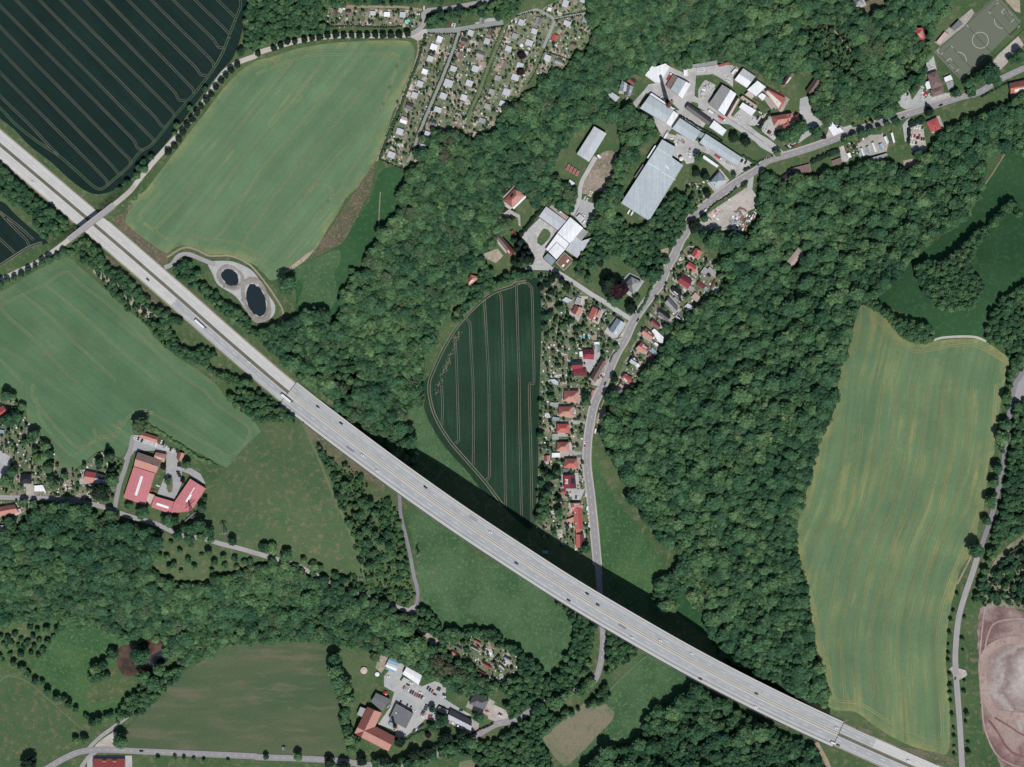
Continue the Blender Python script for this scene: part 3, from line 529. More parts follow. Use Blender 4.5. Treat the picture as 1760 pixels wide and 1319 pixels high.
# bare sandy streaks where the drill missed
for s_, w_, par in (("l 640,160 625,275", 3, f5), ("l 460,550 440,620 400,735", 2.2, f5), ("l 365,1140 345,1319", 3.5, f5), ("p 470,110 510,200 540,330", 3.5, f5), ("p 690,180 685,300 690,390", 3, f5), ("f 1400,960 1370,1050 1300,1200 1270,1319", 4.5, f4), ("f 1340,1150 1290,1240", 5, f4), ("j 1260,0 1235,80", 6, f4), ("b 1050,330 1070,370 1030,430", 5, f2), ("p 440,850 520,810 500,860", 3, f5), ("p 1060,1180 1160,1210 1240,1190 1250,1140", 6, f5)):
    p_ = spline(T(s_), 2.0); m_ = MB()
    for x_, y_ in p_:                       # many small irregular bare spots strung along the missed row
        for _k in range(1 if w_ < 4 else 2):
            cx, cy = x_ + random.gauss(0, w_ * .32 / MPP), y_ + random.gauss(0, 2.0); n_ = 6; rr = random.uniform(.15, .6); q_ = [(cx + rr / MPP * random.uniform(.5, 1.3) * math.cos(t), cy + rr / MPP * 1.8 * random.uniform(.5, 1.3) * math.sin(t)) for t in np.linspace(0, 2 * math.pi, n_, endpoint=False)]
            m_.add(GA(q_, 0.27 + random.uniform(0, .02)), [tuple(range(n_ - 1, -1, -1))])
    o_ = m_.build("bare_streak", "hay_patch", par, kind="stuff")

# ------------------------------------------------------------------ roads, lanes, yards
def dashes(pts, off_m, on, gap, width, off, parent, zfun=None, step=None):
    """painted dashes of one line, one part"""
    p = spline(pts, 2.0); L = np.concatenate(([0], np.cumsum(np.linalg.norm(np.diff(p, axis=0), axis=1)))) * MPP
    at = lambda s: np.array([np.interp(s, L, p[:, 0]), np.interp(s, L, p[:, 1])]); V, F = [], []; s = 0.0
    while s + on < L[-1]:
        a, b = at(s), at(s + on); d = (b - a) / max(np.linalg.norm(b - a), 1e-6); n = np.array([-d[1], d[0]]) / MPP
        q = [a + n * (off_m - width / 2), b + n * (off_m - width / 2), b + n * (off_m + width / 2), a + n * (off_m + width / 2)]
        k = len(V)
        for (x, y) in q: V.append(G(x, y, off) if zfun is None else P(x, y, float(zfun(np.array([[x, y]]))[0]) + off))
        F.append((k + 3, k + 2, k + 1, k)); s += on + gap
    obj("lane_dashes", mesh("lane_dashes", V, F, "line_paint", uvs=np.zeros((len(V), 2))), parent, kind="stuff")
rd = ribbon("road", MAIN_ROAD, 6.8, "asphalt", 0.62, nx=3)
dashes(MAIN_ROAD, 0.0, 3.0, 6.0, 0.25, 0.76, rd)
_mr = spline(MAIN_ROAD, 4.0)
_vs = _mr[(_mr[:, 0] < 1640) & (_mr[:, 0] > 990) & (_mr[:, 1] < 975)]
ribbon("pavement", [tuple(q) for q in _vs], 2, "pavement", 0.66, w0=3.45, w1=5.2, sm=False, nx=1); ribbon("pavement", [tuple(q) for q in _vs[len(_vs) // 3:]], 2, "pavement", 0.66, w0=-5.0, w1=-3.45, sm=False, nx=1)
ribbon("verge", T("k 660,40 620,140 572,270 548,400 545,560 568,760 590,950 603,1100 618,1319"), 1.2, "dirt_track", 0.5)
ribbon("lane", FARM_ROAD[:19] + [(186, 360.5)], 5.6, "pale_lane", 0.45); ribbon("lane", [(130, 403.5)] + FARM_ROAD[22:], 5.6, "pale_lane", 0.45)
ribbon("lane", T("b 1060,240 1130,195 1158,150 1150,100 1185,72 1300,62 1450,35 1600,5 1720,-25"), 5.0, "asphalt_old", 0.47)
ribbon("lane", T("b 1120,225 1250,215 1390,205 1540,180 1700,155"), 6.0, "concrete_path", 0.43)
sheet("yard", T("b 1030,235 1120,205 1180,215 1160,250 1120,280 1080,265"), "gravel", 0.40)
sheet("yard", T("b 1500,160 1600,125 1655,125 1660,160 1560,185"), "yard_grey", 0.40, closed_spline=False)
ribbon("path", T("b 1390,225 1340,380 1270,560 1210,700 1140,870 1070,1060 1040,1115"), 3.0, "concrete_path", 0.4)
ribbon("path", T("b 1712,170 1650,330 1600,460 1540,620 1480,760 1450,850"), 2.6, "grass_path", 0.4)
ribbon("path", T("A3 230,215 420,155 500,135 620,195 735,275 700,400 640,540 590,660"), 3.2, "concrete_path", 0.42)
ribbon("path", T("A3 590,660 530,830 450,1010 350,1150 260,1319 c 0,710"), 3.0, "grass_path", 0.4)
ribbon("path", T("A3 735,270 860,240 1050,205 1240,175"), 2.6, "concrete_path", 0.4)
ribbon("track", T("b 1110,270 1115,350 1080,470 1020,640 960,780 910,900 860,1030 830,1110"), 1.6, "dirt_track", 0.35)
ribbon("track", T("b 620,45 820,48 1000,50 1140,70"), 2.6, "dirt_track", 0.4)
ribbon("path", T("d 390,110 440,190 520,290 600,400"), 1.8, "dirt_track", 0.35, occ=False)
ribbon("road", T("P -40,852 i 0,780 250,785 420,790 560,810 700,845 800,880 900,915 1000,940 1100,975 1250,1040 1400,1065 1520,1100 1640,1130 j 0,1165 120,1200 260,1240 360,1290 n 520,50 700,130 850,180 1000,230 1065,245"), 5.2, "asphalt_old", 0.45)
ribbon("lane", T("i 790,850 820,700 860,580 900,430 915,355"), 5.0, "asphalt", 0.47)
ribbon("lane", T("j 985,740 995,900 1030,1050 1060,1180 1085,1319 n 1110,100 1105,190 1075,250"), 4.0, "asphalt_dark", 0.45)
sheet("yard", T("n 1040,235 1100,200 1105,250 1085,295 1055,280"), "asphalt_old", 0.48)
er_ = T("P 1775,600 h 1740,1260 l 1700,0 1670,150 1640,350 1620,540 1590,700 1540,900 1490,1050 1440,1190")
ribbon("road", er_, 5.6, "asphalt_dark", 0.58); ribbon("road", T("l 1440,1190 1400,1319 p 1350,150 1310,300 1290,500 1290,650 1305,850 1320,1050 1335,1319 1345,1420"), 6.4, "asphalt_old", 0.66)
sheet("road", T("l 1690,20 1750,-60 1860,-40 1860,120 1760,120 1700,140"), "asphalt_old", 0.5)
sheet("lay_by", T("p 1240,650 1270,625 1310,640 1360,655 1370,685 1310,720 1275,690"), "gravel", 0.42)
ribbon("lane", T("B2 400,940 600,1075 800,1210 B5 1350,160 1480,235 1600,295"), 4.4, "yard_asphalt", 0.45); ribbon("lane", T("B5 1250,0 1450,110 1600,240 1680,300"), 4.6, "yard_asphalt", 0.56)
ribbon("lane", T("B3 350,320 250,500 170,640 135,760 130,860 95,980 30,1120"), 4.6, "yard_asphalt", 0.45)
ribbon("lane", T("g 120,520 250,525 330,565 450,640 540,700 640,760 760,840 840,890"), 5.2, "yard_asphalt", 0.45)
ribbon("lane", T("m 600,1200 680,1120 760,1060 860,985 960,900 1080,800 1150,720 1290,600"), 4.2, "asphalt_old", 0.4, occ=False)
sheet("lay_by", T("m 650,1180 700,1130 760,1090 800,1075 800,1120 770,1160 820,1180 800,1195 700,1195"), "gravel", 0.42)
ribbon("lane", T("m 660,1215 610,1250 560,1319 540,1360"), 4.5, "asphalt_old", 0.42)
ribbon("track", T("h 1140,1020 1200,1003 1330,995 1430,1000 1500,1028"), 2.6, "pale_lane", 0.4)
ribbon("track", T("j 320,260 370,380 450,560 530,760 620,960 660,1060 700,1140 740,1300 n 740,0 700,60 640,50"), 2.6, "grass_path", 0.35, occ=False)
ribbon("track", T("d 1640,1040 1540,1200 1450,1330"), 1.2, "dirt_track", 0.4, occ=False); ribbon("track", T("f 855,0 845,200 855,350 840,410"), 1.0, "dirt_track", 0.35, occ=False)
ribbon("track", T("o 920,560 800,660 700,760 625,870"), 1.8, "grass_path", 0.4, occ=False); ribbon("track", T("p 330,1150 390,1260 430,1350"), 5, "dirt_track", 0.4)
ribbon("track", T("e 1150,450 1260,385 1350,400 1440,440 1580,440 1700,490 f 0,545 60,620 130,720 185,830 130,920 50,965"), 2.0, "dirt_track", 0.35, occ=False)
ribbon("lane", T("e 1130,520 1180,500 1230,440 1300,430 1400,470 1480,500"), 5.0, "asphalt_old", 0.4)
sheet("pond_yard", T("e 1430,490 1500,475 1600,480 1700,520 1759,570 f 80,700 130,780 120,850 60,890 0,880 e 1700,830 1620,720 1500,640 1460,560"), "yard_grey", 0.30)
ribbon("track", T("m 0,730 60,690 200,740 340,860 500,1000 620,1100"), 1.6, "grass_path", 0.3, occ=False); ribbon("track", T("l 1400,1180 1330,1319 p 1300,60"), 2, "dirt_track", 0.3, occ=False)
for s_, m_ in (("B1 600,440 760,420 900,200 1070,280 1080,230 1180,190 1540,170 1759,180 1759,480 1680,420 1500,300 1250,320 1230,600 1420,740 1200,680 1030,800 860,640 560,560 420,780 380,700 540,520", "yard_concrete"),
               ("B1 480,770 1010,800 1100,760 1759,880 1759,1000 1400,960 1300,1100 920,1050 800,1180 740,1080 660,920", "yard_concrete"), ("B2 0,270 520,190 560,220 420,420 320,360 200,300 0,320", "yard_concrete"), ("B2 100,380 240,450 150,700 380,880 560,900 1100,1319 900,1319 460,980 0,760 0,520 60,420", "yard_concrete"),
               ("B2 480,880 600,760 800,900 960,830 930,900 850,1010 720,1010", "yard_grey"), ("B2 860,1000 1010,900 1050,1060 1070,1180 1040,1220 880,1090", "yard_grey"), ("B2 1400,640 1500,600 1580,860 1720,980 1600,1100 1380,1250 1200,1300 1440,1080 1430,900 1390,780", "yard_grey"),
               ("B3 1220,20 1350,0 1759,100 1700,400 1600,420 1480,220 1560,120 1300,60", "yard_concrete"), ("B5 180,0 470,100 500,160 1100,330 1250,420 1100,520 1000,600 640,290 520,240 380,360 250,370 130,300", "yard_concrete"), ("B5 480,1240 640,1080 1140,740 1230,780 1320,910 1250,1030 1180,1060 1000,1300 900,1330 480,1330", "gravel"),
               ("B5 1100,520 1250,560 1220,800 1150,760 1160,680", "yard_grey"), ("B4 410,880 600,700 700,600 950,780 780,1030 740,1150 880,1280 800,1319 480,1310 620,1230 560,1080", "yard_concrete"), ("B4 1220,500 1270,340 1520,430 1370,680 1320,740 1180,580", "yard_grey"), ("d 1090,420 1135,370 1160,480 1095,520 1060,580 1070,680 1160,640 1250,640 1250,690 1000,740 950,755 880,720 940,620 960,600 990,690 1080,560", "yard_grey"),
               ("E1 1150,440 1330,440 1385,810 1190,820 1150,650", "gravel"), ("E1 1050,440 1110,370 1150,340 1160,480 1110,680 1080,660", "yard_grey"), ("E1 430,700 600,580 760,570 860,690 830,810 510,880 450,850", "terrace"), ("E1 180,750 240,720 270,820 340,830 300,940 220,960 200,860", "yard_concrete"), ("E1 60,430 150,440 240,470 340,440 420,500 330,520 250,530 100,620 0,660 0,590", "yard_concrete"), ("E1 1060,930 1200,900 1290,960 1250,1010 1060,1050", "pale_dirt"),
               ("D1 480,420 640,240 780,250 720,420 1000,560 1180,490 1340,520 1330,640 1310,730 1500,850 1690,960 1600,960 1380,880 1230,800 1200,860 1230,1050 1050,1010 860,1190 760,1260 640,1280 640,1170 400,1080 560,850 620,640 480,560", "yard_grey"), ("D1 360,300 420,150 480,110 560,180 500,300 440,380", "pale_dirt"), ("n 1580,930 1640,890 1720,930 1759,960 1690,1020 1600,990", "gravel"),
               ("F1 220,280 830,470 850,600 900,680 1030,680 1160,760 1230,900 1120,860 1000,760 900,720 910,860 800,1120 560,1040 680,760 690,500 520,440 380,440 250,440 170,560 100,560", "asphalt_yard"), ("F1 230,220 330,230 560,340 830,440 830,490 220,290", "yard_concrete"), ("g 730,1010 800,890 820,900 770,1000 740,1040 690,1030", "terrace"), ("C3 660,160 900,20 890,100 740,360 700,260", "yard_grey"), ("C3 800,500 1030,220 1000,300 880,520", "gravel"), ("C4 640,740 850,720 800,830 780,890 670,880", "yard_grey"),
               ("C4 390,215 800,210 800,250 560,290 390,300", "terrace"), ("C3 340,980 690,990 690,1040 480,1030 340,1010", "pavement_slab"), ("d 1610,-20 1730,-20 1735,90 1700,80", "pale_dirt"), ("d 1540,430 1580,380 1720,250 1759,310 1700,370 1640,440 1600,480", "gravel"), ("d 1145,290 1215,215 1330,120 1400,60 1420,90 1350,180 1180,315", "pavement_slab"), ("C2 560,230 730,240 640,400 620,330", "gravel"), ("f 1550,430 1660,390 1700,440 1650,490 1560,450", "pale_dirt"),
               ("i 0,460 70,500 70,620 0,680 -60,700 -60,450", "yard_grey"), ("i 180,690 230,690 235,770 180,770", "terrace"), ("D2 120,350 200,330 300,360 450,510 420,560 440,640 330,560 240,450", "pale_dirt"), ("B4 170,560 280,480 340,510 430,560 440,720 410,700 400,600 300,540 240,640", "terrace"), ("g 1020,400 1080,380 1070,460 1050,460", "pale_dirt"), ("k 600,160 640,150 650,240 610,290 580,270", "pale_dirt")):
    if m_ == "pavement_slab": m_ = "terrace"
    if m_ == "asphalt_yard": m_ = "yard_asphalt_grey"
    if m_ == "yard_asphalt_grey" and m_ not in MATS: m_ground("yard_asphalt_grey", C(158, 158, 160), C(168, 168, 168), C(150, 150, 152), 0.04, 0.2, grain=0.06)
    sheet("yard", T(s_), m_, 0.36, closed_spline=False, occ=True, step=10)

# ponds
for (c_, r_, a_), zw, rim in ((PONDS[0], -1.5, 1.45), (PONDS[1], -1.5, 1.4)):
    def ell(k, n=28, c_=c_, r_=r_, a_=a_): return [(c_[0] + math.cos(R(a_)) * r_[0] * k * math.copysign(abs(math.cos(t)) ** 0.8, math.cos(t)) - math.sin(R(a_)) * r_[1] * k * math.copysign(abs(math.sin(t)) ** 0.8, math.sin(t)), c_[1] + math.sin(R(a_)) * r_[0] * k * math.copysign(abs(math.cos(t)) ** 0.8, math.cos(t)) + math.cos(R(a_)) * r_[1] * k * math.copysign(abs(math.sin(t)) ** 0.8, math.sin(t))) for t in np.linspace(0, 2 * math.pi, n, endpoint=False)]
    sheet("pond_bank", ell(rim), "pond_liner", 0.42, step=2.2, bstep=2)
    sheet("pond_water", ell(1.0), "water", zfix=-1.15, step=6, bstep=2, occ=True)
sheet("pond_water", T("m 1040,560 1100,520 1180,500 1200,520 1150,590 1060,650 1030,640"), "water", 0.30)
sheet("pond_water", T("m 800,530 850,480 930,480 1030,440 1150,470 1200,510 1160,560 1060,640 1020,660 940,690 860,690 815,640"), "water_brown", 0.25)

# football pitch with its lines
pitch = sheet("football_pitch", T("d 1133,360 1575,-35 1742,150 1332,560"), "pitch_turf", 0.2, closed_spline=False, occ=True, label="grey-green football pitch with white line markings", cat="football pitch", kind=None)
pc_ = np.array(T("d 1460,278")[0]); pu_ = np.array((207.0, -187.0)) / np.hypot(207, 187); pv_ = np.array((-pu_[1], pu_[0])); S_ = 1 / MPP / 1.02
def pitch_line(pts, w=0.32):
    q = [pc_ + pu_ * a * S_ + pv_ * b * S_ for a, b in pts]; me = strip_mesh("pitch_line", dense(q + [q[-1]], 3)[:-1] if len(q) == 2 else np.array(q), -w / 2, w / 2, "line_paint", 0.3); obj("pitch_line", me, pitch)
for a_ in (((-45, -24), (45, -24)), ((-45, 24), (45, 24)), ((-45, -24), (-45, 24)), ((45, -24), (45, 24)), ((0, -24), (0, 24))): pitch_line(a_)
for s in (-1, 1):
    for b_, d_ in ((18, 16.0), (8, 5.5)): pitch_line(((s * 45, -b_), (s * (45 - d_), -b_))); pitch_line(((s * 45, b_), (s * (45 - d_), b_))); pitch_line(((s * (45 - d_), -b_), (s * (45 - d_), b_)))
    pitch_line([(s * (34 - 9.15 * math.cos(t)), 9.15 * math.sin(t)) for t in np.linspace(-0.93, 0.93, 14)])
pitch_line([(9.15 * math.cos(t), 9.15 * math.sin(t)) for t in np.linspace(0, 2 * math.pi, 40)])
for s in (-1, 1):
    g_ = G(*(pc_ + pu_ * s * 45.2 * S_)); ang = math.atan2(-pv_[1], pv_[0]); r_ = empty("football_goal", g_, label="white football goal at the pitch end beside the %s" % ("bare sandy ground" if s > 0 else "white flat shed"), cat="goal", group="football goals"); r_.rotation_euler = (0, 0, ang)
    m = MB(); m.tube((-3.66, 0, 0), (-3.66, 0, 2.5), .12, .12); m.tube((3.66, 0, 0), (3.66, 0, 2.5), .12, .12); m.tube((-3.66, 0, 2.5), (3.66, 0, 2.5), .14, .14); m.build("goal_frame", "paint_white", r_)
    m = MB()
    for x in (-3.66, 3.66): m.tube((x, 0, 2.5), (x, s * 2.0, 0), .06, .06)
    m.tube((-3.66, s * 2.0, 0), (3.66, s * 2.0, 0), .06, .06); m.build("net_support", "paint_white", r_)
# ------------------------------------------------------------------ motorway on land
_ax = spline(MW_AXIS, 4.0); Z0 = lambda p: np.full(len(p), 0.0)
_i0 = int(np.argmin(np.hypot(_ax[:, 0] - 496, _ax[:, 1] - 674))); _i1 = int(np.argmin(np.hypot(_ax[:, 0] - 1441, _ax[:, 1] - 1263)))
AXW, AXD, AXE = _ax[:_i0 + 1], _ax[_i0:_i1 + 1], _ax[_i1:]
raster_line(OCC, _ax, 25.5); raster_line(OCC, _ax[(_ax[:, 0] > 1230) & (_ax[:, 0] < 1480)], 33)
mw = empty("motorway", P(250, 465, 0.0), kind='structure')
def mstrip(name, pts, w0, w1, mat, off, parent, nx=1):
    me = strip_mesh(name, pts, w0, w1, mat, off, Z0, nx); me.transform(Matrix.Translation(-parent.location)); return obj(name, me, parent)
def wall_strip(name, pts, o0, o1, z0, z1, mat, parent):
    """a low wall or rail following the axis between offsets o0..o1 and heights z0..z1"""
    p = np.asarray(pts, float); d = np.gradient(p, axis=0); d /= np.linalg.norm(d, axis=1, keepdims=True); nr = np.column_stack((-d[:, 1], d[:, 0])) / MPP; V = []
    for o, z in ((o0, z0), (o1, z0), (o1, z1), (o0, z1)):
        q = p + nr * o; k = MPP * (CAM_H - z) / CAM_H; V.append(np.column_stack(((q[:, 0] - 880) * k, (659.5 - q[:, 1]) * k, np.full(len(p), z))))
    n = len(p); V = np.vstack(V) - np.array(parent.location); F = [(c * n + i, c * n + i + 1, ((c + 1) % 4) * n + i + 1, ((c + 1) % 4) * n + i) for c in range(4) for i in range(n - 1)] + [(0, n, 2 * n, 3 * n), (n - 1, 4 * n - 1, 3 * n - 1, 2 * n - 1)]
    return obj(name, mesh(name, V, F, mat, uvs=np.zeros((4 * n, 2))), parent)
_j = int(np.argmin(np.hypot(AXW[:, 0] - 306, AXW[:, 1] - 511)))
mstrip("carriageway", AXW, -12.6, -1.9, "concrete_carriageway", 0.30, mw, 3); mstrip("carriageway", AXW[:_j + 1], 1.9, 12.6, "concrete_carriageway", 0.30, mw, 3); mstrip("carriageway", AXW[_j:], 1.9, 12.8, "asphalt_deck", 0.30, mw, 3)
_k = int(np.argmin(np.hypot(AXE[:, 0] - 1497, AXE[:, 1] - 1290)))
mstrip("carriageway", AXE[:_k + 1], -12.8, -1.9, "asphalt_deck", 0.30, mw, 3); mstrip("carriageway", AXE[_k:], -12.8, -1.9, "concrete_carriageway", 0.30, mw, 3); mstrip("carriageway", AXE, 1.9, 12.8, "asphalt_deck", 0.30, mw, 3)
for a_ in (AXW, AXE):
    mstrip("median_strip", a_, -1.9, 1.9, "median_soil", 0.26, mw); mstrip("gravel_shoulder", a_, -14.2, -12.6, "dirt_track", 0.24, mw); mstrip("gravel_shoulder", a_, 12.6, 14.2, "dirt_track", 0.24, mw)
    for o in (-12.2, -9.9, 9.9, 12.2, -2.4, 2.4): mstrip("edge_line", a_, o - 0.16, o + 0.16, "line_paint", 0.36, mw)
    for o in (-6.0, 6.0): dashes([tuple(q) for q in a_[::6]], o, 6.0, 12.0, 0.32, 0.36, None, Z0)
for o in [q for q in COL.objects if q.name.startswith("lane_dashes") and q.parent is None]: o.parent = mw; o.matrix_parent_inverse = Matrix.Translation(-mw.location)
for a_, nm in ((AXW, "west of the viaduct"), (AXE, "east of the viaduct")):
    for o, side in ((-1.0, "northern side of the median"), (1.0, "southern side of the median"), (-13.2, "northern verge"), (13.2, "southern verge")):
        r_ = empty("guardrail", P(a_[len(a_) // 2][0], a_[len(a_) // 2][1], 0), label="steel guardrail on the %s of the motorway %s" % (side, nm), cat="guardrail", group="motorway guardrails")
        wall_strip("rail", a_, o - 0.12, o + 0.12, 0.55, 0.85, "steel", r_)
        # posts every few metres, standing under the rail
        pv = np.asarray(a_, float); d = np.gradient(pv, axis=0); d /= np.linalg.norm(d, axis=1, keepdims=True); nr = np.column_stack((-d[:, 1], d[:, 0])) / MPP; m = MB()
        for q in (pv + nr * o)[::3]: v = P(q[0], q[1], 0) - r_.location; m.box(v.x - .06, v.x + .06, v.y - .06, v.y + .06, 0, .56)
        m.build("post", "steel", r_, kind="stuff")

# ------------------------------------------------------------------ viaduct
via = empty("viaduct", P(AXD[len(AXD) // 2][0], AXD[len(AXD) // 2][1], 0.0), label="long curved motorway viaduct crossing the valley on tall concrete piers", cat="bridge")
wall_strip("deck", AXD, -15.0, 16.4, -0.55, 0.20, "concrete", via)
wall_strip("girder", AXD, -7.0, 8.0, -4.6, -0.551, "concrete", via)
NEc = mstrip("carriageway", AXD, -12.4, -1.7, "asphalt_deck", 0.24, via, 3); SWc = mstrip("carriageway", AXD, 1.7, 12.6, "asphalt_deck", 0.24, via, 3)
mstrip("walkway", AXD, -14.9, -12.4, "deck_edge_concrete", 0.27, via); mstrip("walkway", AXD, 12.6, 16.3, "deck_edge_concrete", 0.27, via); mstrip("median_strip", AXD, -1.7, 1.7, "deck_edge_concrete", 0.27, via)
for o in (-11.6, -2.3, 2.3, 9.9, -9.6): mstrip("edge_line", AXD, o - 0.16, o + 0.16, "line_paint", 0.30, via)
for o in (-6.0, 6.0): dashes([tuple(q) for q in AXD[::6]], o, 6.0, 12.0, 0.32, 0.30, None, Z0)
for o in [q for q in COL.objects if q.name.startswith("lane_dashes") and q.parent is None]: o.parent = via; o.matrix_parent_inverse = Matrix.Translation(-via.location)
for i_, o_ in ((int(len(AXD) * .34), -9.5), (int(len(AXD) * .62), 4.2), (int(len(AXD) * .12), 7.8)): mstrip("repair_patch", AXD[i_:i_ + 5], o_ - 1.6, o_ + 1.6, "asphalt_dark", 0.27, via)
for o in (-1.1, 1.1): wall_strip("guardrail", AXD, o - 0.22, o + 0.22, 0.3, 1.1, "rail_rust", via)
for o in (-12.55, 12.75): wall_strip("guardrail", AXD, o - 0.12, o + 0.12, 0.3, 1.0, "steel", via)
wall_strip("parapet", AXD, -15.05, -14.8, 0.2, 1.9, "deck_edge_concrete", via); wall_strip("parapet", AXD, 16.2, 16.45, 0.2, 1.3, "dark_metal", via)
_m = MB(); _d = np.gradient(AXD, axis=0); _d /= np.linalg.norm(_d, axis=1, keepdims=True); _nr = np.column_stack((-_d[:, 1], _d[:, 0])) / MPP
for q, nn, dd in zip(AXD, _nr, _d):
    for e in (0.0, 2.0):
        v = P(*(q + nn * 16.6 + dd * e), 0) - via.location; w = P(*(q + nn * 17.3 + dd * e), 0) - via.location; _m.tube((v.x, v.y, 0.0), (w.x, w.y, 0.9), .16, .16, 4)
_m.build("railing_bracket", "concrete", via, kind="stuff")
for e in (0, len(AXD) - 1):
    q, nn, dd = AXD[e], _nr[e], _d[e]; m = MB(); a, b = P(*(q + nn * -14.6 - dd * .5), 0) - via.location, P(*(q + nn * 16 - dd * .5), 0) - via.location; m.tube((a.x, a.y, 0.34), (b.x, b.y, 0.34), .35, .35, 4); m.build("expansion_joint", "dark_metal", via)
    mab = MB(); pl = [P(*(q + nn * o + dd * g), 0) - via.location for o, g in ((-8, -9), (9, -9), (9, 9), (-8, 9))]; mab.prism([(v.x, v.y) for v in pl], -14, -0.56); mab.build("abutment", "concrete", via)
_Lm = len(AXD) - 1
for k in range(1, 10):
    i = int(_Lm * (k / 10.0)); q, nn, dd = AXD[i], _nr[i], _d[i]; zg = h1(*q) - 1.0; m = MB()
    for c in (-4.5, 5.5):
        hw, hl = 2.2, 1.7
        top = [P(*(q + nn * (c + a * hw) + dd * b * hl / MPP), 0) - via.location for a, b in ((-1, -1), (1, -1), (1, 1), (-1, 1))]
        bot = [P(*(q + nn * (c + a * hw * 1.35) + dd * b * hl * 1.35 / MPP), 0) - via.location for a, b in ((-1, -1), (1, -1), (1, 1), (-1, 1))]
        m.add([(v.x, v.y, zg) for v in bot] + [(v.x, v.y, -4.61) for v in top], [f[::-1] for f in BOXF])
    m.build("pier", "concrete", via)

# ------------------------------------------------------------------ farm-lane bridge over the motorway
ob = empty("road_bridge", P(158, 382, 0), label="narrow farm-lane bridge over the motorway", cat="bridge")
_bp = spline([(196, 352.6), (184, 362), (158, 382), (132, 402), (118, 412.8)], 4.0); _zb = RAMP_H
wall_strip("deck", _bp, -3.5, 3.5, _zb - 1.2, _zb + 0.46, "concrete", ob)
_me = strip_mesh("road_surface", _bp, -2.9, 2.9, "asphalt_old", _zb + 0.52, Z0, 2); _me.transform(Matrix.Translation(-ob.location)); obj("road_surface", _me, ob)
for o in (-3.4, 3.4): wall_strip("parapet", _bp, o - .15, o + .15, _zb + .4, _zb + 1.4, "concrete", ob)
for o in (-14.5, 0.0, 14.5):
    q = np.array((158.0, 382.0)) + np.array((.79, -.61)) * o / MPP; v = P(q[0], q[1], 0) - ob.location; m = MB()
    for c in (-2.4, 2.4): m.tube((v.x + .61 * c, v.y - .79 * c, -0.5), (v.x + .61 * c, v.y - .79 * c, _zb - 1.19), .55, .5, 8)
    m.build("pier", "concrete", ob)

# ------------------------------------------------------------------ buildings
WIN = MB(); WIN.box(-.55, .55, -.05, .05, -.65, .65); WIN = WIN.mesh("window", "window_glass")
DOOR = MB(); DOOR.box(-.5, .5, -.05, .05, 0, 2.1); DOOR = DOOR.mesh("door", "wall_wood")
CHIM = MB(); CHIM.box(-.35, .35, -.35, .35, -1.2, 1.0); CHIM.box(-.42, .42, -.42, .42, 1.0, 1.15); CHIM = CHIM.mesh("chimney", "wall_brick")
ROOFM = {}
def rm(c): return ("tile_" + c) if ("tile_" + c) in MATS else ("sheet_" + c if ("sheet_" + c) in MATS else c)
def quad_sort(c):
    """corners -> order with the long side first"""
    a = np.hypot(*(np.array(c[1]) - np.array(c[0]))) + np.hypot(*(np.array(c[3]) - np.array(c[2]))); b = np.hypot(*(np.array(c[2]) - np.array(c[1]))) + np.hypot(*(np.array(c[0]) - np.array(c[3])))
    return c if a >= b else [c[1], c[2], c[3], c[0]]
def inset(poly, d):
    c = sum((Vector(p) for p in poly), Vector((0, 0))) / len(poly); out = []
    n = len(poly); ar = sum(poly[i][0] * poly[(i + 1) % n][1] - poly[(i + 1) % n][0] * poly[i][1] for i in range(n)); sg = 1 if ar > 0 else -1
    for i in range(n):
        a, b, e = Vector(poly[i - 1]), Vector(poly[i]), Vector(poly[(i + 1) % n]); u, w = (b - a).normalized(), (e - b).normalized()
        nu, nw = Vector((-u.y, u.x)) * sg, Vector((-w.y, w.x)) * sg; k = nu + nw
        k = k / max(k.dot(nu), 0.35); out.append(tuple(b + k * d))
    return out
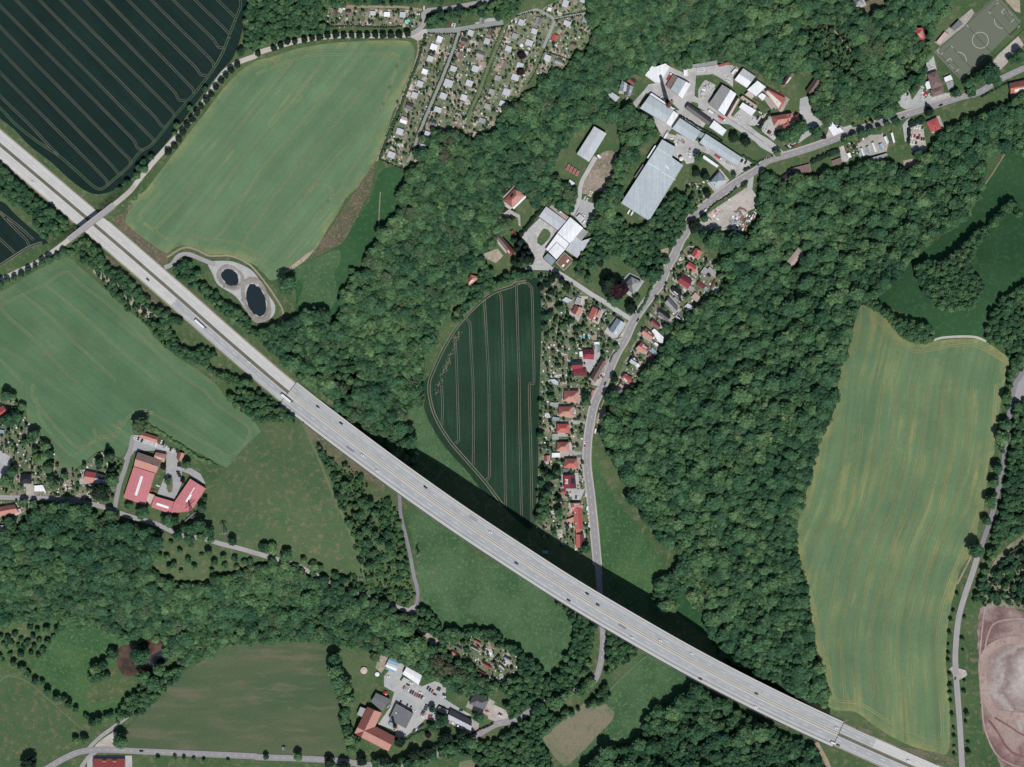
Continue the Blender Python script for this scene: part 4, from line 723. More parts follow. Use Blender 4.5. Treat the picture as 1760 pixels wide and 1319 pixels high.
def wing(root, px, base, roof='g', eave=4.0, rise=None, c1='red', c2=None, wall='wall_white', split=False, ridge=0.5, eaves=0.35, chim=(), sky=(), solar=(), win=True, lab=None, hipf=0.5):
    """one wing of a building: walls, roof and what sits on it; px are the roof corners as the photo shows them"""
    z = base + eave; off = root.location; w = [P(x, y, z) - off for x, y in px]; poly = [(v.x, v.y) for v in w]; ze = z - off.z; zb = base - building.drop - off.z
    raster(OCC, px, 1.5)
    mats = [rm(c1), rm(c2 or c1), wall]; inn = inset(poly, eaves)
    if roof == 'f':
        m = MB(); m.prism(inn, zb, ze - 0.3); m.build("wall", wall, root)
        m = MB(); m.prism(poly, ze - 0.299, ze); rf = m.build("roof", mats, root)
        # raised edge
        m = MB(); ins = inset(poly, 0.3); n = len(poly)
        for i in range(n):
            a, b, c, d = poly[i], poly[(i + 1) % n], ins[(i + 1) % n], ins[i]; m.prism([a, b, c, d], ze + 0.002, ze + 0.28)
        m.build("roof_edge", rm(c2 or c1), rf); zr = lambda p: ze
    else:
        pl = quad_sort(poly); A, B, Cc, D = [Vector(p) for p in pl]
        wd = ((B - Cc).length + (A - D).length) / 2; ln = ((A - B).length + (Cc - D).length) / 2
        rs = rise if rise is not None else wd * 0.33
        e1, e2 = A.lerp(D, ridge), B.lerp(Cc, ridge)
        if roof == 'h':
            k = min(hipf * wd / ln, 0.47); e1, e2 = e1.lerp(e2, k), e2.lerp(e1, k)
        if roof == 'p': e1 = e2 = (A + B + Cc + D) / 4
        if roof == 's': e1, e2 = A, B
        th = 0.22; top = [(A.x, A.y, ze), (B.x, B.y, ze), (Cc.x, Cc.y, ze), (D.x, D.y, ze), (e1.x, e1.y, ze + rs), (e2.x, e2.y, ze + rs)]
        bot = [(x, y, zz - th) for x, y, zz in top]; V = top + bot
        F = [(0, 1, 5, 4), (2, 3, 4, 5)]; MI = [0, 1]  # two slope tones per roof, mostly with sun and shade painted into the colour
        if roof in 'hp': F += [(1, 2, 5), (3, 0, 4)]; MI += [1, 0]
        ar = sum(pl[i][0] * pl[(i + 1) % 4][1] - pl[(i + 1) % 4][0] * pl[i][1] for i in range(4))
        if roof == 's':
            V = [(A.x, A.y, ze + rs), (B.x, B.y, ze + rs), (Cc.x, Cc.y, ze), (D.x, D.y, ze)]; V += [(x, y, zz - th) for x, y, zz in V]; F = [(0, 1, 2, 3)]; MI = [0]; n_ = 4; ring = [0, 1, 2, 3]
        else: n_ = 6; ring = [0, 1, 5, 2, 3, 4] if roof == 'g' else [0, 1, 2, 3]
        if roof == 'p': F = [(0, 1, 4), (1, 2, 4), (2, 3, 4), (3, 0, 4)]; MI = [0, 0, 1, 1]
        F2 = [tuple(i + n_ for i in f)[::-1] for f in F]; sides = [(ring[i], ring[(i + 1) % len(ring)], ring[(i + 1) % len(ring)] + n_, ring[i] + n_) for i in range(len(ring))]
        sides = [s[::-1] for s in sides]
        F = F + F2 + sides; MI = MI + [2] * (len(F2) + len(sides))
        if ar < 0: F = [f[::-1] for f in F]
        rf = obj("roof", mesh("roof", V, F, mats, MI), root)
        il = inset([tuple(p) for p in pl], eaves); a, b, c, d = [Vector(p) for p in il]
        m = MB(); m.prism(il, zb, ze - th)
        if roof == 'g':
            r1, r2 = a.lerp(d, ridge), b.lerp(c, ridge); zt = ze + rs - th - 0.12
            v = [(a.x, a.y, ze - th), (b.x, b.y, ze - th), (c.x, c.y, ze - th), (d.x, d.y, ze - th), (r1.x, r1.y, zt), (r2.x, r2.y, zt)]; m.add(v, [(3, 0, 4) if ar > 0 else (0, 3, 4), (1, 2, 5) if ar > 0 else (2, 1, 5)])
        m.build("wall", wall, root)
        def zr(p):
            p = Vector(p)
            if roof == 's': ax = (A + B) / 2; bx = (Cc + D) / 2; t = (p - bx).dot(ax - bx) / max((ax - bx).length_squared, 1e-6); return ze + rs * min(max(t, 0), 1)
            u = (D - A).normalized(); t = (p - A).dot(u) / max((D - A).length, 1e-6); t = t / ridge if t < ridge else (1 - t) / (1 - ridge); return ze + rs * min(max(t, 0), 1)
    def onroof(x, y):
        v = P(x, y, z + 1.0) - off; return v.x, v.y, zr((v.x, v.y))
    for s in chim:
        for x, y in T(s): vx, vy, vz = onroof(x, y); o = obj("chimney", CHIM, rf); o.location = (vx, vy, vz)
    for nm, lst, mt in (("skylight", sky, "skylight_glass"), ("solar_panel", solar, "solar_glass")):
        for s in lst:
            cs = [onroof(x, y) for x, y in T(s)]; V = [(x, y, zz + 0.14) for x, y, zz in cs] + [(x, y, zz + 0.02) for x, y, zz in cs]; n = len(cs)
            a_ = sum(cs[i][0] * cs[(i + 1) % n][1] - cs[(i + 1) % n][0] * cs[i][1] for i in range(n)); F = [tuple(range(n))] + [(i, n + i, n + (i + 1) % n, (i + 1) % n) for i in range(n)]
            if a_ < 0: F = [f[::-1] for f in F]
            obj(nm, mesh(nm, V, F, mt), rf)
    if win:
        n = len(inn if roof == 'f' else il); pp = inn if roof == 'f' else il; arr = sum(pp[i][0] * pp[(i + 1) % n][1] - pp[(i + 1) % n][0] * pp[i][1] for i in range(n)); done = False
        for i in range(n):
            a, b = Vector(pp[i]), Vector(pp[(i + 1) % n]); L = (b - a).length
            if L < 4 or (win == 2 and i % 2): continue
            u = (b - a) / L; k = min(max(1, int(L / 4.5)), 4); nrm = Vector((u.y, -u.x)) * (1 if arr > 0 else -1)
            for j in range(k):
                p = a + u * L * (j + .5) / k + nrm * 0.03; ang = math.atan2(u.y, u.x)
                if not done and j == 0: o = obj("door", DOOR, root); o.location = (p.x, p.y, base - off.z); o.rotation_euler.z = ang; done = True; continue
                o = obj("window", WIN, root); o.location = (p.x, p.y, base - off.z + (1.7 if eave < 5.2 else eave - 1.6)); o.rotation_euler.z = ang
    return rf
def building(name, label, cat, wings, group=None):
    allpx = [q for w in wings for q in T(w["p"])]; cx = sum(q[0] for q in allpx) / len(allpx); cy = sum(q[1] for q in allpx) / len(allpx)
    hs = [h1(*q) for q in allpx]; base = 0.5 * max(hs) + 0.5 * sum(hs) / len(hs) + 0.3; building.drop = base - min(hs) + 0.6; root = empty(name, P(cx, cy, base), label=label, cat=cat, group=group)
    root.location.z = base
    if cat == "house":                     # paved or gravelled ground around the house
        q = T(wings[0]["p"]); qc = np.mean(q, 0); rr = random.Random(int(cx * 7 + cy)); sh = np.array((rr.uniform(-3, 3), rr.uniform(-1, 4))); k = rr.uniform(1.18, 1.5)
        sheet("terrace", [tuple(qc + sh + (np.array(v) - qc) * k) for v in q], rr.choice(["terrace", "terrace", "gravel", "yard_grey"]), 0.24, step=6, closed_spline=False)
    for w in wings:
        w = dict(w); px = T(w.pop("p")); wing(root, px, base, **w)
    return root
def W(p, roof='g', eave=4.0, c1='red', c2=None, **kw): return dict(p=p, roof=roof, eave=eave, c1=c1, c2=c2, **kw)
# ------------------------------------------------------------------ the works yard in the side valley
BD = building; WH = 'wall_white'; WG = 'wall_grey'
BD("warehouse", "white flat-roofed shed at the wood's edge, crossed by the chimney shadow", "warehouse", [W("B1 550,320 640,190 700,200 830,155 895,205 760,420 690,420", 'f', 5, 'white', win=2)])
BD("workshop_hall", "pale blue hall with its sunlit roof side coloured white beside the works chimney", "hall", [W("B1 900,510 1000,345 1175,440 1060,640", 'g', 6, 'blue', 'white', rise=1.8, ridge=0.64, wall=WG, solar=("B1 945,455 960,440 1060,490 1045,505",), win=2), W("B1 835,470 935,310 990,340 897,515", 'f', 4, 'brown', 'tan', wall='wall_brick', win=False)])  # white slope has bright sunlight put into its sheet colour
BD("factory_hall", "long blue-grey hall with a white end bay at the foot of the chimney", "hall", [W("B1 480,770 615,590 938,800 830,978", 'g', 7, 'blue', 'blue', rise=1.6, wall=WG, win=2), W("B1 942,803 1010,860 905,1025 834,980", 'f', 6.4, 'white', win=False), W("B1 612,582 640,560 960,780 940,797", 'f', 5, 'white', 'pale', win=False)])
BD("factory_hall", "blue-grey hall linked by a glazed passage, south of the slate-roofed shed", "hall", [W("B1 920,1050 1030,905 1310,1090 1220,1240", 'g', 6.5, 'blue', 'blue', rise=1.2, wall=WG, win=2), W("B1 1262,1150 1312,1092 1370,1122 1325,1190", 'f', 5, 'bluegrey', win=False)])
BD("factory_hall", "long blue-grey hall running down to the village road with trucks alongside", "hall", [W("B5 495,125 585,0 1085,330 1010,440", 'g', 6.5, 'blue', 'blue', rise=1.2, wall=WG, win=2)])
BD("factory_hall", "largest blue-grey factory hall with white roof seams", "hall", [W("B3 700,955 1265,80 1465,195 1395,325 1555,435 1085,1200", 'f', 8.5, 'blue', 'pale', wall=WG, sky=("B3 1305,440 1320,432 1362,475 1350,490", "B3 1070,405 1074,399 1244,499 1240,505", "B3 1260,530 1264,524 1454,634 1450,640", "B3 1195,205 1198,200 1405,320 1402,325"), win=2)])  # skylight parts here are a rooftop unit and three white roof seams
BD("lean_to", "narrow white lean-to along the wooded side of the largest hall", "shed", [W("B3 1055,330 1165,160 1185,175 1078,345", 's', 4, 'white', rise=.5, win=False)])
BD("lean_to", "narrow dark lean-to along the wooded side of the largest hall", "shed", [W("B3 880,600 1000,420 1020,435 902,618", 's', 4, 'slate', 'white', rise=.5, win=False)])
BD("storage_shed", "dark slate gabled shed across the lane from the white hall", "shed", [W("B1 1100,770 1150,700 1475,930 1425,1010", 'g', 5, 'dark', 'slate', wall='wall_brick', win=2)])
BD("storage_hall", "white flat hall at the end of the slate-roofed shed", "hall", [W("B1 1430,1030 1500,935 1675,1075 1615,1155", 'f', 5, 'white', 'pale', win=2)])
BD("workshop_hall", "grey and white gabled hall in the middle of the works yard", "hall", [W("B2 145,710 330,445 525,575 360,870", 'g', 7, 'grey', 'white', rise=2.6, ridge=0.58, wall=WG, win=2)])
BD("brick_workshop", "brown gabled workshop with small roof lights and white annex", "workshop", [W("B2 365,870 525,620 570,650 430,905", 'g', 6, 'darkbrown', 'pinkish', wall='wall_brick', win=2), W("B2 560,760 610,690 800,800 730,885", 'f', 4.5, 'white', 'pale', win=2), W("B2 575,625 610,600 815,740 790,785", 's', 5, 'tan', 'grey', rise=1.2, win=False, solar=("B2 640,655 665,672 650,690 628,672", "B2 690,690 715,707 700,725 678,707", "B2 740,725 765,742 750,760 728,742"))])
BD("storage_hall", "white gabled hall at the wood's edge beside parked vans", "hall", [W("B2 500,380 620,220 790,335 670,490", 'g', 5.5, 'pale', 'white', rise=1.6, win=2)])
BD("storage_hall", "white stepped hall with a blue skylight joined to the long orange house", "hall", [W("B2 670,520 815,390 935,480 800,610", 'f', 5.5, 'white', 'pale', solar=("B2 765,390 785,365 815,385 790,412",), win=2), W("B2 640,585 700,530 775,605 735,645", 'f', 4, 'pinkish', win=False), W("B2 820,605 875,560 940,600 885,670", 'f', 4.5, 'white', win=False)])
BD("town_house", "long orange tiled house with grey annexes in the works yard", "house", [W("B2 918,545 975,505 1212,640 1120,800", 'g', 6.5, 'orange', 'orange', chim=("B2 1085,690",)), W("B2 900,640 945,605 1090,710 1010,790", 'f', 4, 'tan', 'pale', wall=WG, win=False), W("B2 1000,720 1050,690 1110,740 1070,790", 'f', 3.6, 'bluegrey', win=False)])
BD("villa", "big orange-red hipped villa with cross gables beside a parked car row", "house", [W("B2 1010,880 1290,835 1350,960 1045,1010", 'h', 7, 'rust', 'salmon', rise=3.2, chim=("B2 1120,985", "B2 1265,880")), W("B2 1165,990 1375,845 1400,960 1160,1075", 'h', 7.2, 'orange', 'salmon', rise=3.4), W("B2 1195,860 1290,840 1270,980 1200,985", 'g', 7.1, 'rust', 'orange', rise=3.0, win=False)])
BD("garage", "brown gabled garage block under the wood above the orange house", "garage", [W("B2 1150,450 1250,270 1330,300 1200,470", 'g', 4, 'darkbrown', 'brown', win=2)])
BD("barn", "dark brown barn with a lighter eastern roof at the top of the drive", "barn", [W("B2 1480,530 1600,360 1690,400 1560,600", 'g', 5, 'darkbrown', 'brown', chim=("B2 1590,470",), wall='wall_wood', win=2)])
BD("shop", "white angular flat-roofed shop on the bend of the village road", "shop", [W("E1 0,440 70,385 160,490 190,470 250,530 100,600", 'f', 4.5, 'white', 'pale', win=2)])
BD("shed_row", "weathered grey flat shed row below the wood behind the gravel yard", "shed", [W("B1 1190,170 1300,150 1540,110 1545,170 1420,200 1210,215", 'f', 3.5, 'grey', 'slate', wall=WG, win=2)])
BD("shed", "small white box shed at the yard corner", "shed", [W("B1 1080,225 1135,225 1135,330 1080,330", 'f', 3, 'white', win=False)])
BD("site_cabin", "white site cabin with a dotted roof in the gravel yard", "cabin", [W("B1 1265,215 1365,205 1370,260 1270,270", 'f', 3, 'pale', 'white', win=False, solar=tuple("B1 %d,%d %d,%d %d,%d %d,%d" % (x, y, x + 7, y, x + 7, y + 7, x, y + 7) for x in (1290, 1315, 1340) for y in (222, 245)))])
BD("shed", "long rusty-red lean-to roof below the wood", "shed", [W("B1 1545,180 1700,130 1740,160 1570,205", 's', 3, 'rust', 'red', rise=.8, win=False)])
BD("house", "grey multi-gabled house among trees above the works chimney", "house", [W("B1 190,530 230,385 310,440 300,545", 'g', 6, 'bluegrey', 'pale', wall=WH), W("B1 270,600 300,440 392,475 350,600", 'g', 6.2, 'slate', 'bluegrey', wall=WH)])
BD("garage", "pale grey flat garage beside the multi-gabled house", "garage", [W("B1 30,580 100,550 205,620 140,700", 'f', 3.2, 'pale', 'grey', win=False)])
BD("shed", "rusty brown shed against the wood behind the grey gabled house", "shed", [W("B1 300,395 360,350 430,400 385,465", 'g', 3, 'darkbrown', 'rust', win=False)])
BD("farm_hall", "pale grey hall standing alone in the wood clearing", "hall", [W("c 445,1060 565,870 650,920 530,1115", 'g', 8, 'pale', 'pale', rise=1.2, wall=WG, win=2)])
BD("shed", "small white shed at the end of the clearing track", "shed", [W("B3 365,300 392,283 432,322 408,345", 'g', 2.6, 'white', rise=.6, win=False)])
BD("shed", "white double shed by the track below the red containers", "shed", [W("B4 1085,130 1115,70 1185,120 1135,185", 'g', 3, 'white', rise=.8, win=False)])
for i, (x, y) in enumerate(((390, 1152), (411, 1166), (432, 1180), (453, 1194))):
    BD("shipping_container", "red shipping container in the row of four at the clearing", "container", [W("c %d,%d %d,%d %d,%d %d,%d" % (x - 19, y + 10, x - 2, y - 22, x + 12, y - 14, x - 5, y + 20), 'f', 2.6, 'red', 'pinkish', wall='tile_red', win=False, eaves=.05)], "red containers at the clearing")
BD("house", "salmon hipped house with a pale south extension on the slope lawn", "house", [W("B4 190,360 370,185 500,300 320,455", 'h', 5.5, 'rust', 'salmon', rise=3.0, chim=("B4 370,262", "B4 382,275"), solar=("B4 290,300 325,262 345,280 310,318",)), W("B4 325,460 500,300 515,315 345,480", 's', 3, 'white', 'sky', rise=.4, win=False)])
BD("factory", "white factory of stepped flat roofs beside the turning circle", "factory", [W("B4 690,580 790,440 1065,640 950,770", 'g', 5.5, 'pale', 'pale', rise=.8, wall=WH, win=2), W("B4 830,450 870,410 1105,590 1068,636", 'f', 4, 'tan', 'grey', win=False, sky=("B4 915,475 930,460 1010,515 995,532",)), W("B4 945,805 1120,588 1300,740 1115,950", 'g', 7, 'white', 'white', rise=1.0, win=2, sky=("B4 1085,835 1090,825 1200,712 1205,722",)), W("B4 1190,850 1290,740 1365,795 1270,915", 'f', 6, 'grey', 'pale', win=False),
   W("B4 780,1035 943,810 1110,955 1050,1045 930,930 840,1065", 'f', 5, 'white', 'pale', win=False), W("B4 823,1062 932,935 1050,1035 930,1172", 'g', 6.5, 'white', 'white', rise=.6, win=2, sky=("B4 895,1085 900,1075 985,990 990,1000",)), W("B4 1060,1040 1190,855 1272,918 1430,870 1215,1150", 'f', 5, 'pale', 'white', win=2), W("B4 748,1150 812,1082 925,1180 862,1262", 'f', 4, 'bluegrey', 'slate', win=False), W("B4 925,1212 1040,1072 1170,1182 1035,1325", 'f', 6, 'moss_roof', 'white', win=2, sky=("B4 1062,1200 1090,1165 1110,1180 1082,1215", "B4 1000,1260 1028,1232 1048,1248 1020,1278"))])
BD("town_house", "long maroon gabled house among conifers west of the white factory", "house", [W("B4 80,855 140,810 285,975 225,1030", 'g', 6, 'darkbrown', 'brown'), W("B4 228,1030 285,978 365,1065 290,1135", 'g', 6.4, 'maroon', 'rust', chim=("B4 300,1040",))])
BD("hut", "brown square hut on the grass beside the clearing track", "hut", [W("B4 960,265 1000,210 1060,268 1012,345", 'p', 3, 'brown', 'brown', rise=1.4, win=False)])
BD("cottage", "small red-brown cottage at the wood's edge above the dark field", "cottage", [W("f 1440,622 1475,568 1540,588 1450,662", 'h', 4, 'rust', 'salmon')])
BD("hut", "little red hut beside the conifer row", "hut", [W("B4 300,790 330,765 375,830 345,855", 'g', 2.8, 'rust', 'rust', win=False)])
BD("shed", "white flat shed between two parked vans behind the factory", "shed", [W("B4 1205,590 1250,545 1322,610 1262,665", 'f', 3.2, 'pale', 'white', win=False)])
BD("villa", "blue-grey pyramid-roofed villa on a lawn beside the village road", "house", [W("B5 640,670 770,525 865,640 730,780", 'p', 7, 'bluegrey', 'blue', rise=3.5, chim=("B5 705,712", "B5 730,670"))])
BD("garage", "long white flat garage row behind the blue-grey villa", "garage", [W("B5 530,330 560,295 765,440 740,472", 'f', 3, 'white', 'pale', win=2)])
# ------------------------------------------------------------------ village
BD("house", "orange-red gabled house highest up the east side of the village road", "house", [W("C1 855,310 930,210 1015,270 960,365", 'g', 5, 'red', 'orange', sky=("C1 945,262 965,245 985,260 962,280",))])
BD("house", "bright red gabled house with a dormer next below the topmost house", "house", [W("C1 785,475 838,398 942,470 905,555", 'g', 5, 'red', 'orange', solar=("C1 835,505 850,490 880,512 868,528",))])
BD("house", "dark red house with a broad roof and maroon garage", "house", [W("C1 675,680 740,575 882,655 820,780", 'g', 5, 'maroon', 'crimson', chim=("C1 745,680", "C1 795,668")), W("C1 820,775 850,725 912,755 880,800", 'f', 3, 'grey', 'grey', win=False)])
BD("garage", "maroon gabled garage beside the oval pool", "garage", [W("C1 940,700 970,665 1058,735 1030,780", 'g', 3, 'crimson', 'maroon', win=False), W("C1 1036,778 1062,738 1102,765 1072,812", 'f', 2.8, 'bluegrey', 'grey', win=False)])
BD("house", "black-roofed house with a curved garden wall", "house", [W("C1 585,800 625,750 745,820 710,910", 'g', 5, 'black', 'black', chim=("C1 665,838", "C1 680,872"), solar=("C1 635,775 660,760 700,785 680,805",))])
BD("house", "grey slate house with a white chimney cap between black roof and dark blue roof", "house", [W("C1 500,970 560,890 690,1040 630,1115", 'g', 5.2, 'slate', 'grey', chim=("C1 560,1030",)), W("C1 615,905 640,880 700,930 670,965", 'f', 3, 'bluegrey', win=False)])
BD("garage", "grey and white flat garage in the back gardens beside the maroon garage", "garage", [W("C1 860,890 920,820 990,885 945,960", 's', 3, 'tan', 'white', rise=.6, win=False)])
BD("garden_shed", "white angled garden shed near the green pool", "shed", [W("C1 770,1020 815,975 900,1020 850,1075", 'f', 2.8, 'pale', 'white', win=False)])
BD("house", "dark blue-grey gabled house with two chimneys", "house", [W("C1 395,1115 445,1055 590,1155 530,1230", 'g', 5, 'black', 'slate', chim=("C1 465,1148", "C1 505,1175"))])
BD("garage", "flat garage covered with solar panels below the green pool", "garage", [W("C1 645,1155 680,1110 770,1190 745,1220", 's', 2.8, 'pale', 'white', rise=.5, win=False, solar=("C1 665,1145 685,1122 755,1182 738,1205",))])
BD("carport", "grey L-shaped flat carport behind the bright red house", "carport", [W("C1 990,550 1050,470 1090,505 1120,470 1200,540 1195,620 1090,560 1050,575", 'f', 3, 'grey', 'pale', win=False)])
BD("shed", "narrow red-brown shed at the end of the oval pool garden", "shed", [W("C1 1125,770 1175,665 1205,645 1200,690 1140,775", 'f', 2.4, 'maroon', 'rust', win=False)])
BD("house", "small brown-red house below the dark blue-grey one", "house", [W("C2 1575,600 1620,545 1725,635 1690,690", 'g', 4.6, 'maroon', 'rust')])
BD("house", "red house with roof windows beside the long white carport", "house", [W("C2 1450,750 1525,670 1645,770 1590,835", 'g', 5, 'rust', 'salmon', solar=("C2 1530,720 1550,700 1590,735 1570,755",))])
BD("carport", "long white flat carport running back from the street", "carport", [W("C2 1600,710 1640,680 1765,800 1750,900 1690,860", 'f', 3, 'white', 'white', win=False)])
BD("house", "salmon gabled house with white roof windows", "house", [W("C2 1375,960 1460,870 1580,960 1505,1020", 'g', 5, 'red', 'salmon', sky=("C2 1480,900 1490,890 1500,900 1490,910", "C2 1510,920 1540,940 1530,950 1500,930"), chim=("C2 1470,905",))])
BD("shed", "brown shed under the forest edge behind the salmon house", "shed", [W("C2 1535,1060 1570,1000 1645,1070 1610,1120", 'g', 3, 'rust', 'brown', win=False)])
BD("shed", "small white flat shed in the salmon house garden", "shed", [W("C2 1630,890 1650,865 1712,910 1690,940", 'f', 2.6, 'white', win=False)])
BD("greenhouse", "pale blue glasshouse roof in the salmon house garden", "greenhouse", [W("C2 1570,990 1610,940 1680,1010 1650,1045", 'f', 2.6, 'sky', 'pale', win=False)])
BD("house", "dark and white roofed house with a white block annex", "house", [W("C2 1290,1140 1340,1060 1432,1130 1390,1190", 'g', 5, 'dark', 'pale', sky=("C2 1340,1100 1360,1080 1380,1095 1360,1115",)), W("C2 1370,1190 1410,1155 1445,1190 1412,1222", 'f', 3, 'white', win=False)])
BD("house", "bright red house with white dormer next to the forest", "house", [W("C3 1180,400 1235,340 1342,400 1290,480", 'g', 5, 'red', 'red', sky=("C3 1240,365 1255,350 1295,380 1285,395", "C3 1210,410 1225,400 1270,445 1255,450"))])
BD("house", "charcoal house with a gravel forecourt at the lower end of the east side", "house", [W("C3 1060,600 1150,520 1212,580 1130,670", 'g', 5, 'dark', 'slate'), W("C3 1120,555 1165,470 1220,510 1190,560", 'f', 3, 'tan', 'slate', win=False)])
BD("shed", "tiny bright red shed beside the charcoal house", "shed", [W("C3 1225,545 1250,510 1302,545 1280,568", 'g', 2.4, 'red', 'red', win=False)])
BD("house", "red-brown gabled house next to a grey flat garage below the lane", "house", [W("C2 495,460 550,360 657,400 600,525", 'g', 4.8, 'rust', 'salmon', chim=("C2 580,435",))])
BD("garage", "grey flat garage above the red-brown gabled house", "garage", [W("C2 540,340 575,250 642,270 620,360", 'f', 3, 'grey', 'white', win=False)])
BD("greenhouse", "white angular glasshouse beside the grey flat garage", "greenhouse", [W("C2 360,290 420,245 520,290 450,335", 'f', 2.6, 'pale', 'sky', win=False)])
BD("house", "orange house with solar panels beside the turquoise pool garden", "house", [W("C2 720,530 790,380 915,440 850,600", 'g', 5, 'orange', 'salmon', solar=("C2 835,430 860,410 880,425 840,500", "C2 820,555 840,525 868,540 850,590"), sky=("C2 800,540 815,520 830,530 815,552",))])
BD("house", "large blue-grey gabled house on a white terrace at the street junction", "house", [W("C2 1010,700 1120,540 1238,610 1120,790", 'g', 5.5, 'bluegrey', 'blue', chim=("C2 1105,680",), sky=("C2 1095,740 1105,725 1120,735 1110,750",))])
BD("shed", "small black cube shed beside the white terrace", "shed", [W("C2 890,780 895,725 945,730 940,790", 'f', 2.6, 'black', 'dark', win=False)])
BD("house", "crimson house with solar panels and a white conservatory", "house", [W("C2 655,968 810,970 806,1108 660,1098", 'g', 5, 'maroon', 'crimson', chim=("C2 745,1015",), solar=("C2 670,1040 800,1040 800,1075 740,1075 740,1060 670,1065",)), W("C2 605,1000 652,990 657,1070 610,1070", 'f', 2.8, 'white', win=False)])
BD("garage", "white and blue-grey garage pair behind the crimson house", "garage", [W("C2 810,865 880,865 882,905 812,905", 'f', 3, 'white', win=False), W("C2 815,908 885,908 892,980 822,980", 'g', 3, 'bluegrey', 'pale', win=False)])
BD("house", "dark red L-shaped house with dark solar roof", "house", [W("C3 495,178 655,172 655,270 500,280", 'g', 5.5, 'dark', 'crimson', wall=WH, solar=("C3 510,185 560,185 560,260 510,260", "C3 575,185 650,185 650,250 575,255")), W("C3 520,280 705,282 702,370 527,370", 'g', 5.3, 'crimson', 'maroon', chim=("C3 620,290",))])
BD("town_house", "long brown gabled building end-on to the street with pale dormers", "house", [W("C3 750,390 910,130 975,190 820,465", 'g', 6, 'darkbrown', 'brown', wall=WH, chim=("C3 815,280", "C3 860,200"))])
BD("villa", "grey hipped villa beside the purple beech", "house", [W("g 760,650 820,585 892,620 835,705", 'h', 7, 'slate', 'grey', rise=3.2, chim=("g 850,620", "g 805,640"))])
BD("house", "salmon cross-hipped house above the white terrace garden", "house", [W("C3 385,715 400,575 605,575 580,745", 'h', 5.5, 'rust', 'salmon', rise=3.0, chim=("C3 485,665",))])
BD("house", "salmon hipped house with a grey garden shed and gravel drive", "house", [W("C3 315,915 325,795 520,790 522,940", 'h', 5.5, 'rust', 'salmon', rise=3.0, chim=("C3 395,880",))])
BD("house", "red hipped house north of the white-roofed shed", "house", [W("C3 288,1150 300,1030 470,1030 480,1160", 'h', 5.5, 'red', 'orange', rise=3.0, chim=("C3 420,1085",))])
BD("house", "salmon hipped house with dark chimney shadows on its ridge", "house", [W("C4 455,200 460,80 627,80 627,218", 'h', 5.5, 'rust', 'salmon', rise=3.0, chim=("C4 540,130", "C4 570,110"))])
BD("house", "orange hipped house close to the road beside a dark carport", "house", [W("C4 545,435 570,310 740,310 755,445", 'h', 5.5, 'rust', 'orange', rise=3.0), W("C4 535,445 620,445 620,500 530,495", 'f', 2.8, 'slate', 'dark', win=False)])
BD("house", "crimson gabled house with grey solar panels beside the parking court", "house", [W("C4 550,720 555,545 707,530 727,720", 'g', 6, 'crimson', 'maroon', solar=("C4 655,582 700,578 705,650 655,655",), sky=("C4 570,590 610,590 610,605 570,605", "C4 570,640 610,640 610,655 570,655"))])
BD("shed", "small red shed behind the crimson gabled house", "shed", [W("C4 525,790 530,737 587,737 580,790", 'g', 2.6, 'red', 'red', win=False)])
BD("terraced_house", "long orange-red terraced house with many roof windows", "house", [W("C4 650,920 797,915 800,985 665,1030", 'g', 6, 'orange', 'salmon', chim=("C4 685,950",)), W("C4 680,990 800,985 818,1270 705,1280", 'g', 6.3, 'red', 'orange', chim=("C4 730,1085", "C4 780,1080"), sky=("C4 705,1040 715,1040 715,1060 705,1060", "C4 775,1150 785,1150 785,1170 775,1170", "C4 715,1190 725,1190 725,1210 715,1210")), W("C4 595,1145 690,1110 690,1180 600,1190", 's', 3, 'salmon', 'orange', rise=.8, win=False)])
BD("terraced_house", "smaller orange-red house at the lower end of the terrace", "house", [W("k 438,1035 495,1035 497,1125 440,1128", 'g', 5.6, 'maroon', 'orange'), W("k 438,992 470,992 470,1033 440,1033", 'f', 4, 'orange', 'salmon', win=False)])
BD("garage", "white flat garage with a red hatch between the hipped houses", "garage", [W("C4 388,230 502,230 502,292 386,295", 'f', 3, 'white', 'pale', win=False, solar=())])
BD("garden_shed", "red-brown garden shed beside the dark field edge", "shed", [W("C4 285,348 285,268 362,265 366,346", 'g', 2.8, 'rust', 'salmon', win=False)])
BD("garage", "grey flat garage below the red hipped house", "garage", [W("C3 235,1245 235,1170 320,1170 320,1248", 'f', 3, 'grey', 'pale', win=False)])
BD("garden_shed", "grey flat shed beside a garden wall above the salmon hipped house", "shed", [W("C3 205,782 210,735 320,740 312,802", 'f', 2.8, 'grey', 'pale', win=False)])
BD("garage", "pale grey garage on the gravel drive", "garage", [W("C3 225,985 240,932 340,947 325,992", 'f', 3, 'bluegrey', 'grey', win=False)])
BD("garden_shed", "grey and white shed with a blue tarpaulin beside the field", "shed", [W("C3 190,420 260,412 320,450 310,505 245,480", 'f', 2.6, 'pale', 'sky', win=False)])
BD("garage", "blue flat shed in the viaduct shadow", "shed", [W("k 207,1145 250,1145 250,1168 210,1168", 'f', 2.8, 'sky', 'bluegrey', win=False)])
BD("shed", "salmon roofed shed on a white terrace beside the road", "shed", [W("C3 760,635 785,560 822,575 800,645", 'g', 2.6, 'salmon', 'salmon', win=False)])
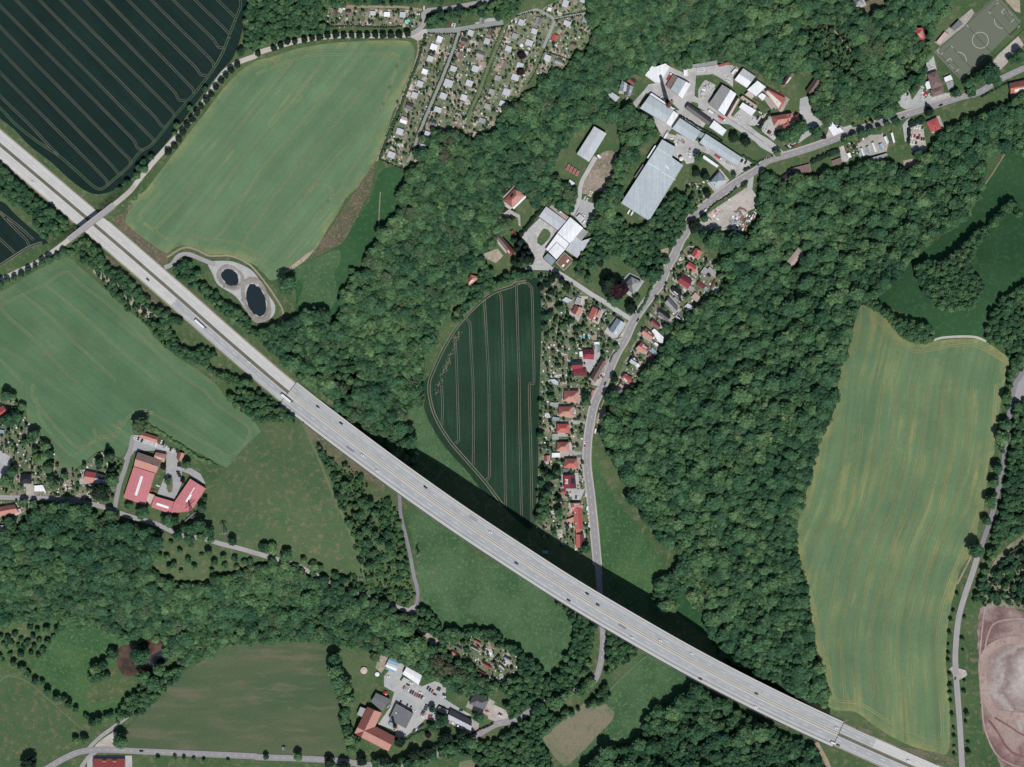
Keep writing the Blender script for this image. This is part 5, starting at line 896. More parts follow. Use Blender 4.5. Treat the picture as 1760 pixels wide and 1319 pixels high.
# ------------------------------------------------------------------ inn yard with its halls
BD("inn", "large L-shaped red tiled inn with two long wings", "inn", [W("n 675,1090 765,905 865,945 775,1130", 'g', 7.5, 'rust', 'salmon', wall='wall_cream', sky=("n 770,1020 785,1008 812,1020 800,1035",)), W("n 675,1090 722,992 957,1112 910,1210", 'g', 7.6, 'rust', 'salmon', wall='wall_cream', chim=("n 840,1110",))])
BD("barn", "dark grey hall joined to the top of the red tiled inn", "barn", [W("D1 300,770 370,650 562,735 460,912", 'g', 6.5, 'slate', 'slate', rise=1.2, wall=WG, win=2)])
BD("annex", "grey lean-to annex on the meadow side of the inn", "annex", [W("D1 110,950 155,840 232,870 178,982", 's', 6, 'grey', 'grey', rise=.6, wall=WG, win=False)])
BD("event_hall", "dark grey square hall in the middle of the car park", "hall", [W("D1 550,1020 650,800 885,938 782,1142", 'f', 7, 'slate', 'grey', wall=WG, sky=("D1 635,935 648,915 656,922 643,942",), win=2)])
BD("pump_house", "small blue flat pump house beside the round chimney", "shed", [W("D1 540,1090 560,1045 622,1080 602,1122", 'f', 3, 'sky', 'bluegrey', win=False)])
BD("marquee", "white marquee hall with blue end bays", "tent", [W("D1 500,290 525,225 672,285 645,350", 'g', 4, 'white', 'white', rise=1.6, win=False), W("D1 527,222 562,155 702,215 674,282", 'g', 4, 'bluegrey', 'sky', rise=1.4, win=False), W("D1 500,320 520,292 640,348 620,372", 's', 3.4, 'sky', 'bluegrey', rise=.4, win=False)])
BD("storage_hall", "long white barrel-like hall behind the parked cars", "hall", [W("D1 735,390 790,290 1005,410 955,540", 'g', 5, 'white', 'white', rise=1.4, win=2)])
BD("guest_house", "charcoal hipped guest house below the holiday cabins", "house", [W("n 1465,885 1505,805 1602,860 1570,925", 'h', 6, 'dark', 'slate', rise=2.6)])
BD("row_house", "long row with dark dormer roof and pale southern roof", "house", [W("n 1312,985 1338,925 1485,1000 1478,1070", 'g', 5.5, 'dark', 'pale', wall=WH, sky=tuple("n %d,%d %d,%d %d,%d %d,%d" % (x, y, x + 12, y + 6, x + 8, y + 16, x - 4, y + 10) for x, y in ((1350, 1012), (1385, 1030), (1410, 1042)))), W("D1 1205,890 1240,835 1372,900 1352,962", 'f', 4, 'grey', 'pale', win=False)])
for s_, c_, c2_, lb in (("600,660 620,630 702,685 675,722", 'red', 'salmon', "red cabin with white side canopies"), ("650,580 665,540 758,590 735,632", 'dark', 'slate', "black-roofed cabin beside a white terrace"), ("915,500 935,475 1020,525 1005,562", 'rust', 'orange', "orange-roofed cabin topmost in the group"), ("875,590 890,555 985,610 970,637", 'dark', 'grey', "black-roofed cabin below the orange one"), ("1035,820 1050,785 1165,850 1140,890", 'maroon', 'red', "red cabin below the garden hedge"), ("965,910 985,885 1087,950 1065,987", 'maroon', 'red', "red cabin lowest beside the wood"), ("1325,740 1345,695 1437,750 1420,787", 'dark', 'bluegrey', "grey cabin nearest the meadow trees"), ("1260,840 1275,800 1347,860 1330,902", 'dark', 'pale', "pale grey cabin below the other grey one")):
    BD("holiday_cabin", lb + " in the holiday park", "cabin", [W("D2 " + s_, 'g', 2.8, c_, c2_, wall='wall_wood', win=2)], "holiday cabins above the inn")
# ------------------------------------------------------------------ upper village
BD("house", "bright red hipped house beside the gravel car park", "house", [W("E1 1380,400 1525,335 1585,490 1440,545", 'h', 5.5, 'red', 'red', rise=2.4, chim=("E1 1505,495",))])
BD("restaurant", "brown hipped restaurant with a terrace at the lane junction", "restaurant", [W("d 1095,512 1160,487 1205,585 1125,615", 'h', 6, 'brown', 'brown', wall='wall_cream'), W("d 1118,620 1200,582 1215,645 1130,670", 'h', 5.5, 'brown', 'brown', wall='wall_cream'), W("d 1075,570 1110,555 1130,605 1092,620", 'f', 4, 'white', 'pale', win=False)])
for i, s_ in enumerate(("470,765 500,750 545,850 510,870", "545,745 585,728 625,820 590,838", "625,690 660,675 710,800 670,815", "720,710 770,690 800,770 760,790", "790,610 830,585 868,680 835,700", "440,850 462,805 492,868 470,880")):
    BD("sales_greenhouse", "pale glass sales house in the nursery terrace, one of six side by side", "greenhouse", [W("E1 " + s_, 'g', 2.6, 'pale', 'sky' if i % 2 else 'white', rise=.7, win=False)], "nursery glasshouses")
BD("kiosk", "white narrow kiosk at the end of the nursery", "kiosk", [W("E1 885,555 915,540 950,680 925,695", 'f', 2.8, 'white', 'pale', win=False)])
BD("nursery_hall", "long grey hall behind the nursery terrace", "hall", [W("E1 560,915 830,830 845,855 650,975", 'f', 4, 'grey', 'pale', wall=WG, win=2)])
BD("shed", "white shed at the nursery entrance", "shed", [W("E1 285,835 325,820 350,885 312,900", 'f', 2.8, 'white', win=False)])
BD("garage", "flat brown garage row behind the dark hedge", "garage", [W("d 160,1160 285,1128 300,1180 190,1215", 'f', 3, 'brown', 'tan', win=2)])
BD("garage", "flat brown shed east of the dark hedge", "shed", [W("d 438,1108 502,1085 512,1118 450,1138", 'f', 3, 'brown', 'tan', win=False)])
BD("house", "dark brown roofed house under the trees south of the road bend", "house", [W("d 80,1230 150,1180 188,1240 120,1265", 'g', 5, 'darkbrown', 'brown')])
BD("house", "orange gabled house on the lawn beyond the pitch", "house", [W("d 1658,575 1790,545 1800,635 1668,648", 'g', 5.5, 'rust', 'orange', chim=("d 1720,590",)), W("d 1680,615 1720,610 1725,635 1685,640", 'f', 3.4, 'white', win=False)])
BD("house", "red hipped house alone in the wood near the pitch", "house", [W("d 992,240 1015,195 1062,192 1085,262 1040,295", 'f', 6, 'red', 'red', win=2), W("d 1005,245 1025,205 1060,205 1070,265", 'p', 6.1, 'red', 'salmon', rise=2.6, win=False)])
BD("grandstand", "dark roofed grandstand beside the pitch", "grandstand", [W("d 1255,195 1310,140 1342,165 1285,212", 's', 4, 'slate', 'dark', rise=.8, wall=WG, win=False)])
BD("clubhouse", "pink flat clubhouse terrace at the pitch corner", "clubhouse", [W("d 1155,290 1215,218 1245,238 1182,310", 'f', 3.2, 'pinkish', 'salmon', win=2)])
BD("shed", "white flat shed behind the goal line", "shed", [W("d 1208,535 1255,515 1272,550 1218,568", 'f', 3, 'white', 'pale', win=False), W("d 1222,570 1272,553 1280,605 1240,622", 'f', 2.8, 'grey', 'grey', win=False)])
BD("house", "grey house at the top of the northern wood clearing", "house", [W("d 570,-20 640,-15 662,32 600,55", 'h', 5.5, 'slate', 'grey')])
BD("barn", "grey-brown field barn surrounded by forest", "barn", [W("h 120,492 210,380 250,430 150,540", 'g', 5, 'tan', 'tan', rise=1.6, wall='wall_wood', win=2)])
# ------------------------------------------------------------------ company compound and hamlet in the west
BD("production_hall", "large pink-red hall with a long white roof light, west of the court", "hall", [W("F1 95,1085 238,658 530,752 395,1187", 'g', 7, 'pink', 'pink', rise=1.2, wall='wall_cream', sky=("F1 250,1050 335,785 370,795 285,1060",), win=2)])
BD("office_building", "salmon and brown office roof with dormers north of the large pink hall", "office", [W("F1 240,650 292,460 622,572 545,748", 'g', 7.5, 'brown', 'salmon', rise=3.2, wall='wall_cream', chim=("F1 355,525",), solar=("F1 472,632 480,615 525,630 518,650",)), W("F1 515,545 540,460 692,490 655,602", 'g', 6, 'salmon', 'salmon', wall='wall_cream')])
BD("link_building", "pale pink flat link between the two red halls", "annex", [W("F1 408,1125 440,1020 530,1050 470,1185", 'f', 5, 'pinkish', 'salmon', win=False)])
BD("production_hall", "pink-red hall with two wings and white roof lights, east of the court", "hall", [W("F1 480,1215 525,1063 790,1140 740,1307", 'g', 6, 'pink', 'pink', rise=1.2, wall='wall_cream', sky=("F1 548,1185 560,1155 725,1210 712,1240",), win=2), W("F1 800,1140 1015,825 1227,957 1030,1272", 'g', 6.6, 'pink', 'pink', rise=1.6, wall='wall_cream', sky=("F1 950,1132 1070,945 1098,962 975,1148",), win=2), W("F1 742,1307 795,1140 1032,1270", 'f', 6.1, 'pink', 'pink', wall='wall_cream', win=False)])
BD("garage", "long salmon garage row with cars parked in front, north of the court", "garage", [W("F1 320,260 350,180 577,250 555,332", 'g', 3.4, 'rust', 'salmon', wall='wall_cream', win=2)])
BD("garage", "short salmon garage at the corner of the company court", "garage", [W("F1 825,550 860,455 937,478 905,592", 'g', 3.4, 'rust', 'salmon', wall='wall_cream', win=2)])
BD("farmhouse", "farmhouse with red half and grey half roof beside the lane", "house", [W("i 573,672 590,600 662,612 650,683", 'g', 5, 'red', 'salmon'), W("i 652,683 663,613 752,635 745,698", 'g', 5, 'dark', 'pale')])
BD("house", "black solar-roofed house set back from the hamlet road", "house", [W("i 135,685 140,620 216,620 216,688", 'h', 5, 'black', 'black', solar=("i 150,632 205,632 205,655 150,655",))])
BD("carport", "white flat carport in front of the black solar-roofed house", "carport", [W("i 235,700 295,695 317,742 235,742", 'f', 2.8, 'white', 'pale', win=False)])
BD("house", "red gabled house among trees at the west edge of the wheat field", "house", [W("i -50,190 20,150 67,200 -10,250", 'g', 5, 'red', 'red')])
BD("house", "salmon gabled house south of the hamlet road", "house", [W("i -60,855 100,830 130,885 -50,918", 'g', 5, 'rust', 'salmon', wall='wall_cream'), W("i 96,868 140,858 150,885 105,915", 'f', 3, 'pinkish', 'pale', win=False)])
BD("shed", "white flat shed south of the salmon hamlet house", "shed", [W("i -40,975 30,972 45,1005 -30,1012", 'f', 3, 'white', win=False)])
BD("house", "red tiled long house with two dormers south of the main road", "house", [W("m 640,1262 860,1262 862,1372 640,1372", 'g', 5.5, 'red', 'salmon'), W("m 700,1268 735,1268 728,1290 708,1290", 'g', 7.0, 'rust', 'salmon', win=False), W("m 770,1268 805,1268 798,1290 778,1290", 'g', 7.0, 'rust', 'salmon', win=False)])
# ------------------------------------------------------------------ allotment huts
HUTS = {}
def hut(tile, x, y, w, h, c, label, ang=20.0, group="allotment huts", eave=2.5):
    ca, sa = math.cos(R(ang)), math.sin(R(ang)); w *= .9; h *= .9
    pts = " ".join("%.1f,%.1f" % (x + a * w / 2 * ca - b * h / 2 * sa, y + a * w / 2 * sa + b * h / 2 * ca) for a, b in ((-1, -1), (1, -1), (1, 1), (-1, 1)))
    kind = 's' if c in ('white', 'pale', 'grey', 'bluegrey') else 'g'
    BD("garden_hut", label, "hut", [W(tile + " " + pts, kind, eave, c, {'white': 'pale', 'pale': 'pale', 'dark': 'slate', 'darkbrown': 'brown', 'red': 'red', 'pinkish': 'white', 'maroon': 'pinkish', 'grey': 'grey', 'slate': 'grey', 'bluegrey': 'bluegrey', 'brown': 'tan'}[c], rise=0.35 if kind == 's' else 1.2, wall=random.choice(['wall_white', 'wall_wood', 'wall_cream', 'wall_grey']), win=False, eaves=.2)], group)
L1 = "pale monopitch garden hut in the allotment column beside the wheat field"; L2 = "pale monopitch garden hut on the east side of the concrete allotment path"; L3 = "pale monopitch garden hut on the west side of the first grass allotment path"; L4 = "pale monopitch garden hut on the east side of the first grass allotment path"; L5 = "pale monopitch garden hut west of the forked allotment path"; L6 = "pale monopitch garden hut between the forked allotment path and the wood"
for t, x, y, w, h, c, l in (("A1", 603, 383, 85, 95, 'white', L1), ("A1", 525, 490, 105, 95, 'white', L1), ("A1", 475, 652, 95, 88, 'pale', L1), ("A1", 400, 828, 88, 80, 'white', L1), ("A1", 333, 997, 95, 92, 'pale', L1), ("A1", 260, 1152, 98, 90, 'pale', L1), ("A2", 430, 262, 110, 100, 'dark', "dark-roofed garden hut with a pale terrace in the column beside the wheat field"), ("A2", 355, 455, 112, 100, 'pinkish', "pinkish garden hut with a white front in the column beside the wheat field"), ("A2", 297, 612, 105, 95, 'pale', L1), ("A2", 180, 932, 112, 92, 'pale', L1),
    ("A1", 1030, 297, 90, 92, 'pale', L2), ("A1", 945, 415, 95, 85, 'dark', "charcoal garden hut beside a bright red parasol"), ("A1", 865, 600, 88, 88, 'brown', "brown garden hut with a white terrace east of the concrete path"), ("A1", 795, 790, 102, 85, 'pale', L2), ("A1", 725, 987, 135, 110, 'pale', L2), ("A1", 655, 1162, 105, 92, 'pale', L2), ("A2", 820, 312, 112, 80, 'pale', L2), ("A2", 750, 490, 105, 78, 'dark', "black and grey striped garden hut east of the concrete path"), ("A2", 677, 648, 95, 88, 'pale', L2), ("A2", 610, 827, 85, 95, 'pale', L2), ("A2", 542, 1010, 95, 72, 'brown', "dull brown garden hut at the lower end of the concrete path by the wood"),
    ("A1", 1305, 280, 65, 108, 'darkbrown', "narrow dark brown garden hut below the allotment car park"), ("A1", 1255, 410, 88, 90, 'pale', L3), ("A1", 1165, 590, 122, 85, 'slate', "wide slate-coloured garden hut west of the first grass path"), ("A1", 1095, 790, 105, 95, 'pale', L3), ("A1", 1012, 987, 105, 92, 'pale', L3), ("A1", 937, 1185, 98, 95, 'pale', L3), ("A2", 1102, 362, 80, 62, 'slate', "small slate-coloured garden hut at the shady end of the grass path"), ("A1", 1640, 342, 95, 85, 'grey', L4), ("A1", 1550, 517, 95, 82, 'grey', L4), ("A1", 1480, 715, 85, 100, 'brown', "brown-grey garden hut beside a dry lawn"), ("A1", 1400, 917, 88, 80, 'grey', L4), ("A1", 1320, 1107, 90, 86, 'grey', L4), ("A2", 1497, 265, 92, 80, 'grey', L4), ("A2", 1427, 460, 98, 72, 'grey', L4), ("A2", 1340, 662, 82, 102, 'maroon', "maroon and white garden hut at the wood's edge"),
    ("A3", 287, 312, 88, 95, 'pale', L5), ("A3", 110, 672, 95, 85, 'pale', L5), ("A1", 1645, 907, 105, 95, 'pale', L5), ("A1", 1535, 1112, 92, 112, 'pale', L5), ("A1", 1467, 1265, 90, 82, 'pale', L5), ("A3", 205, 502, 90, 86, 'pale', L5), ("A3", 395, 592, 112, 90, 'pale', L5), ("A3", 520, 290, 85, 112, 'slate', "long slate-coloured garden hut below the path fork"), ("A3", 467, 432, 92, 78, 'pale', L5), ("A3", 350, 740, 62, 82, 'pale', L5), ("A3", 270, 902, 100, 82, 'pale', L5), ("A3", 205, 1062, 112, 88, 'pale', L5), ("A3", 85, 1270, 112, 92, 'pale', L5),
    ("A3", 895, 52, 92, 112, 'pale', L6), ("A3", 675, 132, 60, 56, 'white', "small white garden hut above the path fork"), ("A3", 920, 322, 112, 72, 'pale', L6), ("A3", 1172, 277, 98, 86, 'bluegrey', "blue-grey garden hut at the end of the side path"), ("A3", 750, 520, 92, 95, 'red', "red-roofed garden hut with a white front beside the forked path"), ("A3", 1005, 620, 92, 76, 'darkbrown', "dark brown garden hut beside a green paddling pool"), ("A3", 645, 802, 102, 95, 'pale', L6), ("A3", 800, 850, 112, 82, 'slate', "slate-coloured garden hut behind the hedge corner"), ("A3", 1130, 15, 80, 50, 'pale', L6)):
    hut(t, x, y, w, h, c, l)
for x, y, w, h, c, l in ((545, 85, 28, 40, 'darkbrown', "narrow dark brown hut first in the row above the tree-lined lane"), (636, 88, 44, 42, 'darkbrown', "wide dark brown hut second in the row above the tree-lined lane"), (802, 92, 46, 34, 'pale', "pale hut in the row above the tree-lined lane beside leafy bushes"), (900, 100, 46, 36, 'white', "white hut in the row above the tree-lined lane"), (1008, 103, 44, 42, 'pale', "pale hut with a white edge next to the turquoise pool")):
    hut("b", x, y, w, h, c, l, 3.0, "huts above the lane")
hut("i", 10, 330, 40, 30, 'bluegrey', "blue-grey hut under trees at the hamlet edge", 10, "hamlet huts"); hut("n", 190, 1192, 26, 26, 'slate', "small grey field hut beside the main road verge", 5, "field huts"); hut("A1", 1185, 125, 75, 85, 'slate', "slate-coloured hut at the end of the allotment car park", 3.0, "allotment huts")
# ------------------------------------------------------------------ chimneys, tank, pylons
def chimney(tile, height, r0, r1, label):
    x, y = T(tile)[0]; b = G(x, y, 0.3); root = empty("factory_chimney", b, label=label, cat="chimney"); m = MB(); m.tube((0, 0, -1), (0, 0, height), r0, r1, 20, cap=False); m.build("shaft", "wall_brick", root, True)
    m = MB(); m.tube((0, 0, height - 1.2), (0, 0, height + .2), r1 + .25, r1 + .25, 20, cap=False); m.tube((0, 0, height + .2), (0, 0, height + .21), r1 + .25, r1 - .35, 20, cap=False); m.build("rim", "concrete", root); m = MB(); m.tube((0, 0, height - 3), (0, 0, height - .6), r1 - .3, r1 - .3, 16); m.build("flue", "rubber", root)
    m = MB(); m.box(-r0 - .5, r0 + .5, -r0 - .5, r0 + .5, -1, 4); m.build("plinth", "wall_brick", root)
chimney("B1 868,745", 66, 2.9, 1.6, "tall brick factory chimney between the long hall and the yard"); chimney("D1 634,1108", 27, 1.9, 1.3, "shorter chimney beside the dark grey square hall of the inn")
_tk = G(*T("B3 1522,352")[0], 0.3); tank = empty("storage_tank", _tk, label="round white storage tank beside the largest hall", cat="tank"); m = MB(); m.tube((0, 0, -.5), (0, 0, 6), 2.3, 2.3, 20); m.build("shell", "sheet_white", tank, True); m = MB(); m.tube((0, 0, 6.02), (0, 0, 6.8), 2.4, 0.3, 20, cap=False); m.build("lid", "sheet_white", tank)
def pylon(tile, height, s, label, ang):
    x, y = T(tile)[0]; root = empty("power_pylon", G(x, y, 0.1), label=label, cat="pylon"); root.rotation_euler.z = ang
    zs = [0, .25, .45, .6, .75, .9, 1.0]; ws = [1, .72, .5, .36, .28, .2, .08]; m = MB()
    for sx in (-1, 1):
        for sy in (-1, 1):
            for k in range(6): m.tube((sx * s * ws[k], sy * s * ws[k], zs[k] * height - .3), (sx * s * ws[k + 1], sy * s * ws[k + 1], zs[k + 1] * height), .22, .2, 4)
    m.build("leg", "steel", root); m = MB()
    for k in range(6):
        for a, b in (((-1, -1), (1, -1)), ((1, -1), (1, 1)), ((1, 1), (-1, 1)), ((-1, 1), (-1, -1))):
            m.tube((a[0] * s * ws[k], a[1] * s * ws[k], zs[k] * height), (b[0] * s * ws[k + 1], b[1] * s * ws[k + 1], zs[k + 1] * height), .12, .12, 4); m.tube((b[0] * s * ws[k], b[1] * s * ws[k], zs[k] * height), (a[0] * s * ws[k + 1], a[1] * s * ws[k + 1], zs[k + 1] * height), .12, .12, 4)
    m.build("bracing", "steel", root)
    for z, w in ((.75, s * 2.6), (.88, s * 1.9)):
        m = MB()
        for yy in (-.5, .5): m.tube((-w, yy * .3, z * height), (w, yy * .3, z * height), .18, .18, 4); m.tube((-w, 0, z * height), (0, yy, z * height + 1.8), .14, .14, 4); m.tube((w, 0, z * height), (0, yy, z * height + 1.8), .14, .14, 4)
        m.build("crossarm", "steel", root)
pylon("i 1330,905", 40, 3.0, "tall lattice power pylon beside the pink-red company hall", R(40)); pylon("i 1552,1022", 26, 2.0, "smaller lattice power pylon on the meadow above the hamlet road", R(10)); pylon("j 1120,1168", 20, 1.5, "slender lattice pylon in the meadow under the viaduct", R(60))
# ------------------------------------------------------------------ pools, parasols
def pool(tile, rx, ry, ang, label, water="pool_water", rim="sheet_white", round_=True, h=0.5):
    x, y = T(tile)[0]; root = empty("swimming_pool", G(x, y, 0.3), label=label, cat="pool"); root.rotation_euler.z = R(-ang); m = MB(); n = 20 if round_ else 4; st = 0 if round_ else math.pi / 4; k = 1 if round_ else 1.414
    ring = lambda a: [(math.cos(st + 2 * math.pi * i / n) * (rx + a) * k, math.sin(st + 2 * math.pi * i / n) * (ry + a) * k) for i in range(n)]
    o, i_ = ring(.45), ring(0); v = [(p[0], p[1], z) for z in (-.4, h) for p in o] + [(p[0], p[1], z) for z in (h, -.2) for p in i_]
    f = [(c * n + j, c * n + (j + 1) % n, (c + 1) * n + (j + 1) % n, (c + 1) * n + j) for c in range(3) for j in range(n)]; m.add(v, f); m.build("pool_wall", rim, root)
    m = MB(); m.add([(p[0], p[1], h - .12) for p in ring(.02)], [tuple(range(n))]); m.build("water_surface", water, root)
pool("C1 1205,795", 3.6, 2.2, 35, "oval light blue pool with a white surround in the maroon garage garden", "pool_light"); pool("C1 822,1112", 2.4, 1.7, 35, "small green pool with a white rim beside the solar garage", "pool_water"); pool("C2 708,792", 3.0, 1.9, 3, "turquoise rectangular pool on a white terrace below the orange house", round_=False); pool("D2 362,545", 3.6, 1.8, 33, "light blue rectangular pool on a bare terrace in the wood", "pool_light", "sheet_tan", False)
pool("A1 160,138", 2.2, 2.2, 0, "round turquoise paddling pool beside the pale allotment hut above the lane"); pool("A1 232,155", 1.7, 1.4, 10, "small green-rimmed paddling pool next to the round turquoise one", "pool_light", "sheet_green"); pool("A3 922,655", 1.9, 1.6, 10, "round green paddling pool beside the dark brown hut", "sheet_green", "sheet_green"); pool("A3 578,942", 2.0, 1.7, 10, "round dark paddling pool below the hedge corner", "water", "sheet_grey"); pool("C4 335,172", 1.9, 1.9, 0, "round blue paddling pool beside the dark field hedge", "pool_light", "sheet_sky"); pool("C2 972,565", 2.1, 2.1, 0, "round grey trampoline-like pool on the lawn of the blue-grey house", "sheet_grey", "sheet_pale"); pool("C3 165,915", 2.3, 2.3, 0, "round white-rimmed pool behind the salmon hipped house", "sheet_pale", "sheet_white"); pool("D2 1130,675", 2.2, 2.2, 0, "round white pool cover among the holiday cabins", "sheet_white", "sheet_white"); pool("C1 1130,955", 1.6, 1.6, 0, "round white pool cover at the back of the village gardens", "sheet_white", "sheet_white")
pool("D2 1292,972", 2.0, 2.0, 0, "round grey pool cover below the pale grey cabin", "sheet_grey", "sheet_pale"); pool("C2 620,800", 1.9, 2.0, 0, "round blue-rimmed pool beside the turquoise pool", "sheet_sky", "sheet_sky")
def parasol(tile, r, c, label, h=2.6):
    x, y = T(tile)[0]; root = empty("parasol", G(x, y, 0.3), label=label, cat="parasol"); m = MB(); m.tube((0, 0, 0), (0, 0, h), .05, .05); m.build("pole", "steel", root); m = MB(); m.tube((0, 0, h - .7), (0, 0, h), r, .05, 8, cap=False); m.build("canopy", c, root)
parasol("A1 925,475", 1.9, "paint_red", "bright red parasol in front of the charcoal hut"); parasol("D1 498,660", 3.0, "paint_red", "red parasol beside the dark grey inn barn"); parasol("d 1085,650", 2.6, "paint_red", "red parasol on the restaurant terrace"); parasol("D1 388,392", 2.6, "sheet_white", "white round parasol at the edge of the inn lawn"); parasol("A3 290,628", 2.3, "sheet_white", "white parasol on a pale terrace in the allotments"); parasol("A3 388,675", 1.7, "sheet_white", "smaller white parasol beside the larger allotment one"); parasol("D1 205,340", 4.2, "sheet_pinkish", "pale round tent canopy on the inn meadow", 3.0)
# ------------------------------------------------------------------ vehicles
def car_meshes(L=4.4, Wd=1.8, Hh=1.45, van=False):
    """side profile swept across the width: body, glass and wheels"""
    hl = L / 2
    if van: low = [(-hl, .3), (hl, .3), (hl, .9), (hl - .25, 1.05), (-hl, 1.05)]; cab = [(-hl + .02, 1.05), (hl - .55, 1.05), (hl - 1.05, Hh), (-hl + .1, Hh)]
    else: low = [(-hl, .3), (hl, .3), (hl, .62), (hl - .2, .78), (hl - 1.15, .88), (-hl + .45, .92), (-hl, .8)]; cab = [(-hl + .35, .9), (hl - 1.1, .88), (hl - 1.85, Hh), (-hl + .95, Hh)]
    b = MB(); n = len(low); w = Wd / 2
    b.add([(x, -w, z) for x, z in low] + [(x, w, z) for x, z in low], [tuple(range(n)), tuple(range(2 * n - 1, n - 1, -1))] + [(i, n + i, n + (i + 1) % n, (i + 1) % n) for i in range(n)])
    w2 = w * .82; x0, x1 = cab[3][0], cab[2][0]; b.box(x0, x1, -w2, w2, Hh - .06, Hh)
    for sy in (-1, 1):
        for xa, xb in ((cab[0], cab[3]), (cab[1], cab[2])): b.tube((xa[0], sy * w * .93, xa[1]), (xb[0], sy * w2 * .97, xb[1] - .03), .06, .06, 4)
    g = MB(); v = [(x, -w * .93 if z < 1.1 else -w2, z - .03) for x, z in cab] + [(x, w * .93 if z < 1.1 else w2, z - .03) for x, z in cab]
    g.add(v, [(0, 1, 2, 3), (7, 6, 5, 4), (1, 5, 6, 2), (4, 0, 3, 7)])
    wh = MB(); wh.tube((0, -.11, 0), (0, .11, 0), .32, .32, 10)
    return b, g.mesh("window", "window_glass"), wh.mesh("wheel", "rubber")
CARB, CARG, WHL = car_meshes(); VANB, VANG, _ = car_meshes(5.6, 2.0, 2.3, True)
CARM = {}
def car_body(c, van):
    if (c, van) not in CARM:
        b = VANB if van else CARB; CARM[(c, van)] = b.mesh("body", "paint_" + c)
    return CARM[(c, van)]
CN = dict(w='white', s='silver', k='black', r='red', b='blue', y='yellow', g='green'); PLACED = []
def car(px, ang, c, label, group, z=None, van=False):
    """ang: heading in the photo, degrees clockwise from its right-hand edge"""
    z = (h1(*px) + 0.42) if z is None else z; root = empty("delivery_van" if van else "parked_car" if z is None or group[:2] != "tr" else "car", P(px[0], px[1], z), label=label, cat="van" if van else "car", group=group)
    root.rotation_euler.z = R(-ang); k = random.uniform(.96, 1.06); root.scale = (k, k, k)
    obj("body", car_body(CN[c], van), root); obj("window", VANG if van else CARG, root); L = 1.75 if van else 1.35
    for x in (-L, L):
        for y in (-.8, .8): o = obj("wheel", WHL, root); o.location = (x, y, .32)
ROADS = [_ax, _mr, spline(er_, 4.0)]
def heading(px, line):
    i = int(np.argmin(np.hypot(line[:, 0] - px[0], line[:, 1] - px[1]))); a, b = line[max(i - 1, 0)], line[min(i + 1, len(line) - 1)]; return math.degrees(math.atan2(b[1] - a[1], b[0] - a[0]))
# on the motorway and viaduct
for s, c, where in (("a 225,1252", 'w', "north-west of the lane bridge"), ("e 1017,603", 'k', "on the pale concrete south of the lane bridge"), ("e 1708,1168", 'w', "between the two white lorries"), ("j 425,157", 'k', 0), ("j 585,272", 'k', 0), ("j 730,490", 'w', 0), ("j 830,598", 'w', 0), ("j 1165,712", 'k', 0), ("j 1610,1020", 'w', 1), ("k 30,1234", 'k', 1), ("o 517,127", 'k', 1), ("o 590,203", 'k', 1), ("o 390,173", 'k', 1), ("o 820,428", 'w', 1), ("o 1017,449", 'w', 1), ("o 1235,538", 'w', 1), ("o 1295,713", 'k', 2), ("o 1680,815", 'k', 2), ("o 1675,905", 'w', 2), ("p 468,1050", 'w', 2), ("p 482,1168", 'k', "just behind the white van at the eastern viaduct joint"), ("p 965,1275", 'w', "on the concrete carriageway east of the viaduct")):
    px = T(s)[0]; wh = where if isinstance(where, str) else ("on the viaduct over the wooded western slope", "on the middle of the viaduct over the valley floor", "on the viaduct above the eastern forest")[where]
    car(px, heading(px, _ax), c, "%s car driving %s" % (CN[c], wh), "traffic on the motorway", 0.32)
car(T("p 447,1152")[0], heading((1432, 1277), _ax), 'w', "white van crossing the eastern viaduct joint", "traffic on the motorway", 0.32, True)
def lorry(tile, label):
    px = T(tile)[0]; root = empty("lorry", P(px[0], px[1], 0.34), label=label, cat="lorry", group="lorries on the motorway"); root.rotation_euler.z = R(-heading(px, _ax))
    m = MB(); m.box(-8.2, 5.2, -1.27, 1.27, 1.1, 3.9); m.build("trailer", "paint_white", root); m = MB(); m.box(5.9, 8.0, -1.22, 1.22, .7, 3.2); m.box(5.9, 7.5, -1.1, 1.1, 3.2, 3.6); m.build("cab", "paint_silver", root); m = MB(); m.box(7.98, 8.04, -1.1, 1.1, 1.8, 2.9); m.build("windscreen", "window_glass", root); m = MB(); m.box(-8, 7.6, -.5, .5, .7, 1.09); m.build("chassis", "dark_metal", root)
    for x in (-6.5, -5.3, -4.1, 4.6, 6.9):
        for y in (-1.05, 1.05): o = obj("wheel", WHL, root); o.location = (x, y, .48); o.scale = (1.5, 1.5, 1.5)
lorry("j 215,105", "white articulated lorry about to enter the viaduct"); lorry("e 1380,915", "white articulated lorry near the pond yard, just after the dark asphalt begins")
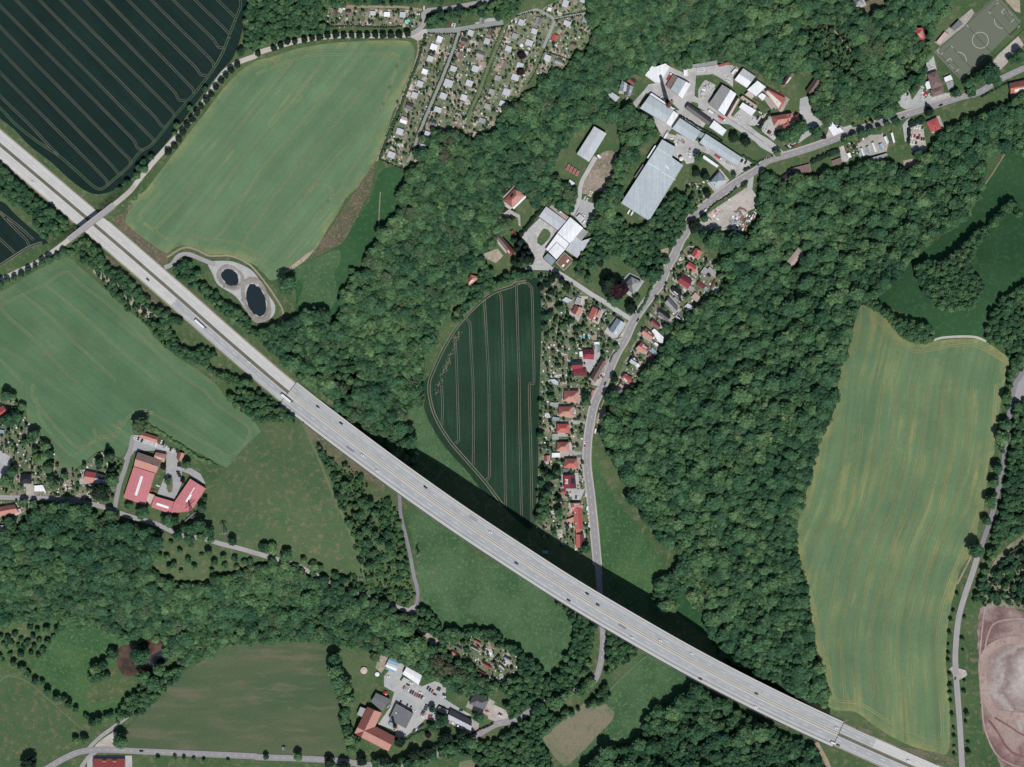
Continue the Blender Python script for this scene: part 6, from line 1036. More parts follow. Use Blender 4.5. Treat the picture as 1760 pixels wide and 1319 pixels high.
# on the other roads
for s, c, ln, lb, v in (("C2 1410,565", 'k', _mr, "dark car on the street beside the blue-grey house junction", 0), ("C3 960,480", 'k', _mr, "dark car on the street below the long brown building", 0), ("E1 1055,345", 'k', _mr, "black car at the car park turning on the upper village road", 0), ("E1 1575,170", 'k', _mr, "black car on the road below the restaurant", 0), ("B5 570,1065", 'w', _mr, "white van on the road beside the rubble yard", 1), ("m 972,1209", 'k', _mr, "black car on the main road beside the mown meadow", 0), ("p 1287,713", 'k', ROADS[2], "black car on the pale road beside the quarry", 0), ("C3 825,1130", 'w', _mr, "white van parked half on the verge by the meadow", 1)):
    px = T(s)[0]; car(px, 95 if ln is ROADS[2] else heading(px, ln), c, lb, "cars on the village roads", h1(*px) + 0.6, bool(v))
PARK = [("D1", "in the inn car park", "cars in the inn car park", "755,573,-65,r 787,590,-65,s 820,605,-65,w 848,633,-65,k 878,647,-65,k 908,672,-65,r 938,683,-65,r 968,693,-65,k 998,707,-65,k 1030,708,-65,w 812,540,25,k 850,515,25,w 980,645,25,w 722,455,-60,k 1085,580,-60,k 1112,607,-60,k 1145,628,-60,r 1180,672,25,k 1270,515,25,k 1240,583,25,k 1228,608,25,k 1310,670,20,k 1305,700,20,w 1072,820,20,k 1060,850,20,k 1048,880,20,k 1025,908,20,k 1010,935,20,r 1005,970,20,w 1062,955,-65,w 1100,970,-65,r 1130,975,-65,r 1185,1010,-70,w 708,778,-65,k 797,823,-65,k 848,850,-65,k 880,885,-65,w 912,895,-65,w 540,833,-50,s 930,1150,-58,w 960,1130,-58,b 985,1110,-58,k 1010,1095,-58,k 890,1165,-58,k 535,425,25,w 1540,890,10,k"),
    ("F1", "parked in the pink-roofed company court", "cars in the company court", "250,255,-70,w 283,265,-70,w 303,272,-70,k 352,300,-70,k 380,310,-70,w 475,335,-70,w 550,350,-75,w 592,305,-70,r 620,320,-70,w 648,335,-70,k 660,380,-70,s 688,395,-70,w 747,420,-70,k 780,435,-70,w 835,440,-75,k 865,620,8,k 865,650,8,k 850,730,12,k 860,760,12,k 877,792,12,k 570,920,30,w 520,985,20,r 480,990,-80,r"),
    ("B2", "parked in the works yard", "cars in the works yard", "130,470,30,w 105,500,30,w 205,520,-55,w 70,615,30,y 420,355,35,w 400,395,35,w 560,885,35,w 500,910,35,w 760,920,-60,w 820,905,-60,k 850,830,35,w 830,800,35,k 890,880,10,y 885,922,25,k 872,943,25,k 860,965,25,k 845,985,25,k 815,1020,25,k 910,1055,-60,w 935,1075,-60,w 965,1095,-60,k 990,1110,-60,r 1025,1160,35,w 1405,830,50,w 1475,1020,-55,w 1455,1050,-55,w 1145,560,35,r 1220,1300,30,k 1250,1295,30,w 1285,1290,30,k 1355,1270,-60,r"),
    ("E1", "in the gravel car park of the bright red house", "cars in the gravel car park", "1215,470,-82,w 1250,465,-82,w 1285,470,-82,w 1320,480,-82,k 1185,605,-82,w 1215,598,-82,r 1248,622,-82,k 1280,605,-82,r 1312,635,-82,k 1342,640,-82,k 1165,690,-82,w 1200,685,-82,w 1235,690,-82,k 1210,815,-82,k 1245,820,-82,k 1300,815,-82,r 1338,820,-82,w"),
    ("d", "by the restaurant forecourt", "cars by the restaurant", "922,640,-65,w 912,660,-65,w 903,682,-65,w 888,712,-65,w 960,650,-80,k 955,690,-75,w 1060,600,30,w 1062,665,30,w 1060,682,30,w 1105,655,-60,w 1130,470,15,w"), ("B5", "beside the long blue-grey hall", "cars beside the long hall", "1078,372,-60,k 1102,385,-60,w 1132,395,-60,k 940,438,35,w 885,400,35,s 600,205,35,w 580,185,35,w"), ("B4", "in the yard behind the white factory", "cars behind the white factory", "1320,328,-65,w 1350,350,-65,w 1405,240,30,w 1395,262,30,y 1385,288,30,w 1470,440,20,k 1480,495,20,k 1465,530,20,w 1300,560,35,w 1312,652,-55,w 1440,570,40,k"),
    ("C3", "in a front drive on the village street", "cars in village drives", "935,340,40,w 915,380,40,r 725,575,-65,k 545,865,-85,w 548,962,5,k"), ("C4", "along the kerb of the village street", "cars along the village kerb", "838,95,-88,w 838,130,-88,r 855,800,-85,w 875,985,-82,w 885,1060,-82,w 892,1100,-82,y 898,1220,-82,w 905,1290,-82,k"), ("C4", "in the parking court of the crimson house", "cars in the crimson court", "720,840,-85,k 750,845,-85,w"), ("b", "beside the allotment lane", "cars at the allotments", "1390,62,-10,w 1155,55,-85,w 1320,170,-70,r 1350,172,-70,w 1366,176,-70,w 1400,155,-85,k 140,325,-10,w 1510,40,-10,b 1112,100,0,w"), ("C2", "beside the orange solar house", "cars by the orange house", "928,390,-65,k 958,420,-65,s 1192,755,-60,w"), ("n", "on the gravel below the guest house", "cars by the guest house", "1590,935,20,r 1680,955,30,k 1675,965,30,w"), ("g", "at the dark field corner", "cars at the field corner", "112,553,-85,k 125,553,-85,r"), ("B1", "beside the multi-gabled house", "cars by the gabled house", "300,645,-50,w 262,770,-70,k 283,805,-70,w 430,920,30,w"), ("B3", "beside the south end of the largest hall", "vans by the largest hall", "805,1075,-60,w 850,1095,-60,w")]
for t, lb, gr, lst in PARK:
    for it in lst.split():
        x, y, a, c = it.split(','); px = T("%s %s,%s" % (t, x, y))[0]; v = (t, x) in (("B3", "805"), ("B3", "850"), ("B4", "1312"), ("C4", "875"), ("E1", "1280"), ("F1", "550"))
        car(px, float(a), c, "%s %s %s" % (CN[c], "van" if v else "car", lb), gr, None, v)
# lorries parked beside the halls
for s, a, c, lb in (("B1 840,1140", -60, 'white', "white lorry at the north end of the largest hall"), ("B5 755,325", 35, 'red', "long red flatbed beside the blue-grey hall"), ("B1 880,340", -60, 'red', "red lorry beside the brown workshop bay"), ("B1 1605,915", 35, 'red', "dark red lorry along the lane past the white hall"), ("B1 1465,830", 33, 'white', "flatbed lorry with empty bed on the yard lane"), ("B2 100,175", 5, 'silver', "silver lorry before the grey shed row"), ("B2 495,260", -50, 'white', "white lorry among scrap beside the gabled white hall"), ("B1 480,1010", 0, 'white', None)):
    if lb is None: continue
    px = T(s)[0]; root = empty("parked_lorry", G(px[0], px[1], 0.42), label=lb, cat="lorry"); root.rotation_euler.z = R(-a)
    m = MB(); m.box(-4.6, 2.2, -1.2, 1.2, 1.0, 2.9 if c == 'white' else 1.5); m.build("load_bed", "paint_" + c, root); m = MB(); m.box(2.5, 4.4, -1.15, 1.15, .6, 2.7); m.build("cab", "paint_white" if c != 'white' else "paint_silver", root); m = MB(); m.box(4.38, 4.44, -1, 1, 1.6, 2.5); m.build("windscreen", "window_glass", root)
    for x in (-3.4, -2.2, 3.3):
        for y in (-1, 1): o = obj("wheel", WHL, root); o.location = (x, y, .45); o.scale = (1.4, 1.4, 1.4)

# ------------------------------------------------------------------ trees
_t = (1 + 5 ** .5) / 2
_ico = bmesh.new(); bmesh.ops.create_icosphere(_ico, subdivisions=1, radius=1.0); ICOV = np.array([v.co[:] for v in _ico.verts]); ICOF = [tuple(v.index for v in f.verts) for f in _ico.faces]; _ico.free()
def crown_mesh(name, seed, mat, Rr=4.5, Hh=13.0, base=3.0, lobes=11, clumps=44, shape='round', size=1.15):
    """foliage: lobes set through the crown volume, each a dark core carrying many tilted leaf clumps"""
    r = np.random.default_rng(seed); V, F, tint = [], [], []
    cz0 = base; ht = Hh - base; L = []
    if shape == 'cone':
        for k in range(9):
            t = k / 8; rad = Rr * (1 - t) * .95 + .35; n = max(1, int(6 * (1 - t)) + 1)
            for j in range(n): a = 2 * math.pi * (j + r.uniform(-.2, .2)) / n; L.append((math.cos(a) * rad * .62, math.sin(a) * rad * .62, cz0 + t * ht * .93, rad * .52 + .25))
    else:
        L.append((0, 0, cz0 + ht * .62, Rr * .58))
        for k in range(lobes):
            a = 2 * math.pi * (k * .381966 + r.uniform(-.06, .06)); e = (k + .5) / lobes; rr = Rr * (.70 - .42 * e ** 1.6) * r.uniform(.85, 1.12); L.append((math.cos(a) * rr, math.sin(a) * rr, cz0 + ht * (.36 + .44 * e) * r.uniform(.94, 1.06), Rr * r.uniform(.34, .50)))
    cl = max(10, int(clumps * (11 / max(len(L), 1)) ** .7))
    for x, y, z, q in L:
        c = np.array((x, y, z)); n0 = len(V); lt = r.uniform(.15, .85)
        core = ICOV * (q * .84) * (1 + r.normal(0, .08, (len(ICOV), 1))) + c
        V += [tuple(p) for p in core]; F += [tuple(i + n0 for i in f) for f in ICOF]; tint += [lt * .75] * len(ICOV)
        for _ in range(cl):
            d = r.normal(0, 1, 3); d[2] = abs(d[2]) * 1.1 - .35; d /= np.linalg.norm(d); p = c + d * q * r.uniform(.82, 1.12)
            nn = d + np.array((0, 0, .55)) + r.normal(0, .38, 3); nn /= np.linalg.norm(nn); u = np.cross(nn, r.normal(0, 1, 3)); u /= np.linalg.norm(u); w = np.cross(nn, u); s = size * r.uniform(.45, .9); n0 = len(V)
            V += [tuple(p + u * s), tuple(p + w * s * .8), tuple(p - u * s), tuple(p - w * s * .8 + nn * s * .25)]; F.append((n0, n0 + 1, n0 + 2, n0 + 3)); tint += [min(max(lt + r.normal(0, .16), 0), 1)] * 4
    me = mesh(name, V, F, mat); at = me.attributes.new("tint", 'FLOAT', 'POINT'); at.data.foreach_set("value", np.array(tint, np.float32)); return me
def trunk_mesh(seed, Hh, base, r0):
    r = random.Random(seed); m = MB(); m.tube((0, 0, -1.0), (0.1, 0, base + 1.0), r0, r0 * .7, 7); m.tube((.1, 0, base + 1.0), (0, .1, Hh * .8), r0 * .7, r0 * .2, 6)
    for k in range(5): a = k * 1.3 + r.random(); m.tube((0, 0, base + k * .9), (math.cos(a) * 2.6, math.sin(a) * 2.6, base + 2.2 + k * 1.1), r0 * .35, r0 * .1, 5)
    return m.mesh("trunk", "bark")
VAR = {}
for i in range(6): VAR["mixed%d" % i] = crown_mesh("crown", 10 + i, "leaf_mixed", 4.5, 13 + (i % 3) * 1.5, 2.6, 10 + (i % 3) * 2, 46)
for i in range(2): VAR["conifer%d" % i] = crown_mesh("crown", 30 + i, "leaf_conifer", 3.0, 15, 1.2, 9, 20, 'cone', .9)
for k, mt in (("dark", "leaf_dark"), ("purple", "leaf_purple"), ("light", "leaf_light"), ("olive", "leaf_olive")):
    for i in range(2): VAR["%s%d" % (k, i)] = crown_mesh("crown", 50 + i + hash(mt) % 7 * 0, mt, 4.5, 12.5, 2.6, 11, 46)
for i in range(3): VAR["shrub%d" % i] = crown_mesh("crown", 70 + i, "leaf_mixed", 4.5, 6.0, -0.6, 8, 34)
TRUNK = trunk_mesh(1, 12, 2.6, .32)
def tree(px, r_px, kind, label, group, name="tree", cat="tree"):
    """r_px: crown radius in photo pixels"""
    ks = [k for k in VAR if k.startswith(kind)]; k = random.choice(ks); R0 = 3.0 if kind == 'conifer' else 4.5; s = r_px * MPP / R0 * 1.06
    for w_, n_, c_ in (("orchard", "fruit_tree", "fruit tree"), ("fruit", "fruit_tree", "fruit tree"), ("conifer", "conifer", "conifer"), ("bush", "roadside_bush", "bush"), ("round-headed", "avenue_tree", "tree"), ("lane row", "avenue_tree", "tree"), ("purple", "purple_tree", "tree"), ("overhanging", "roadside_tree", "tree"), ("garden", "garden_tree", "tree")):
        if w_ in label: name, cat = n_, c_; break
    root = empty(name, G(px[0], px[1], 0.0), label=label, cat=cat, group=group); root.rotation_euler.z = random.uniform(0, 6.28); sz = s * random.uniform(.9, 1.15) if s < 1.3 else s * .95
    if kind == 'conifer': sz = max(sz, .6)
    root.scale = (s, s, sz); obj("crown", VAR[k], root)
    if kind != 'shrub': obj("trunk", TRUNK, root)
    raster_line(TREED, [px], r_px * .8)
TREED = np.zeros_like(OCC)
ROWS = [("dark", "dark round-headed tree in the row along the pale lane by the dark crop field", "avenue by the dark crop field", 5.2, "a 1637,453 1594,487 1558,525 1525,560 1489,607 1455,655 1423,693 1388,738 1359,780 1324,826 1292,866 1263,914 1232,960 1200,1010 1159,1050"),
    ("dark", "dark round-headed tree in the row along the lane above the wheat field", "avenue above the wheat field", 5.2, "b 18,375 125,340 175,320 218,295 270,292 337,282 387,272 442,262 497,253 551,247 606,252 661,250 714,250 768,250 824,250 877,250 932,250 987,245 1045,238"),
    ("mixed", "small round tree in the lane row south-west of the motorway bridge", "avenue south-west of the motorway", 5.4, "e 445,412 398,443 349,471 299,493 248,518 200,543 152,570 104,593 55,620 10,643 490,425"), ("mixed", "round street tree in the row beside the nursery", "nursery street trees", 5.6, "E1 260,660 370,612 485,570 600,525 715,488 830,440"), ("mixed", "large street tree at the end of the nursery row", "", 7.5, "E1 945,405"),
    ("mixed", "big leafy tree at the football pitch corner above the road", "trees at the pitch corner", 15, "d 1510,520"), ("mixed", "smaller leafy tree beside the big one at the pitch corner", "", 9, "d 1370,580"), ("mixed", "leafy tree on the roadside below the pitch", "roadside trees below the pitch", 8, "d 1440,550 1560,570 1390,640"), ("mixed", "tree beside the sandy strip east of the pitch", "trees east of the pitch", 8, "d 1715,380 1665,420 1730,420"), ("mixed", "tree between restaurant and road at the pitch end", "", 8, "d 1285,650"),
    ("conifer", "dark conifer overhanging the road opposite the restaurant", "", 8, "d 1105,770"), ("mixed", "big round tree between the villa drive and the road bend", "", 12, "B2 1600,1110"), ("purple", "copper-leaved bush beside the big round tree at the road bend", "", 5, "d 380,945"), ("mixed", "leafy tree south of the orange-red villa", "trees south of the orange-red villa", 11, "B2 1150,1170 1290,1150 1380,1060"), ("mixed", "round tree at the lane mouth by the village road", "", 6, "B5 1560,270"), ("dark", "dark tree on the dry slope beside the long hall", "trees on the dry slope", 7, "B5 970,60 1130,120"),
    ("dark", "dark round tree on the villa lawn", "trees on the blue-grey villa lawn", 6, "B5 600,835 455,540 580,590"), ("mixed", "leafy tree by the white garages behind the villa", "", 8, "B5 475,330"), ("mixed", "small tree at the villa drive", "", 5, "B5 965,570"), ("mixed", "roadside tree beside the rubble yard", "", 6, "B5 560,1170"), ("dark", "dark tree at the mouth of the rubble yard", "trees at the rubble yard", 9, "B5 1340,1000 420,1290"),
    ("purple", "large purple beech beside the grey villa", "", 14, "C2 1130,160"), ("dark", "very dark broad tree behind the purple beech", "", 16, "C2 1020,90"), ("mixed", "light leafy tree below the purple beech", "", 12, "C2 1060,290"), ("dark", "dark tree at the street junction", "", 9, "C2 1320,400"), ("mixed", "small tree on the triangular green by the street", "", 6.5, "C2 1115,940"), ("dark", "dark tree on the villa's upper lawn", "trees on the grey villa lawn", 7, "g 605,490 660,590"), ("light", "light yellow-green tree below the grey villa", "", 6, "C1 115,910"),
    ("dark", "dark round tree in the orchard garden beside the dark crop", "orchard trees by the lane", 5.5, "g 275,605 305,575 345,615 240,640 380,655 200,660 270,690"), ("mixed", "fruit tree in the gardens west of the village street", "fruit trees west of the street", 5, "g 230,860 330,800 400,890 350,930 440,950 240,1000 230,930 420,1040 300,900 270,840 330,1000 280,960"), ("mixed", "round tree in the row of back gardens beside the dark crop", "back garden trees", 5.5, "k 200,130 265,40 270,90 195,360 215,600 200,680 250,640 220,800 200,860 230,760 180,920 315,790 310,600 270,720 220,900 320,880 290,1030 240,860"),
    ("conifer", "dark conifer in the gardens below the crimson house", "", 6, "C4 480,860"), ("conifer", "dark conifer beside the red-brown garden shed", "", 5, "C4 285,480"), ("dark", "dark round garden tree behind the orange hipped house", "garden trees behind the orange house", 6, "C4 460,480 430,550 340,710"), ("mixed", "tree beside the salmon cross-hipped house", "", 7, "C3 700,720"), ("dark", "dark tree on the street side of the salmon cross-hipped house", "", 6, "C3 680,645"), ("dark", "dark tree in front of the bright red house by the forest", "", 7, "C3 1085,410"), ("mixed", "broad tree overhanging the street beside the charcoal house", "trees by the charcoal house", 9, "C3 1000,660 1080,620 1050,700"), ("light", "pale tree beside the gravel strip below the charcoal house", "", 9, "C3 1070,820"), ("mixed", "tree at the terrace end in the viaduct shadow", "", 8, "k 505,1130"), ("mixed", "garden tree behind the oval pool", "garden trees by the oval pool", 5.5, "C1 1310,730 1580,540 1260,600 1215,470"), ("mixed", "tree beside the small brown-red house", "", 7, "g 1065,945"),
    ("light", "round tree on the inn meadow beside the sandy track", "", 8, "D1 355,140"), ("mixed", "tall tree in the hedgerow between mown meadow and inn lawn", "hedgerow west of the inn", 12, "n 545,570 550,650"), ("mixed", "tree in the hedgerow close to the inn", "lower hedgerow west of the inn", 10, "n 575,720 600,780 620,760 590,840 640,850 620,930 610,990"), ("mixed", "tree beside the inn's western gable", "trees by the inn gable", 10, "n 630,1060 650,1120 660,1180 690,1140"), ("dark", "dark round tree at the inn's south-east corner", "", 10, "n 990,1140"), ("mixed", "tree in the car park island", "", 6, "D1 1150,860"), ("mixed", "tree beside the long dormer row", "trees by the dormer row", 9, "n 1285,985 1270,1010 1210,1040"), ("dark", "dark tree in the garden south of the inn car park", "dark trees south of the car park", 10, "n 1310,1110 1415,1090"), ("purple", "purple bush south of the inn car park", "", 5, "n 1185,1095"), ("dark", "dark tree along the road below the inn", "road trees below the inn", 9, "n 730,1270 510,1280 610,1310 880,1270 1090,1230 1190,1210"), ("mixed", "tree between guest house and gravel court", "", 10, "n 1530,970"),
    ("mixed", "roadside tree by the main road beside the mown meadow", "roadside trees by the mown meadow", 6, "n 72,1245 295,1240"), ("mixed", "small roadside tree south of the main road", "small trees south of the main road", 3.2, "m 1090,1255 1207,1250 1268,1250 1335,1260 1405,1270 1570,1272"), ("mixed", "round tree at the gravel lay-by", "", 9, "m 840,1130"), ("mixed", "tree pair beside the main road bend", "tree pair at the main road bend", 7, "m 525,1130 585,1130"), ("dark", "dark tree on the verge at the main road bend", "", 12, "m 215,1300"),
    ("mixed", "tree standing in the brown pond", "", 17, "m 975,540"), ("mixed", "tree on the bank of the brown pond", "trees round the brown pond", 9, "m 870,420 940,390 1005,395 1170,520 1100,640 1000,690 1060,730"), ("mixed", "tree in the clump west of the brown pond", "clump west of the brown pond", 8, "m 665,640 690,690 740,690 720,610 770,560 790,530 650,700"), ("mixed", "tree in the row along the meadow footpath", "row along the meadow footpath", 6, "m 160,640 195,680 250,725 295,735 335,795 395,840 450,850 480,885 528,920 597,975 645,1005 685,995 735,975 770,955"), ("mixed", "orchard tree on the western slope meadow", "western orchard", 5, "m 35,345 110,400 215,355 265,375 330,370 405,370 60,430 150,440 235,415 275,445 335,460 80,470 195,465 170,490 75,540 150,540 240,490 305,515 20,590 100,600 270,550 60,500 130,480 0,560 30,470 10,420 370,420 430,345 220,530"),
    ("mixed", "small orchard tree south of the hamlet road", "orchard south of the hamlet road", 4.5, "i 1100,1110 1180,1090 1240,1150 1320,1110 1390,1180 1150,1190 1200,1240 1300,1210 1340,1260 1440,1160 1480,1230 1540,1190 1620,1200 1680,1220 1720,1220 1460,1280 1550,1250 1630,1260 1100,1180 1250,1290 1170,1260"), ("mixed", "tree in the row between meadow and hamlet road", "trees along the hamlet road", 8, "i 990,880 1160,940 1210,935 1270,990 1320,1000 1380,970 1440,1010 1605,1080 j 60,1120 110,1130 215,1170 330,1210 400,1250 440,1260"), ("mixed", "leafy tree beside the hamlet road junction", "trees at the hamlet junction", 8, "i 765,895 420,840 470,830 600,860"), ("light", "pale broad tree at the field corner of the company compound", "", 10, "i 975,290"), ("mixed", "tree on the lawn of the company compound", "trees in the company compound", 6, "F1 980,630 720,860 i 890,840 1415,790 1395,850"), ("purple", "purple shrub-like tree by the company court", "purple trees in the company court", 5, "F1 920,850 655,660"), ("dark", "dark broad tree beside the farmhouse", "", 15, "i 710,740"), ("conifer", "conifer at the farmhouse garden corner", "conifers at the farmhouse", 6, "i 755,485 775,585"), ("mixed", "garden tree beside the farmhouse pond", "farmhouse garden trees", 8, "i 690,540 760,500 785,660"),
    ("mixed", "tree along the hamlet gardens at the wheat field edge", "hamlet garden trees", 8, "i 240,360 320,430 350,480 270,510 345,570 130,230 80,250 160,160 60,80 100,90 30,250 180,400 250,460 310,500 355,650 450,630 380,690 100,600 60,660"), ("mixed", "tree south of the hamlet road near the salmon house", "trees near the salmon hamlet house", 7, "i 75,940 170,820 165,990 240,830"), ("mixed", "wayside tree beside the road along the barley field", "wayside trees by the barley field", 9, "l 1565,580 1545,680 1520,800 1490,940 1415,1140 1600,370 1620,280"), ("mixed", "tall wayside tree north on the road along the barley field", "", 8, "l 1630,100"),
    ("mixed", "small roadside bush between barley field and pale road", "bushes along the pale road", 3.2, "p 1300,130 1275,250 1255,310 1248,400 1240,480 1240,540 1240,590 1250,680 1250,760 1250,810 1255,870 1265,960 1275,1050 1280,1110 1280,1180 1280,1230 1335,440 1340,520 1350,730 1345,800 1365,950 1360,1010 1375,1150 1375,1220 1350,290"), ("purple", "dark purple tree in the allotments beside the pale huts", "purple allotment trees", 5, "A3 290,780 285,1000"), ("mixed", "round tree on the lane bank beside the dark crop", "trees on the lane bank", 5, "a 1415,615 1310,745 1220,870 1205,920 1045,1085 990,1120 960,1160 1000,1170 950,1210 880,1260 830,1300"), ("mixed", "round clump tree at the pond yard meadow", "", 16, "f 220,640"), ("mixed", "lone tree in the small western meadow", "", 4, "f 660,545"), ("mixed", "scrub tree on the slope clearing beside the viaduct", "scrub trees beside the viaduct", 6, "f 600,1060 625,1125 650,1190 540,1225 480,1170 220,1120 600,960 560,990 450,1240 650,1300 700,1310"), ("mixed", "round shrubby tree in the meadow strip under the viaduct", "trees in the viaduct meadow strip", 8, "j 1060,310 1070,395"),
    ("conifer", "dark conifer in the row west of the white factory", "conifers west of the white factory", 7, "g 20,330 50,350 40,390 90,380 80,430 110,420 100,460 130,460 60,460 50,490 15,480"), ("mixed", "park tree on the sloping lawn beside the grey villa", "park trees by the grey villa", 8, "g 540,520 480,560 900,540 960,570 1000,590 840,480 760,430 560,450 620,440 520,600"), ("olive", "olive-brown tree in the wood beside the allotments", "olive trees by the allotments", 10, "A2 1000,740 900,900 900,980"), ("olive", "olive-brown tree above the inn car park", "olive trees above the inn", 9, "D2 480,800 560,860 420,950 640,880 400,760 700,920")]
for kind, lb, gr, r, pts in ROWS:
    for px in T(pts): tree(px, r * (random.uniform(.88, 1.14) if kind == 'dark' else random.uniform(.72, 1.3)), kind, lb, gr or None)

# trees overhanging the valley road, the hamlet road and the lanes, which the photo shows only in glimpses
for s, lb, gr, rr in (("o 540,745 500,765 460,790 400,800 350,820 300,840 250,865 200,895 150,915", "stream-side tree overhanging the valley road south of the viaduct", "trees overhanging the valley road", 9), ("n 1480,1130 1430,1150 1380,1170 1330,1190 1280,1215 1220,1240 1160,1260 1100,1280 1040,1290 980,1300 900,1300 830,1300", "tree overhanging the road below the inn garden", "trees overhanging the inn road", 9), ("j 130,1215 200,1235 270,1255 330,1290 400,1310 n 480,40 540,60 600,95 660,120 740,150 820,175 900,205 960,225", "tree overhanging the narrow hamlet road above the south-western forest", "trees overhanging the hamlet road", 7), ("i 1240,1030 1310,1050 1380,1065 1440,1080", "roadside tree overhanging the hamlet road below the company hall", "trees below the company hall", 7)):
    for x, y in T(s): tree((x + random.uniform(-4, 4), y + random.uniform(-4, 4)), rr * random.uniform(.8, 1.2), "mixed", lb, gr)

# ------------------------------------------------------------------ hedges
def hedge(s, w, h, label, group=None, mat="leaf_dark"):
    p = spline(T(s), 3.0); V, F, tint = [], [], []; r = random.Random(len(s)); ctr = p[len(p) // 2]; base = G(ctr[0], ctr[1])
    raster_line(OCC, p, w / MPP / 2)
    for x, y in p:
        g = G(x, y) - base
        for _ in range(2):
            c = np.array((g.x + r.uniform(-.3, .3) * w, g.y + r.uniform(-.3, .3) * w, g.z + h * .5)); n0 = len(V); core = ICOV * np.array((w * .55, w * .55, h * .6)) * r.uniform(.8, 1.15) + c; V += [tuple(q) for q in core]; F += [tuple(i + n0 for i in f) for f in ICOF]; tint += [r.uniform(.2, .8)] * len(ICOV)
            for _k in range(5):
                d = Vector((r.gauss(0, 1), r.gauss(0, 1), abs(r.gauss(0, 1)))).normalized(); q = Vector(c) + Vector((d.x * w * .55, d.y * w * .55, d.z * h * .6)); u = d.orthogonal().normalized() * .55; v = d.cross(u); n0 = len(V); V += [tuple(q + u), tuple(q + v), tuple(q - u), tuple(q - v)]; F.append((n0, n0 + 1, n0 + 2, n0 + 3)); tint += [r.random()] * 4
    me = mesh("hedge", V, F, mat); at = me.attributes.new("tint", 'FLOAT', 'POINT'); at.data.foreach_set("value", np.array(tint, np.float32)); o = obj("hedge", me, label=label, cat="hedge", group=group); o.location = base
HG = "clipped allotment hedges"
